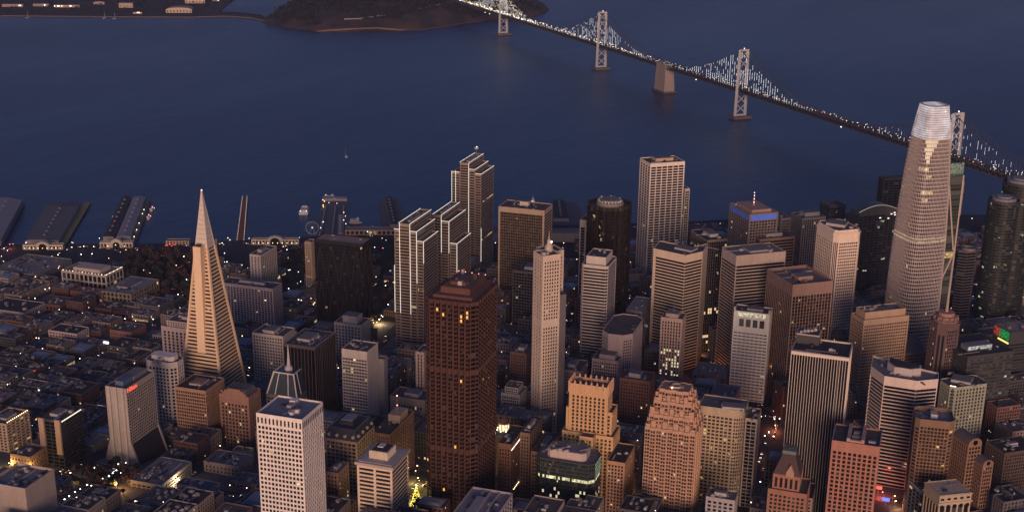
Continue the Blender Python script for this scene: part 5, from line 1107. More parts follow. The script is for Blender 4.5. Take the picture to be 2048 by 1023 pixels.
for q, k, r in blocks:
    if k == 'n' and any(mk(v) > -15 for v in q):    # cut along the diagonal street
        g = []
        for a, b in zip(q, q[1:]+q[:1]):
            ma, mb_ = mk(a)+15, mk(b)+15
            if ma <= 0: g.append(a)
            if (ma > 0) != (mb_ > 0): g.append(a+(b-a)*(ma/(ma-mb_)))
        if len(g) > 2: mb.poly([(v.x, v.y, gz(*v)+.17) for v in g])
        continue
    n = 5
    for i in range(n):
        for j in range(n):
            g = []
            for a, b in ((i, j), (i+1, j), (i+1, j+1), (i, j+1)):
                P = q[0]+(q[1]-q[0])*(a/n)+(q[3]-q[0])*(b/n); g.append((P.x, P.y, gz(P.x, P.y)+.16))
            mb.quad(*g)
    for i in range(4):
        a, b = q[i], q[(i+1) % 4]; n = 5
        for k2 in range(n): A = a+(b-a)*(k2/n); B = a+(b-a)*((k2+1)/n); mb.quad((A.x, A.y, gz(*A)-.5), (B.x, B.y, gz(*B)-.5), (B.x, B.y, gz(*B)+.16), (A.x, A.y, gz(*A)+.16))
struct(mb.build('pavement', pave))
for pk in PARKS[:3]:
    mb = MB(); mb.poly([(*v, gz(*v)+.3) for v in pk]); struct(mb.build('park_ground', stone((.03, .03, .022), .95, .5, .1)))
# ------------------------------------------------------------------ ordinary buildings filling the blocks
LATER = []                                          # (object, phrase, category, world point)
pal = [(.22, .2, .2), (.29, .23, .2), (.19, .1, .08), (.13, .07, .06), (.38, .32, .29), (.14, .13, .135), (.09, .085, .09), (.3, .22, .17), (.19, .145, .13)]
pnm = ['grey', 'tan', 'brick', 'maroon', 'pale', 'slate', 'dark', 'buff', 'brown']
rfs = [(ROOF, 'grey'), (ROOFL, 'light'), (ROOFD, 'dark'), (stone((.12, .12, .145), .9, .4, .2), 'bluish'), (stone((.17, .11, .1), .9, .4, .2), 'reddish')]
rd = random.Random(21)
GL = glass((.02, .019, .022), .05, (1, .72, .4), .9, .2)
def infill(q, h, kind):
    c = center(q); g = gz(c.x, c.y); ci = rd.randrange(len(pal)); ri = rd.randrange(len(rfs)); n = rd.random()
    word = 'tiny' if h < 9 else 'low' if h < 13 else 'mid-rise' if h < 24 else 'tall'
    b = thing('infill_building', '', 'building', (c.x, c.y, g)); wins = []
    z0 = min(gz(*v) for v in q)-2; col = stone(pal[ci]); sp = G(-rd.uniform(2.8, 4.2), rd.uniform(3.3, 4), rd.uniform(.35, .6), rd.uniform(.38, .6), (.8, .8, 1.4, 1.2), .35)
    pp = [tuple(v) for v in q]
    if rd.random() < .25 and h > 8:                 # L-shaped plan with a light well
        a, bb, cc, dd = q; pp = [tuple(v) for v in (a, bb, bb+(cc-bb)*.55, a+(bb-a)*.55+(cc-bb)*.55, a+(bb-a)*.55+(cc-bb), dd)]
    zr = tier(b, pp, z0, g+h, sp, col, wins, rd.choice((.5, .8, 1.2)), rfs[ri][0]); put_windows(b, wins, GL, 0)
    if rd.random() < .3:
        m2 = MB(); a, bb = (q[0], q[1]) if rd.random() < .5 else (q[3], q[0]); e = (bb-a).normalized(); nn = Vector((e.y, -e.x))*.12; lo, hi = min(gz(*a), gz(*bb))+.8, max(gz(*a), gz(*bb))+3.4
        m2.quad((*(a+e*1.5+nn), lo), (*(bb-e*1.5+nn), lo), (*(bb-e*1.5+nn), hi), (*(a+e*1.5+nn), hi)); m2.build('shopfront', litglass((1, .68, .36), rd.choice((.5, .9, 1.4))), b)
    if rd.random() < .55:                           # a paler coping round the roof edge
        m2 = MB(); qi = inset(pp, .5)
        for i in range(len(pp)): j = (i+1) % len(pp); m2.quad((*pp[i], g+h+.03), (*pp[j], g+h+.03), (*qi[j], g+h+.03), (*qi[i], g+h+.03))
        m2.build('coping', rd.choice((UNIT, ROOFL, stone((.4, .34, .31)))), b)
    feat = 'with bare roof'; sd = rd.random()
    cr = center(pp)
    if sd < .3: roof_stuff(b, q, zr, rd.randint(3, 7), rd.randrange(999), True, 3.2, pent=(rd.uniform(.2, .5), rd.uniform(.2, .4)), pcol=stone(pal[rd.randrange(len(pal))])); feat = 'with a roof house'
    elif sd < .7: roof_stuff(b, q, zr, rd.randint(3, 8), rd.randrange(999), False); feat = 'with scattered roof boxes'
    elif sd < .82:
        m2 = MB(); s = [tuple(Vector(v)*.8+c*.2) for v in q]; m2.prism(s, zr, zr+1.6, poly2=[tuple(Vector(v)*.5+c*.5) for v in q]); m2.build('skylight', stone((.2, .24, .3), .3, .3, .3), b); feat = 'with a long skylight'
    else: roof_stuff(b, q, zr, 2, rd.randrange(999), False); feat = 'with few roof boxes'
    if rd.random() < .1:
        m2 = MB(); v = Vector(q[0])*.9+c*.1; m2.ball((v.x, v.y, g+h+.6), .4); m2.build('roof_lamp', glow((1, .85, .65), 4), b)
    LATER.append((b, '%s %s building, %s roof' % (word, pnm[ci], rfs[ri][1]), 'building', (c.x, c.y, g+h)))
    FOOT.append([Vector(v) for v in q])
def vis(x, y, z, m=20):
    X, Y = proj((x, y, z)); return -m < X < 2048+m and -m < Y < 1023+m+25
cand = []
for q, k, (a0, a1, b0, b1) in blocks:
    A, B = (E81, F351) if k == 'n' else (T1, S1); O = Vector((0, 0)) if k == 'n' else O1
    c = (q[0]+q[2])/2; tall = 0
    nb = 3 if k == 'n' else 5; bs_ = [b0+(b1-b0)*(i/nb) for i in range(nb+1)]
    for bb0, bb1 in zip(bs_, bs_[1:]):
        a = a0
        while a < a1-8:
            w = min(rd.uniform(16, 34), a1-a); w = a1-a if a1-a-w < 11 else w
            o = rd.uniform(0, 4) if k == 's' else rd.uniform(0, 2.5)
            L = [O+A*x+B*y for x, y in ((a+.3, bb0+o), (a+w-.3, bb0+o), (a+w-.3, bb1-.4), (a+.3, bb1-.4))]
            if k == 's': L = L[::-1]
            a += w; cc = center(L)
            if k == 'n':
                u, v = cc.dot(E81), cc.dot(F351)
                h = rd.uniform(7, 15) if v > 40 or u < -200 and v > -120 else rd.uniform(22, 52) if v < -300 else rd.uniform(16, 42) if v < -57 else rd.uniform(10, 22)
                if u > 150 and v > -60: h = rd.uniform(7, 16)
            else: h = rd.uniform(16, 50) if cc.x < 620 else rd.uniform(10, 26)
            if not vis(cc.x, cc.y, gz(*cc)+h): continue
            if cc.x > shx(cc.y)-40 or any(inside(cc, pk) for pk in PARKS): continue
            if k == 'n' and any(mk(v2) > -17 for v2 in L): continue
            if any(overlap(L, F) for F in FOOT): continue
            cand.append((L, h, k)); FOOT.append([v for v in L])
bpy.context.view_layer.update()
dg = bpy.context.evaluated_depsgraph_get()
def seen(pts):
    for p in pts:
        d = Vector(p)-CAM; r = SC.ray_cast(dg, CAM, d.normalized(), distance=d.length-1.5)
        if not r[0]: return True
    return False
for L, h, k in cand:
    c = center(L); g = gz(c.x, c.y); pts = [(c.x, c.y, g+h+1)]+[(v.x, v.y, g+h+.5) for v in L]+[(*(L[0]*.5+L[3]*.5), g+h*.6), (*(L[0]*.5+L[1]*.5), g+h*.6)]
    if seen(pts): infill(L, h, k)
# ------------------------------------------------------------------ piers, boats and the waterfront
WOODM = stone((.1, .085, .075), .9, .4, .2); PLANK = stone((.16, .15, .16), .9, .4, .1)
def W2(x, y, z=0.): return Vector(unp(x, y, z)[:2])
def pier(label, q, sheds, edge=None):
    q = [W2(x, y, 3) for x, y in q]; c = center(q); t = thing('pier', label, 'pier', (c.x, c.y, 0)); h = hull(q)
    mb = MB(); mb.prism(h, 1.6, 3, bot=True); mb.build('deck', PLANK, t)
    pl = MB(); d, l = q[3]-q[0], q[1]-q[0]
    for i in range(12):
        for j in range(4): v = q[0]+d*((i+.5)/12)+l*((j+.5)/4); pl.bar((*v, -3), (*v, 1.7), .9, k=6)
    pl.build('piles', WOODM, t)
    P = lambda s, u: (q[0]*(1-s)+q[1]*s)*(1-u)+(q[3]*(1-s)+q[2]*s)*u
    for s0, s1, u0, u1, hh, col, rc in sheds:
        A, B, Cc, D = P(s0, u0), P(s1, u0), P(s1, u1), P(s0, u1); z = 3+hh
        w = MB(); w.prism([tuple(v) for v in (A, B, Cc, D)], 3, z, top=False); w.build('shed_wall', col, t)
        r = MB(); rg0, rg1 = (A+B)/2, (D+Cc)/2; k = hh*.28
        r.quad((*A, z), (*rg0, z+k), (*rg1, z+k), (*D, z)); r.quad((*rg0, z+k), (*B, z), (*Cc, z), (*rg1, z+k)); r.poly([(*A, z), (*B, z), (*rg0, z+k)]); r.poly([(*Cc, z), (*D, z), (*rg1, z+k)]); r.build('shed_roof', rc, t)
        for i in range(1, 9): m = MB(); v0 = rg0+(rg1-rg0)*(i/9); m.box(v0, 1.6, 3, z+k-.3, z+k+1, 0); m.build('roof_vent', UNIT, t)
    if edge:
        s0, s1, m_ = edge; A, B, Cc, D = P(s0, 0), P(s1, 0), P(s1, 1), P(s0, 1); e_ = MB(); e_.poly([(*v, 3.02) for v in (A, B, Cc, D)]); e_.build('apron', m_, t)
    return t, P
wallp = stone((.33, .3, .28)); rgrey = stone((.3, .29, .32), .9, .3, .1); rdark = stone((.07, .07, .075), .9, .3, .1)
pier('grey-roofed pier shed at the far left edge of the waterfront', [(-75, 497), (4, 495), (50, 408), (-10, 402)], [(.05, .95, .03, .97, 9, wallp, rgrey)])
pier('broad dark pier with a yellowish apron on its right side', [(45, 492), (130, 492), (182, 404), (95, 404)], [(.06, .84, .03, .8, 7, wallp, stone((.16, .16, .17), .9, .4, .06))], (.85, .99, stone((.32, .27, .1))))
t, P = pier('pier with a dark and a grey shed side by side and a yellow line', [(203, 486), (272, 486), (302, 400), (244, 400)], [(.04, .34, .03, .97, 8, wallp, rdark), (.42, .84, .03, .97, 8, wallp, rgrey)], (.86, .92, stone((.45, .36, .06))))
for u in (.1, .25, .4, .62, .72): mb = MB(); v = P(.9, u); mb.ball((*v, 6), .6); mb.build('pier_lamp', glow((1, .9, .75), 5), t)
t, P = pier('narrow wooden pier lit by two rows of lamps reaching out into the bay', [(472, 486), (490, 486), (496, 396), (484, 396)], [], (.1, .9, stone((.3, .1, .06))))
for i in range(20):
    for s in (.12, .88):
        mb = MB(); v = P(s, .02+i*.05); mb.bar((*v, 3), (*v, 7.5), .3, k=6); mb.build('lamp_post', METAL, t); mb = MB(); mb.ball((*v, 7.9), .4); mb.build('lamp_globe', glow((1, .8, .66), 2.6), t)
pier('dark empty pier left of the light-lined slabs', [(768, 467), (818, 467), (800, 398), (757, 398)], [(.3, .62, .15, .95, 6, wallp, rdark)])
pier('dark pier seen between the framed brown tower and the round tower', [(1098, 448), (1180, 448), (1152, 404), (1102, 402)], [(.1, .5, .1, .9, 6, wallp, rdark)])
t, P = pier('ferry landing with gangways and lit canopies behind the black braced tower', [(628, 472), (700, 472), (694, 397), (645, 397)], [(.0, 1., .93, 1, 3.5, wallp, stone((.42, .4, .42))), (.66, .8, .05, .5, 3, wallp, rgrey)])
for s, u, c_, r_ in ((.05, .9, (1, .6, .25), .8), (.12, .86, (1, .5, .2), .9), (.1, .75, (1, .45, .15), 1.), (.12, .7, (1, .5, .2), .8), (.3, .82, (1, 1, 1), .5), (.6, .8, (1, 1, 1), .5), (.85, .55, (1, .8, .6), .6), (.9, .45, (1, .7, .5), .6), (.84, .35, (1, .9, .8), .6), (.9, .25, (1, .9, .8), .6), (.2, .3, (1, .95, .9), .7), (.16, .15, (1, .95, .9), .6)):
    mb = MB(); v = P(s, u); mb.ball((*v, 7), r_); mb.build('landing_lamp', glow(c_, 4), t)
for s in (.15, .5, .8): mb = MB(); mb.bar((*P(s, .02), 4), (*P(s+.05, .75), 5), 2.2, 2.4); mb.build('gangway', stone((.36, .35, .38)), t)
def bulkhead(label, x0, x1, y, h, lit):
    A, B = W2(x0, y, 4), W2(x1, y, 4); d = (B-A).normalized(); n = Vector((d.y, -d.x)); L = (B-A).length; c = (A+B)/2; an = math.degrees(math.atan2(d.x, d.y)); t = thing('bulkhead_building', label, 'building', (c.x, c.y, 4)); col = stone((.6, .52, .42))
    wins = []; q = [tuple(v) for v in (A, B, B-n*9, A-n*9)]; tier(t, q, 3, 4+h, [G(-5, h, .5, .5, (1, 1, 1, .3)), None, None, None], col, wins, .8); put_windows(t, wins, GW, 60)
    m = MB(); w = L*.13; pts = [(-w*1.3, 0), (w*1.3, 0), (w*1.3, h*1.05), (w*.8, h*1.4), (0, h*1.62), (-w*.8, h*1.4), (-w*1.3, h*1.05)]
    f = [(*(c+d*x+n*1.2), 4+z) for x, z in pts]; bk = [(*(c+d*x-n*6), 4+z) for x, z in pts]; m.poly(f)
    for i in range(len(pts)): j = (i+1) % len(pts); m.quad(f[j], f[i], bk[i], bk[j])
    m.build('gateway', col, t); m = MB(); r = w*.8; ar = [(-r, 0), (r, 0)]+[(r*math.cos(k*math.pi/8), h*.5+r*math.sin(k*math.pi/8)*.9) for k in range(9)]; m.poly([(*(c+d*x+n*1.3), 4+z) for x, z in ar]); m.build('arch', C['black'], t)
    for k in range(lit): m = MB(); s = (k+.5)/lit; m.ball((*(A+d*L*s+n*1.5), 4+h*.35), .55); m.build('wall_lamp', glow((1, .72, .4), 4), t)
    REFS.append((None, None, c)); FOOT.append([Vector(v) for v in q])
bulkhead('warm-lit white building with a dark arch at the head of the broad left pier', 46, 126, 499, 8, 9)
bulkhead('white building with a dark arch at the head of the twin-shed pier', 200, 266, 495, 9, 2)
bulkhead('long floodlit bulkhead building with a central arch right of the lamp-lined pier', 503, 598, 489, 9, 10)
t = thing('restaurant', 'small yellow-lit waterfront restaurant with red lights beside the dark park', 'building', (*W2(354, 490, 4), 4)); A, B = W2(332, 490, 4), W2(378, 490, 4); n = Vector(((B-A).y, -(B-A).x)).normalized(); wins = []
tier(t, [tuple(v) for v in (A, B, B-n*12, A-n*12)], 3, 11, [G(7, 3.4, .55, .6, (1, 1, .6, .5)), None, None, None], stone((.62, .5, .36)), wins, .6); put_windows(t, wins, GW, 60)
for k in range(6): m = MB(); m.ball((*(A+(B-A)*(.02+k*.09)+n*(4+3*(k % 2))), 5+k % 3), .55); m.build('red_lamp', glow((1, .12, .1), 4), t)
A, B = W2(690, 470, 4), W2(792, 470, 4); n = Vector(((B-A).y, -(B-A).x)).normalized(); c = (A+B)/2; t = thing('ferry_shed', 'long tan-roofed waterfront shed between the black braced tower and light-lined slabs', 'building', (c.x, c.y, 4)); wins = []
tier(t, [tuple(v) for v in (A, B, B-n*16, A-n*16)], 3, 13, [G(-7, 8, .5, .5, (1, 1, 1, 1)), None, None, None], stone((.4, .3, .22)), wins, .6, roof=stone((.3, .22, .19))); put_windows(t, wins, GW, 40)
# clock tower of the ferry hall
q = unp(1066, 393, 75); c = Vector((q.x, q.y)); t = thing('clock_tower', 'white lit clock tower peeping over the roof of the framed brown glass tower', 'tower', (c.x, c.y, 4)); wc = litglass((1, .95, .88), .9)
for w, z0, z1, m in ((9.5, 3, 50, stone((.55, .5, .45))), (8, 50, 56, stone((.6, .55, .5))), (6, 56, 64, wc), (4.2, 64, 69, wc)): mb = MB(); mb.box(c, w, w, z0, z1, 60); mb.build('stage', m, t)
mb = MB(); mb.prism(ngon(c, 2.2, 10), 69, 72); mb.prism(ngon(c, 1.6, 10), 72, 75, poly2=ngon(c, .2, 10)); mb.bar((c.x, c.y, 75), (c.x, c.y, 80), .3, k=6); mb.build('lantern', stone((.6, .56, .5)), t)
mb = MB(); a_ = math.radians(242); v = c+Vector((math.sin(a_), math.cos(a_)))*5.1; mb.bar((*v, 46), (*(v+Vector((math.sin(a_), math.cos(a_)))*.2), 46), 5, 5, k=16); mb.build('clock_face', stone((.7, .68, .62)), t)
mb = MB(); mb.box(c, 24, 190, 3, 18, 60); mb.build('hall', stone((.45, .4, .35)), t); mb = MB(); mb.box(c, 20, 186, 18, 20.5, 60); mb.build('hall_roof', stone((.25, .2, .19)), t)
# the observation wheel
q = unp(625, 468, 4); c = Vector((q.x, q.y)); t = thing('observation_wheel', 'pale ring-shaped observation wheel at the shore left of the black braced tower', 'wheel', (c.x, c.y, 4)); d = bear(150).to_2d(); R_ = 10; z = 15; m = MB(); mm = stone((.3, .3, .33)); sp = MB()
for k in range(28):
    a, b = 2*math.pi*k/28, 2*math.pi*(k+1)/28
    for o in (-.8, .8):
        n = Vector((d.y, -d.x))*o; m.bar((*(c+d*R_*math.cos(a)+n), z+R_*math.sin(a)), (*(c+d*R_*math.cos(b)+n), z+R_*math.sin(b)), .5)
    if k % 2 == 0: sp.bar((*c, z), (*(c+d*R_*math.cos(a)), z+R_*math.sin(a)), .22); g = MB(); g.box(c+d*(R_+.2)*math.cos(a), 1.6, 1.6, z+R_*math.sin(a)-2, z+R_*math.sin(a)-.3, 150); g.build('gondola', stone((.4, .4, .42)), t)
m.build('rim', mm, t); sp.build('spokes', mm, t); m = MB()
for s in (-1, 1): n = Vector((d.y, -d.x))*1.8; m.bar((*(c+d*6*s+n), 3), (*(c+n), z), .6); m.bar((*(c+d*6*s-n), 3), (*(c-n), z), .6)
m.build('support', mm, t); m = MB(); m.ball((*c, z), 1.2); m.build('hub_lamp', glow((1, 1, 1), 1.2), t)
# boats
def hullmesh(L, Wd, h, z0=-.4):
    m = MB(); n = 9; pr = []
    for i in range(n):
        u = i/(n-1); w = Wd/2*(1 if u < .55 else max(.03, 1-((u-.55)/.45)**1.8)); pr.append((L*(u-.5), w))
    for (x0, w0), (x1, w1) in zip(pr, pr[1:]):
        m.quad((x0, -w0*.75, z0), (x1, -w1*.75, z0), (x1, -w1, h), (x0, -w0, h)); m.quad((x1, w1*.75, z0), (x0, w0*.75, z0), (x0, w0, h), (x1, w1, h)); m.quad((x0, -w0, h), (x1, -w1, h), (x1, w1, h), (x0, w0, h))
    x0, w0 = pr[0]; m.quad((x0, w0*.75, z0), (x0, -w0*.75, z0), (x0, -w0, h), (x0, w0, h)); return m
WB = stone((.62, .6, .6), .5, .15)
def boat(label, x, y, heading, L, Wd, decks, lit=(), name='ferry_boat', cat='boat'):
    q = unp(x, y, 0); t = thing(name, label, cat, (q.x, q.y, 0)); t.rotation_euler.z = R(90-heading); t['_b'] = (0, 0, 0)
    o = hullmesh(L, Wd, 2.2).build('hull', WB, t, (0, 0, 0)); z = 2.2
    for k in range(decks):
        m = MB(); s = 1-.14*k; l = L*(.72-.1*k); m.box((-L*.06, 0), l, Wd*.86*s, z, z+2.6, 0); m.build('deck_house', WB, t, (0, 0, 0)); m = MB(); m.box((-L*.06, 0), l*.96, Wd*.87*s, z+.9, z+1.9, 0); m.build('window_band', DARKM, t, (0, 0, 0)); z += 2.6
    m = MB(); m.box((L*.18, 0), 3.5, Wd*.5, z, z+2.4, 0); m.build('wheelhouse', WB, t, (0, 0, 0)); m = MB(); m.bar((L*.1, 0, z), (L*.1, 0, z+5), .25, k=6); m.build('mast', METAL, t, (0, 0, 0))
    for px_, py_, pz_, c_ in lit: m = MB(); m.ball((px_*L, py_*Wd, z*pz_), .55); m.build('boat_lamp', glow(c_, 4), t, (0, 0, 0))
    return t
boat('large white ferry moored stern-on, left of the ferry landing', 609, 424, 60, 34, 17, 2, ((-.5, .3, .9, (1, .9, .8)), (-.5, -.3, .9, (1, .9, .8))))
boat('white twin-deck ferry right of the ferry landing', 711, 446, 150, 22, 9, 2, ((0, .5, .3, (1, .8, .5)),))
boat('small ferry with lights at the outer end of the ferry landing', 660, 396, 150, 24, 8, 1, ((-.3, 0, 1.3, (1, .7, .3)), (.2, .4, 1, (1, .8, .5))))
for i, (x, y, l) in enumerate(((298, 437, 'nearer of two small red-lit boats right of the twin-shed pier'), (305, 421, 'farther of two small red-lit boats right of the twin-shed pier'), (231, 436, 'small red-lit boat left of the twin-shed pier'))):
    boat(l, x, y, 60+i*8, 14, 5, 1, ((-.3, .5, .9, (1, .25, .2)), (.2, -.5, .8, (1, .5, .4)), (0, 0, 1.4, (1, .3, .25))), 'small_boat')
t = boat('small sightseeing boat lit blue and orange by the shore, left of the dark empty pier', 748, 462, 20, 16, 5, 1, ((-.3, 0, 1.3, (1, .55, .3)), (0, .4, 1.2, (.4, .5, 1)), (.3, 0, 1.4, (.9, .9, 1))), 'small_boat')
q = unp(692, 313, 0); t = thing('sailboat', 'lone white sailboat out on the open bay', 'sailboat', (q.x, q.y, 0)); t.rotation_euler.z = R(40); t['_b'] = (0, 0, 0)
t.scale = (1.25, 1.25, 1.25)
hullmesh(13, 4, 1.2).build('hull', stone((.7, .72, .74), .5), t, (0, 0, 0)); m = MB(); m.bar((1, 0, 1), (1, 0, 19), .25, k=6); m.bar((1, 0, 2.4), (-5.5, 0, 2.4), .2, k=6); m.build('mast', METAL, t, (0, 0, 0))
m = MB(); sl = stone((.85, .88, .9), .8, .05); a = [(.9, .05, 2.6), (-5.4, .9, 2.6), (.9, .05, 18.6)]; b = [(x, y-.08, z_) for x, y, z_ in a]; m.poly(a); m.poly(b[::-1]); m.build('mainsail', sl, t, (0, 0, 0))
m = MB(); m.poly([(1.2, 0, 16), (6.2, 0, 1.4), (1.4, 1.3, 2.)]); m.poly([(1.2, -.06, 16), (1.4, 1.24, 2.), (6.2, -.06, 1.4)]); m.build('jib', sl, t, (0, 0, 0))
for i, (x, y) in enumerate(((56, 34), (210, 35), (230, 36))):
    t = thing('sailboat', ('leftmost', 'middle', 'rightmost')[i]+' of three tiny white boats anchored off the far left shore', 'sailboat', (*W2(x, y+2), 0), 'boats off the far shore'); t['_b'] = (0, 0, 0); hullmesh(16, 6, 2).build('hull', WB, t, (0, 0, 0)); m = MB(); m.bar((0, 0, 2), (0, 0, 20), .8, k=6); m.build('mast', WB, t, (0, 0, 0))
# ------------------------------------------------------------------ islands
front = [(522, 46), (545, 51), (600, 60), (640, 63), (700, 64), (760, 63), (850, 58), (930, 46), (975, 40), (1050, 34), (1092, 27), (1100, 20), (1090, 10), (1040, -12), (950, -30), (820, -38), (700, -30), (620, -8), (560, 22), (530, 36)]
outl = [W2(*v) for v in front]; IC = center(outl)
def radius(th):
    d = Vector((math.cos(th), math.sin(th)))
    for i in range(len(outl)):
        a, b = outl[i]-IC, outl[(i+1) % len(outl)]-IC; e = b-a; den = d.x*e.y-d.y*e.x
        if abs(den) < 1e-9: continue
        t_ = (a.x*e.y-a.y*e.x)/den; s_ = (a.x*d.y-a.y*d.x)/den
        if t_ > 0 and -1e-6 <= s_ <= 1+1e-6: return t_
    return 300.
from mathutils import noise
def ih(p):
    v = Vector(p[:2])-IC; r = v.length; k = r/radius(math.atan2(v.y, v.x)); 
    if k >= 1: return 0
    return 108*(1-k)**.62*(.86+.3*noise.noise(Vector((p[0]*.004, p[1]*.004, 3))))+7*noise.noise(Vector((p[0]*.02, p[1]*.02, 0)))*(1-k)
mb = MB(); NR, NA = 26, 110
for i in range(NR+1):
    for j in range(NA):
        th = 2*math.pi*j/NA; k = 1-(i/NR)**1.3; p = IC+Vector((math.cos(th), math.sin(th)))*radius(th)*k*.9995; mb.v.append((p.x, p.y, -2 if i == 0 else ih(p)))
for i in range(NR):
    for j in range(NA): a, b = i*NA+j, i*NA+(j+1) % NA; mb.f.append((a, b, b+NA, a+NA))
hm, nt, bs = newmat('island_ground'); N, Lk = nt.nodes, nt.links; tc = N.new('ShaderNodeTexCoord'); n1 = N.new('ShaderNodeTexNoise'); n1.inputs['Scale'].default_value = .012; n1.inputs['Detail'].default_value = 6; Lk.new(tc.outputs['Object'], n1.inputs['Vector'])
cr = N.new('ShaderNodeValToRGB'); e_ = cr.color_ramp.elements; e_[0].position = .4; e_[0].color = (.018, .015, .013, 1); e_[1].position = .66; e_[1].color = (.075, .045, .035, 1); Lk.new(n1.outputs['Fac'], cr.inputs[0]); Lk.new(cr.outputs[0], bs.inputs['Base Color']); bs.inputs['Roughness'].default_value = .95
o = mb.build('island_hill', hm); struct(o)
for pl in o.data.polygons: pl.use_smooth = True
def ihit(x, y):
    z = 40.
    for _ in range(25): P = unp(x, y, z); z = .5*z+.5*ih(P)
    return Vector((P.x, P.y, ih(P)))
def ribbon(pts, w, m, name='island_road', lift=1.2):
    mb = MB(); P = [ihit(*v) for v in pts]; Q = []
    for a, b in zip(P, P[1:]):
        for k in range(6): Q.append(a.lerp(b, k/6))
    Q.append(P[-1]); prev = None
    for i, a in enumerate(Q):
        d = (Q[min(i+1, len(Q)-1)]-Q[max(i-1, 0)]); d.z = 0; d.normalize(); n = Vector((-d.y, d.x, 0))*w/2; a = Vector((a.x, a.y, ih(a)+lift)); l, r = a+n, a-n
        if prev: mb.quad(prev[0], prev[1], r, l); mb.quad(prev[1], (prev[1].x, prev[1].y, prev[1].z-5), (r.x, r.y, r.z-5), r)
        prev = (l, r)
    struct(mb.build(name, m))
rmat = stone((.4, .34, .29), .9, .3, .02)
ribbon([(688, 38), (720, 37), (755, 32), (790, 27)], 13, rmat); ribbon([(825, 19), (850, 15), (872, 10), (895, 3)], 13, rmat); ribbon([(632, 62), (700, 61), (770, 60), (850, 54), (920, 47), (970, 41)], 10, stone((.22, .15, .11), .9, .4, .02), 'island_shore_road', .8)
rt = random.Random(5)
tm = stone((.022, .024, .02), .95, .5, .05)
def leaf_crown(mb, c, r, h, n, rr):                 # many small leaf clumps in a crown shape
    for _ in range(n):
        th, ph = rr.uniform(0, 2*math.pi), rr.uniform(-1, 1); k = rr.uniform(.45, 1.); s = math.sqrt(1-ph*ph)
        p = Vector((c[0]+r*k*s*math.cos(th), c[1]+r*k*s*math.sin(th), c[2]+h*k*ph)); a = Vector((rr.uniform(-1, 1), rr.uniform(-1, 1), rr.uniform(-.4, 1))).normalized(); b = a.orthogonal().normalized(); d = a.cross(b); q = r*rr.uniform(.22, .42)
        mb.quad(p-b*q-d*q*.7, p+b*q*.8-d*q, p+b*q+d*q*.8, p-b*q*.7+d*q)
mb = MB()
for _ in range(3600):
    th = rt.uniform(0, 2*math.pi); k = math.sqrt(rt.uniform(.02, .93)); P = IC+Vector((math.cos(th), math.sin(th)))*radius(th)*k; X = proj((P.x, P.y, 0))[0]
    if noise.noise(Vector((P.x*.005, P.y*.005, 9))) < (-.35 if X < 640 else .02 if k > .75 else -.15): continue
    z = ih(P); h = rt.uniform(9, 17); leaf_crown(mb, (P.x, P.y, z+h*.42), h*.6, h*.6, 9, rt)
o = mb.build('island_wood', tm); o['kind'] = 'stuff'; tag(o, 'dark wood covering the hilly island at the top', 'wood')
tif = [(-140, 33), (0, 33), (200, 35), (380, 36), (450, 34), (500, 37), (530, 44), (545, 42), (520, 31), (478, 26), (440, 25), (452, 12), (474, -4), (430, -60), (-160, -60)]
mb = MB(); q = [tuple(W2(*v)) for v in tif]; mb.prism(q, -2, 3.); o = mb.build('flat_island', land_m); struct(o)
mb = MB(); q = [W2(*v) for v in tif[:7]]
for a, b in zip(q, q[1:]): n = (b-a).normalized(); n = Vector((-n.y, n.x))*7; mb.quad((*a, 3.3), (*b, 3.3), (*(b+n), 3.3), (*(a+n), 3.3)); mb.quad((*(a), -1), (*(b), -1), (*b, 3.3), (*a, 3.3))
struct(mb.build('shore_path', stone((.34, .25, .2), .9, .3, .02)))
pale = stone((.62, .5, .36)); 
def hangar(label, x, y, wpx, h, dep, arch, col, name='hangar', lamps=0):
    A, B = W2(x-wpx/2, y, 3), W2(x+wpx/2, y, 3); d = (B-A).normalized(); n = Vector((-d.y, d.x)); n = n if n.dot(A-Vector(CAM[:2])) > 0 else -n; c = (A+B)/2+n*dep/2; t = thing(name, label, 'building', (c.x, c.y, 3)); L = (B-A).length; m = MB(); pts = [(0, 0), (L, 0)]+([(L, h*.6)]+[(L*(.5+.5*math.cos(k*math.pi/8)), h*.6+h*.4*math.sin(k*math.pi/8)) for k in range(1, 8)]+[(0, h*.6)] if arch else [(L, h), (0, h)])
    f = [(*(A+d*s), 3+z_) for s, z_ in pts]; g = [(*(A+d*s+n*dep), 3+z_) for s, z_ in pts]; m.poly(f); m.poly(g[::-1]); m.build('wall', col, t); r = MB()
    for i in range(1, len(pts)): j = (i+1) % len(pts); r.quad(f[i], f[j], g[j], g[i]) if i != 0 else None
    r.build('roof', stone((.3, .25, .24)), t); m = MB()
    for k in range(max(3, int(wpx/6))): s = L*(k+.5)/max(3, int(wpx/6)); v = A+d*s-n*.4; m.quad((*(v-d*L*.02), 5), (*(v+d*L*.02), 5), (*(v+d*L*.02), 3+h*.5), (*(v-d*L*.02), 3+h*.5))
    o = m.build('window', DARKM, t); o['kind'] = 'stuff'
    for k in range(lamps): m = MB(); m.ball((*(A+d*L*RD.random()-n*2), 8), 1.6); m.build('lamp', glow((1, .8, .55), 4), t)
hangar('pale curved-roof hall on the flat island, nearest the shore', 358, 26, 52, 19, 60, True, pale)
hangar('pale block cut by the top edge on the flat island', 390, 7, 40, 18, 40, False, pale)
hangar('square tan building with a grey side on the flat island', 252, 16, 28, 17, 34, False, stone((.5, .4, .28)))
hangar('low pink lit row on the flat island at the top left corner', 25, 14, 42, 9, 20, False, stone((.5, .33, .28)), 'long_building', 2)
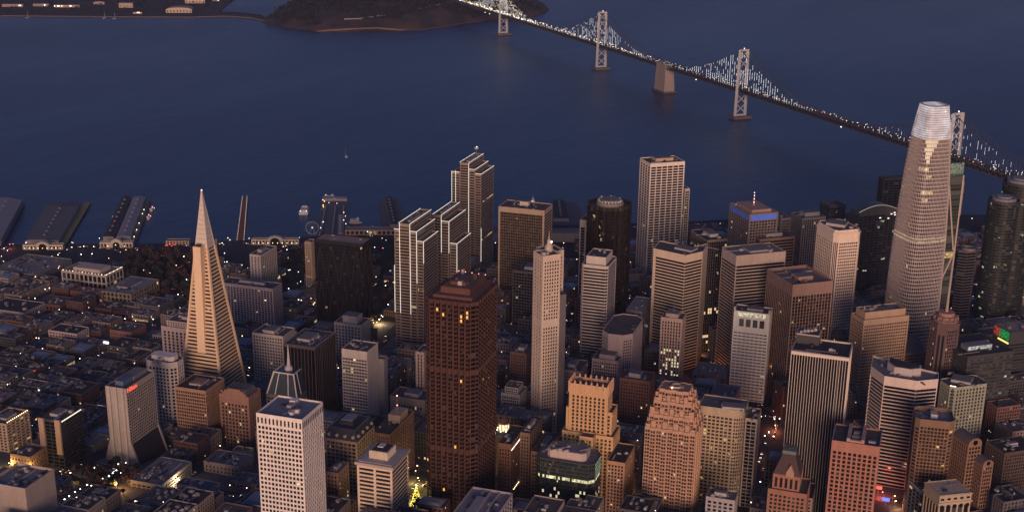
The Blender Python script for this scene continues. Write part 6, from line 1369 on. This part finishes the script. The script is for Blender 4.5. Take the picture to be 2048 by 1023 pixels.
hangar('second low grey row on the flat island', 82, 13, 32, 9, 20, False, stone((.36, .3, .28)), 'long_building', 2)
hangar('third low row on the flat island with a line of lit windows', 134, 15, 50, 8, 18, False, stone((.55, .42, .34)), 'long_building', 7)
hangar('small pink building with a pointed top on the flat island', 198, 9, 22, 10, 18, True, stone((.5, .36, .3)), 'hall', 0)
hangar('tiny lit shed near the shore of the flat island', 275, 28, 18, 6, 10, False, stone((.5, .38, .3)), 'hall', 2)
hangar('small building with a white lamp at the right end of the flat island', 432, 3, 14, 8, 10, False, stone((.3, .28, .27)), 'hall', 1)
mb = MB()
for _ in range(260):
    x, y = rt.uniform(-10, 470), rt.uniform(-8, 26); P = W2(x, y, 3); h = rt.uniform(5, 10)
    if y > 10 and x > 420: continue
    leaf_crown(mb, (P.x, P.y, 3+h*.5), h*.7, h*.5, 8, rt)
o = mb.build('flat_island_trees', tm); o['kind'] = 'stuff'; tag(o, 'scattered dark trees on the flat island at top left', 'trees')
# ------------------------------------------------------------------ the suspension bridge
def bridge():
    W0 = Vector((1216.3, -779.8)); d, n = bear(39.22).to_2d(), bear(309.22).to_2d(); steel = stone((.52, .52, .52), .6, .15, .05); dk = stone((.1, .085, .085), .7, .3, .05); conc = stone((.42, .33, .28), .85, .2, .03)
    root = thing('suspension_bridge', 'long double suspension bridge across the bay, its cables hung with strings of white lights', 'bridge', (*(W0+d*1412), 0))
    P = lambda s, o, z: (*(W0+d*s+n*o), z)
    TT = lambda s: 147 if s < 400 else 158
    tw_ = [354, 1058, 1766, 2470]; zd = lambda s: 58+4*math.sin(math.pi*min(1, max(0, s/2824)))
    for s in tw_:
        t = MB()
        for o in (-1, 1):
            t.bar(P(s, o*13.5, 6), P(s, o*10.2, TT(s)), 6.2, 4.6)
        t.bar(P(s, 11.5, TT(s)-1), P(s, -11.5, TT(s)-1), 3.4, 4); t.bar(P(s, 13, 8), P(s, -13, 8), 3, 4)
        L = t.build('tower', steel, root); br = MB()
        for z0, z1 in ((12, 34), (34, 56), (74, 95), (95, 116), (116, 136), (136, TT(s)-3)):
            w0, w1 = 13.5-3.3*z0/158-1, 13.5-3.3*z1/158-1; br.bar(P(s, -w0, z0), P(s, w1, z1), 1.7); br.bar(P(s, w0, z0), P(s, -w1, z1), 1.7)
        b_ = br.build('brace', steel, L, (0, 0, 0)); L_off = L['_b']; b_.location = (-L_off[0], -L_off[1], -L_off[2])
        m = MB(); c = W0+d*s; m.box(c, 26, 46, -3, 6, 39.22); b_ = m.build('pier_base', stone((.16, .13, .12)), L, (0, 0, 0)); b_.location = (-L_off[0], -L_off[1], -L_off[2])
        m = MB(); m.ball(P(s, 0, TT(s)+3), 1.2); m.build('beacon', glow((1, .8, .75), 3), root)
    c = W0+d*1412; q = lambda a, b, z: [tuple(c+d*x*a+n*y*b) for x, y in ((-1, 1), (-1, -1), (1, -1), (1, 1))]
    m = MB(); m.prism(q(27, 15, 0), -3, 72, poly2=q(23, 12, 0)); m.build('anchorage', conc, root); m = MB(); m.prism(q(31, 20, 0), -3, 4); m.build('anchorage_base', stone((.13, .11, .1)), root)
    m = MB(); m.bar(P(1390, 13, 72), P(1405, 13, 78), 2); m.bar(P(1405, 13, 78), P(1420, 13, 78), 2); m.bar(P(1420, 13, 78), P(1436, 13, 70), 2); m.build('cable_saddle', conc, root)
    dm = MB(); step = 16; ss = [-120+i*step for i in range(int((2824+130+120)/step))]
    for a, b in zip(ss, ss[1:]):
        for z in (0, 8.5): dm.quad(P(a, 11, zd(a)+z), P(a, -11, zd(a)+z), P(b, -11, zd(b)+z), P(b, 11, zd(b)+z)); dm.quad(P(a, -11, zd(a)+z-1), P(a, 11, zd(a)+z-1), P(b, 11, zd(b)+z-1), P(b, -11, zd(b)+z-1))
    dm.build('deck', stone((.07, .065, .07)), root); tr = MB()
    for o in (-11, 11):
        for a, b in zip(ss, ss[1:]):
            tr.bar(P(a, o, zd(a)), P(b, o, zd(b)), 1.6); tr.bar(P(a, o, zd(a)+8.5), P(b, o, zd(b)+8.5), 1.8); tr.bar(P(a, o, zd(a)), P((a+b)/2, o, zd(a)+8.5), .8); tr.bar(P((a+b)/2, o, zd(a)+8.5), P(b, o, zd(b)), .8)
    tr.build('truss', dk, root)
    def zc(s):
        pts = [(0, 68), (354, 147), (1058, 158), (1412, 74), (1766, 158), (2470, 158), (2824, 72)]
        for (a, z0), (b, z1) in zip(pts, pts[1:]):
            if a <= s <= b: u = (s-a)/(b-a); sag = 84 if b-a > 500 else 22; return z0+(z1-z0)*u-4*sag*u*(1-u)
        return 70
    for o in (-10.5, 10.5):
        m = MB(); st = 22
        for a in range(0, 2824, st): b = min(a+st, 2824); m.bar(P(a, o, zc(a)), P(b, o, zc(b)), .95)
        m.build('main_cable', dk, root)
    su = MB(); led = []; rr = random.Random(4); wht = [glow((.92, .95, 1), v) for v in (.8, 1.3, 1.9)]
    for i in range(1, 310):
        s = i*9.2
        if s > 2810: break
        zt, z0 = zc(s), zd(s)+9
        if zt-z0 < 2: continue
        su.bar(P(s, -10.5, z0), P(s, -10.5, zt), .3)
        m = MB(); m.bar(P(s, 10.5, z0), P(s, 10.5, zt), .32); near = abs(s-1058) < 420
        k = m.mesh('suspender', dk, root['_b']); o_ = None
        dash = MB(); z = z0+1; on = rr.random() < .92; dens = .85 if near else .42 if s < 700 else .75
        sag = (1-(zt-z0)/95)
        while z < zt-1:
            l = rr.uniform(2, 9)
            if rr.random() < dens*(.75+.5*noise.noise(Vector((s*.011, z*.06, 2)))) : dash.bar(P(s, 11.1, z), P(s, 11.1, min(zt, z+l)), .34 if s < 1500 else .48)
            z += l+rr.uniform(.3, 1.6)
        led.append((s, m, dash, near))
    su.build('suspender', dk, root)['kind'] = 'stuff'
    rest, restd = MB(), MB(); led.sort(key=lambda v: -((v[0] > 354) and (v[0] < 1900))*1000-(zc(v[0])-60))
    def mrg(a, b): n0 = len(a.v); a.v += b.v; a.f += [tuple(q_+n0 for q_ in f) for f in b.f]
    for k, (s, m, dash, near) in enumerate(led):
        w_ = wht[2 if near else (1 if rr.random() < .6 else 0)]
        if k < 99:
            o_ = m.build('suspender', dk, root)
            if dash.f: q_ = dash.build('light_string', w_, o_, root['_b'])
        else: mrg(rest, m); mrg(restd, dash)
    if rest.f: rest.build('suspender', dk, root)['kind'] = 'stuff'
    if restd.f: restd.build('light_string', wht[1], root)['kind'] = 'stuff'
    lm = MB(); lm2 = MB(); ly = MB(); lr = MB()
    for i in range(340):
        s = -60+i*8.6+rr.uniform(-6, 6)
        if s > 2850: continue
        q_ = lm if rr.random() < .55 else lm2; q_.ball(P(s, rr.choice((-8, 8, 9, 3)), zd(s)+11+rr.random()*4), .55+.35*(s > 1500)+.35*(s > 2200), 6, 4)
        if s > 2180: ly.ball(P(s, rr.uniform(-9, 11), zd(s)+rr.uniform(9, 14)), 1., 6, 4)
        if rr.random() < .25: lr.ball(P(s, -4, zd(s)+9.6), .5, 6, 4)
    for i in range(150):
        s = 2470+rr.gauss(0, 110)
        if s < 2824: ly.ball(P(s, 11.2, zd(s)+10+rr.random()*max(1, (zc(s)-zd(s)-14))*.9), .85, 6, 4)
    for q_, c_, e_2 in ((lm, (1, .93, .8), 3.5), (lm2, (1, .8, .5), 2.5), (ly, (1, .8, .42), 2.), (lr, (1, .15, .1), 2.)): o_ = q_.build('deck_lamp', glow(c_, e_2), root); o_['kind'] = 'stuff'
    for s in (670, 1240, 2560, 2600): m = MB(); m.ball(P(s, 12, zd(s)-2), 1.2); m.build('underdeck_lamp', glow((1, .9, .8), 3), root)
bridge()
# ------------------------------------------------------------------ trees
crowns = []
leafm = []
for c_ in ((.085, .052, .048), (.05, .052, .034), (.075, .05, .042)):
    leafm.append(stone(c_, .95, .5, .6))
for k in range(6):
    mb = MB(); r = rt.uniform(3.2, 4.6)
    for _ in range(5): leaf_crown(mb, (rt.uniform(-r*.5, r*.5), rt.uniform(-r*.5, r*.5), 6.5+rt.uniform(-1.2, 1.8)), r*.62, r*.55, 34, rt)
    crowns.append(mb.mesh('crown', leafm[k % 3]))
mb = MB(); mb.bar((0, 0, -.5), (0, 0, 3.4), .7, k=6); mb.bar((0, 0, 3.), (1.8, .6, 6.6), .4, k=5); mb.bar((0, 0, 3.), (-1.4, 1.3, 6.8), .4, k=5); mb.bar((0, 0, 3.2), (.2, -1.7, 7), .35, k=5)
trunk = mb.mesh('trunk', stone((.05, .038, .03)))
def tree(x, y):
    g = gz(x, y); t = thing('tree', '', 'tree', (x, y, g)); s = rt.uniform(.75, 1.35); t.scale = (s, s, s*rt.uniform(.9, 1.15)); t.rotation_euler.z = rt.uniform(0, 6.28); k = rt.randrange(6)
    child('trunk', trunk, t, (0, 0, 0)); child('crown', crowns[k], t, (0, 0, 0))
    LATER.append((t, ('tall ' if s > 1.1 else 'small ' if s < .9 else '')+('dark reddish', 'dark green', 'brownish')[k % 3]+' tree', 'tree', (x, y, g+7))); t['group'] = 'trees in the waterfront park and squares'
def open_at(x, y, pad=2):
    q = [Vector((x-pad, y-pad)), Vector((x+pad, y-pad)), Vector((x+pad, y+pad)), Vector((x-pad, y+pad))]
    return not any(abs(F[0].x-x) < 130 and overlap(q, F) for F in FOOT)
nt_ = 0
for pk, n in zip(PARKS, (175, 22, 26, 34)):
    xs_, ys_ = [v[0] for v in pk], [v[1] for v in pk]
    for _ in range(n*5):
        x, y = rt.uniform(min(xs_), max(xs_)), rt.uniform(min(ys_), max(ys_))
        if n <= 0: break
        if inside((x, y), pk) and open_at(x, y) and vis(x, y, 8): tree(x, y); n -= 1
# ------------------------------------------------------------------ street lamps and cars
mb = MB(); mb.bar((0, 0, -.3), (0, 0, 7.2), .22, k=6); mb.bar((0, 0, 7.), (1.6, 0, 7.5), .14, k=5); mb.bar((0, 0, 0), (0, 0, .8), .45, k=6); postm = mb.mesh('lamp_post', METAL)
heads = []
for c_, s_, r_ in (((1, .93, .84), 8, .55), ((1, .82, .6), 6, .5), ((1, .62, .28), 6, .6), ((1, .25, .15), 5, .55)):
    mb = MB(); mb.ball((1.6, 0, 7.2), r_, 8, 5, .8); heads.append(mb.mesh('lamp_head', glow(c_, s_)))
LCOL = ('white', 'warm white', 'amber', 'red'); lamps = []
def lamp(x, y, k=0, light=0, col=(1, .65, .3), head=1., g=None):
    g = gz(x, y)+.16 if g is None else g; t = thing('street_lamp', '', 'street lamp', (x, y, g), 'street lamps'); t.rotation_euler.z = rt.uniform(0, 6.28)
    child('lamp_post', postm, t, (0, 0, 0)); child('lamp_head', heads[k], t, (0, 0, 0)); sc_ = rt.choice((.62, .8, 1, 1.1)); t.scale = (sc_, sc_, 1)
    if light:
        ld = bpy.data.lights.new('lamp_light', 'POINT'); ld.energy = light; ld.color = col; ld.shadow_soft_size = .8; lo = bpy.data.objects.new('lamp_light', ld); COL.objects.link(lo); lo.parent = t; lo.location = (1.6, 0, 6.0)
    lamps.append(t); LATER.append((t, '%s glowing street lamp' % LCOL[k], 'street lamp', (x, y, g+7)))
px5 = [(810, 650), (850, 655), (870, 685), (905, 665), (890, 628), (935, 575), (1005, 615), (1055, 612), (1060, 657), (965, 675), (1020, 688), (1075, 710), (945, 690), (850, 710), (905, 718), (755, 720), (805, 735), (865, 745), (765, 765), (825, 775), (720, 795), (782, 805), (680, 825), (740, 838), (640, 857), (700, 868), (655, 900), (598, 888), (555, 920), (615, 935), (795, 883), (885, 875), (925, 880), (895, 903), (755, 945), (797, 955), (822, 972), (455, 890), (540, 793), (615, 740), (598, 700)]
pts = [(x/4.21, 780+y/4.21, 0) for x, y in px5]
pts += [(x/3.01, 360+y/3.01, k) for x, y, k in ((20, 410, 0), (45, 425, 0), (7, 460, 1), (155, 378, 0), (425, 403, 0), (500, 400, 0), (558, 400, 0), (600, 352, 0), (345, 448, 0), (482, 448, 0), (548, 443, 0), (870, 540, 0), (897, 560, 0), (768, 592, 0), (796, 612, 0), (1100, 457, 1), (76, 885, 0), (98, 873, 1), (108, 908, 0), (32, 902, 0), (210, 950, 2), (80, 575, 1), (220, 580, 2), (290, 650, 0), (408, 742, 0), (760, 833, 0), (820, 845, 0), (460, 1000, 1), (84, 385, 3), (1150, 655, 1), (1125, 600, 0), (1140, 600, 0))]
pts += [(300+x/3.01, 360+y/3.01, k) for x, y, k in ((125, 712, 0), (150, 700, 0), (165, 690, 0), (185, 688, 1), (200, 690, 0), (215, 680, 0), (235, 668, 0), (433, 380, 0), (485, 360, 0), (595, 352, 0), (445, 438, 0), (458, 493, 0), (430, 517, 0), (835, 540, 0), (890, 552, 0), (835, 650, 0), (850, 663, 1), (870, 665, 0), (890, 668, 0), (910, 670, 0), (925, 673, 0), (940, 660, 0), (795, 728, 0), (808, 785, 0), (835, 775, 0), (910, 720, 1), (965, 712, 1), (980, 745, 2), (990, 735, 2), (790, 440, 0), (820, 420, 0), (795, 400, 1), (905, 345, 1))]
pts += [(600+x/3.01, 360+y/3.01, k) for x, y, k in ((445, 405, 0), (505, 410, 3), (460, 530, 0), (508, 635, 0), (525, 750, 0), (500, 820, 0), (440, 860, 2), (470, 855, 2), (420, 900, 2), (400, 948, 0), (445, 300, 0), (400, 310, 0), (415, 350, 1), (490, 350, 1), (520, 360, 1))]
pts += [(x, y, k) for x, y, k in ((1390, 452, 0), (1404, 455, 1), (1416, 453, 0), (1428, 455, 0), (1440, 457, 0), (1384, 460, 3), (1388, 476, 0), (985, 470, 0), (992, 485, 1), (988, 462, 1), (1284, 445, 0), (1278, 450, 0), (1270, 480, 1), (1532, 872, 0), (1532, 934, 0), (1524, 962, 0), (1536, 862, 0), (1552, 812, 3), (1548, 822, 3), (1550, 834, 3), (1552, 838, 0), (1410, 741, 2), (1418, 741, 2), (1425, 742, 2), (1505, 1003, 1), (985, 905, 2), (978, 917, 2), (960, 942, 2), (952, 958, 2), (1272, 990, 2), (1262, 1000, 2), (830, 940, 2), (838, 930, 2), (818, 1000, 2), (848, 1005, 2), (820, 830, 0), (838, 862, 1), (1880, 1010, 0), (1786, 990, 2), (2025, 560, 0), (2032, 567, 1), (2040, 570, 0), (1975, 515, 1), (1968, 520, 0), (1985, 505, 0), (1945, 437, 0), (2042, 438, 0), (1890, 790, 0), (1758, 776, 0), (335, 965, 2), (350, 960, 2), (352, 950, 1), (360, 955, 2), (345, 972, 2), (400, 1005, 1), (425, 1000, 0), (450, 1005, 0), (460, 968, 2), (372, 867, 2), (340, 876, 1))]
for x, y, k in pts:
    P = gpt(x, y, 7.2); lamp(P.x, P.y, k)
rl = random.Random(9)
def road_ok(x, y, pad=1.5): return x < shx(y)-8 and open_at(x, y, pad)
segs = []
for u in us:
    for v in range(-640, 820, 34): segs.append((E81*(u+rl.choice((-7, 7)))+F351*(v+rl.uniform(-6, 6)), 'n'))
for v in vs:
    for u in range(-320, 610, 38): segs.append((E81*(u+rl.uniform(-6, 6))+F351*(v+rl.choice((-6, 6))), 'n'))
for i in range(-2, 9):
    for s in range(20, 700, 36): segs.append((O1+T1*(i*122+rl.choice((-7, 7)))+S1*s, 's'))
for k in range(30): segs.append((O1+T1*(k*32-150)-S1*rl.choice((-8, 8)), 's'))
rl.shuffle(segs); n = 0
bpy.context.view_layer.update(); dg = bpy.context.evaluated_depsgraph_get()
for p, k in segs:
    z = gz(*p)+7.3
    if n < 45 and vis(p.x, p.y, z, -5) and road_ok(*p) and seen([(p.x, p.y, z+.8)]): lamp(p.x, p.y, rl.choice((0, 0, 1, 1, 2))); n += 1
for x, y, e, col in ((832, 990, 26000, (1, .75, .2)), (838, 955, 16000, (1, .7, .2)), (265, 948, 30000, (1, .45, .12)), (232, 965, 16000, (1, .5, .15)), (120, 950, 14000, (1, .6, .2)), (395, 996, 20000, (1, .45, .15)), (355, 958, 16000, (1, .7, .4)), (1552, 850, 12000, (1, .3, .12)), (1545, 905, 6000, (1, .35, .2)), (1418, 745, 9000, (1, .35, .1)), (978, 930, 18000, (1, .6, .25)), (1266, 990, 22000, (1, .65, .25)), (1764, 985, 9000, (1, .12, .08)), (1790, 1000, 8000, (1, .5, .25)), (992, 575, 40000, (1, .75, .45)), (690, 585, 20000, (1, .6, .25)), (760, 640, 16000, (1, .7, .3)), (1965, 545, 40000, (1, .6, .2)), (60, 935, 12000, (1, .65, .2)), (20, 925, 12000, (1, .65, .2)), (1400, 700, 4000, (1, .4, .15)), (330, 500, 4000, (1, .2, .15)), (20, 488, 3000, (1, .2, .15))):
    P = gpt(x, y, 7); lamp(P.x, P.y, 3 if col[1] < .25 else 2, e, col)
# cars
cb = MB(); pr = [(-2.2, .45), (2.2, .45), (2.25, .85), (1.2, .98), (.55, 1.45), (-1.1, 1.48), (-1.9, 1.0), (-2.25, .9)]
n = len(pr); L_ = [(x, -.88, z) for x, z in pr]; R_ = [(x, .88, z) for x, z in pr]; cb.poly(L_); cb.poly(R_[::-1])
for i in range(n): j = (i+1) % n; cb.quad(L_[j], L_[i], R_[i], R_[j])
cbody = [cb.mesh('body', stone(c_, .35, .08, .5)) for c_ in ((.5, .5, .52), (.05, .05, .06), (.2, .03, .03), (.25, .26, .28))]
cwin = MB(); cwin.quad((1.16, -.75, 1.01), (1.16, .75, 1.01), (.58, .68, 1.46), (.58, -.68, 1.46)); cwin.quad((-1.86, .75, 1.04), (-1.86, -.75, 1.04), (-1.16, -.68, 1.47), (-1.16, .68, 1.47))
for s in (-1, 1): q = [(.95, .9*s, 1.05), (-1.6, .9*s, 1.05), (-1.05, .9*s, 1.4), (.5, .9*s, 1.4)]; cwin.poly(q if s > 0 else q[::-1])
cwin = cwin.mesh('windows', GBL); wh = MB(); wh.bar((0, -.12, 0), (0, .12, 0), .66, .66, 12); wh = wh.mesh('wheel', C['black'])
hl_ = MB(); hl_.ball((0, 0, 0), .24, 8, 5); hl_ = hl_.mesh('headlight', glow((1, .94, .82), 6)); tl_ = MB(); tl_.ball((0, 0, 0), .2, 8, 5); tl_ = tl_.mesh('taillight', glow((1, .06, .03), 4))
CC = ('silver', 'black', 'dark red', 'grey'); nc = 0
def car(x, y, brg, k):
    g = gz(x, y)+.02; t = thing('car', '', 'car', (x, y, g), 'cars on the streets'); t.rotation_euler.z = R(90-brg)
    child('body', cbody[k], t, (0, 0, 0)); child('windows', cwin, t, (0, 0, 0))
    for a in (-1.4, 1.4):
        for b in (-.8, .8): child('wheel', wh, t, (a, b, .33))
    for b in (-.62, .62): child('headlight', hl_, t, (2.22, b, .68)); child('taillight', tl_, t, (-2.24, b, .75))
    LATER.append((t, '%s car %s' % (CC[k], 'driving towards us' if math.cos(R(brg-62.6)) < 0 else 'driving away'), 'car', (x, y, g+1)))
sp_ = []
for u in us:
    for v in range(-650, 800, 9): sp_.append((E81*(u+3)+F351*v, 351)); sp_.append((E81*(u-3)+F351*v, 171))
for v in vs:
    for u in range(-330, 620, 9): sp_.append((E81*u+F351*(v+3), 261)); sp_.append((E81*u+F351*(v-3), 81))
for i in range(-2, 9):
    for s in range(10, 700, 9): sp_.append((O1+T1*(i*122+3)+S1*s, 314.5)); sp_.append((O1+T1*(i*122-3)+S1*s, 134.5))
for y in range(-500, 1000, 9): sp_.append((Vector((shx(y)-22, y)), 160)); sp_.append((Vector((shx(y)-30, y)), 340))
for k in range(120): sp_.append((O1+T1*(k*8-150)-S1*3, 224.5)); sp_.append((O1+T1*(k*8-150)+S1*3, 44.5))
rl.shuffle(sp_)
for p, b in sp_:
    if nc < 105 and vis(p.x, p.y, gz(*p), -5) and road_ok(p.x, p.y, 2.2) and seen([(p.x, p.y, gz(*p)+2.2)]): car(p.x, p.y, b+rl.uniform(-3, 3), rl.randrange(4)); nc += 1
# red and blue shop lights low on the right, red roof sign on the left
for x, y, c_, lab in ((1757, 972, (1, .08, .05), 'red glowing shop sign beside the orange-red gridded tower'), (1772, 996, (.1, .2, 1), 'blue glowing shop sign near the bottom, right of the orange-red gridded tower'), (66, 741, (1, .12, .06), 'red glowing roof sign among dark roofs on the left'), (212, 683, (.95, .95, 1), 'white glowing sign panel among dark roofs below the pink three-storey building')):
    P = gpt(x, y, 9); t = thing('lit_sign', lab, 'sign', (P.x, P.y, gz(P.x, P.y))); b_ = MB(); b_.box((P.x, P.y), 1.2, 7, gz(P.x, P.y)+6.5, gz(P.x, P.y)+9.5, 81); b_.build('sign_panel', glow(c_, 1.6), t); b_ = MB(); b_.bar((P.x+.8, P.y, gz(P.x, P.y)-.3), (P.x+.8, P.y, gz(P.x, P.y)+9), .4); b_.build('sign_post', METAL, t)
# tree covered in yellow lights
P = gpt(833, 1019); t = thing('christmas_tree', 'tall cone-shaped tree covered in yellow lights, at the foot of the dark red tower', 'christmas tree', (P.x, P.y, gz(P.x, P.y))); g = gz(P.x, P.y); rr = random.Random(3)
mb = MB(); mb.bar((P.x, P.y, g-.3), (P.x, P.y, g+23), .8, k=6); mb.build('trunk', WOODM, t); mb = MB(); li = MB()
for k in range(520):
    u = rr.random()**.8; z = 1.5+u*23; r = 5.6*(1-u)+.15; th = rr.uniform(0, 6.28); c = Vector((P.x+r*math.cos(th), P.y+r*math.sin(th), g+z)); d = Vector((math.cos(th), math.sin(th), -.5)).normalized(); e_ = d.orthogonal().normalized(); mb.quad(c-e_*.7-d*1.2, c+e_*.7-d*1.2, c+e_*.3+d*.5, c-e_*.3+d*.5)
    if k % 2 == 0: li.ball(c+d*.35, .3, 5, 3)
mb.build('foliage', stone((.05, .08, .02), .9, .4, .5), t); o = li.build('fairy_light', glow((1, .78, .12), 3.4), t); o['kind'] = 'stuff'; mb = MB(); mb.ball((P.x, P.y, g+25.3), .7, 8, 5); mb.build('star', glow((1, .95, .6), 6), t)
# ------------------------------------------------------------------ labels of the many small things
ORD = ['nearest', 'second nearest', 'third nearest', 'fourth nearest', 'fifth nearest', 'sixth nearest', 'seventh nearest', 'eighth nearest', 'ninth nearest', 'tenth nearest', 'eleventh nearest', 'twelfth nearest']+['%dth nearest' % k for k in range(13, 90)]
refs = [r for r in REFS if r[0]]; groups = {}
for o, ph, cat, w in LATER:
    X, Y = proj(w); best = min(refs, key=lambda r: (r[1][0]-X)**2+(r[1][1]-Y)**2+(0 if r[0] else 1e9)); dx, dy = X-best[1][0], Y-best[1][1]
    rel = ('right of' if dx > 0 else 'left of') if abs(dx) > abs(dy) else ('below' if dy > 0 else 'above')
    groups.setdefault((ph, rel, best[0]), []).append((dx*dx+dy*dy, o))
for (ph, rel, ref), lst in groups.items():
    lst.sort(key=lambda v: v[0])
    for i, (d_, o) in enumerate(lst): o['label'] = '%s, %s%s %s' % (ph, (ORD[i]+' ') if len(lst) > 1 else '', rel, ref)
for o in list(COL.objects):
    if '_b' in o: del o['_b']
    if '_H' in o: del o['_H']
    if o.name.startswith('infill_building'): o.name = 'city_building'; o['group'] = 'ordinary buildings filling the city blocks'
# ------------------------------------------------------------------ dusk light
SUN_B, SUN_E = 243., 7.
w = bpy.data.worlds.new('World'); SC.world = w; w.use_nodes = True; nt = w.node_tree; bg = nt.nodes['Background']
sky = nt.nodes.new('ShaderNodeTexSky'); sky.sky_type = 'NISHITA'; sky.sun_disc = False; sky.sun_elevation = R(3.); sky.sun_rotation = R(SUN_B); sky.altitude = 300; sky.air_density = 1.; sky.dust_density = 1.; sky.ozone_density = 3.2
tn = nt.nodes.new('ShaderNodeMix'); tn.data_type = 'RGBA'; tn.blend_type = 'MULTIPLY'; tn.inputs[0].default_value = 1; tn.inputs[7].default_value = (1.32, 1., 1.38, 1)   # violet afterglow
nt.links.new(sky.outputs[0], tn.inputs[6]); nt.links.new(tn.outputs[2], bg.inputs['Color']); bg.inputs['Strength'].default_value = .11
sd = bpy.data.lights.new('sun', 'SUN'); sd.energy = 3.0; sd.angle = R(26); sd.color = (1, .65, .48); so = bpy.data.objects.new('sun', sd); COL.objects.link(so)
dv = Vector((math.sin(R(SUN_B))*math.cos(R(SUN_E)), math.cos(R(SUN_B))*math.cos(R(SUN_E)), math.sin(R(SUN_E)))); so.rotation_euler = dv.to_track_quat('Z', 'Y').to_euler(); so.location = (0, 0, 900)
mb = MB(); mb.prism([(-3100, -9100), (16100, -9100), (16100, 14100), (-3100, 14100)], -6, 625, bot=True); hz = mb.build('haze', None); hz['kind'] = 'stuff'; tag(hz, 'thin violet dusk haze lying over the whole bay', 'haze')
hm2 = bpy.data.materials.new('haze'); hm2.use_nodes = True; nt = hm2.node_tree; nt.nodes.clear(); out = nt.nodes.new('ShaderNodeOutputMaterial'); pv = nt.nodes.new('ShaderNodeVolumePrincipled'); pv.inputs['Density'].default_value = 2.3e-5; pv.inputs['Color'].default_value = (.55, .65, 1, 1); nt.links.new(pv.outputs[0], out.inputs['Volume']); hz.data.materials.append(hm2)
SC.view_settings.view_transform = 'Standard'; SC.view_settings.look = 'None'; SC.view_settings.exposure = 0; SC.view_settings.gamma = 1
SC.cycles.sample_clamp_indirect = 2.; SC.cycles.max_bounces = 5; SC.cycles.diffuse_bounces = 3; SC.cycles.glossy_bounces = 3; SC.cycles.caustics_reflective = False; SC.cycles.caustics_refractive = False
print('OBJECTS', len(COL.objects), 'infill', sum(1 for o in COL.objects if o.name.startswith('city_building')), 'cars', nc, 'lamps', len(lamps))
for o in COL.objects:
    if o.parent is None and 'label' in o and not 4 <= len(o['label'].replace('-', ' ').split()) <= 16: print('LONG', len(o['label'].split()), o['label'])
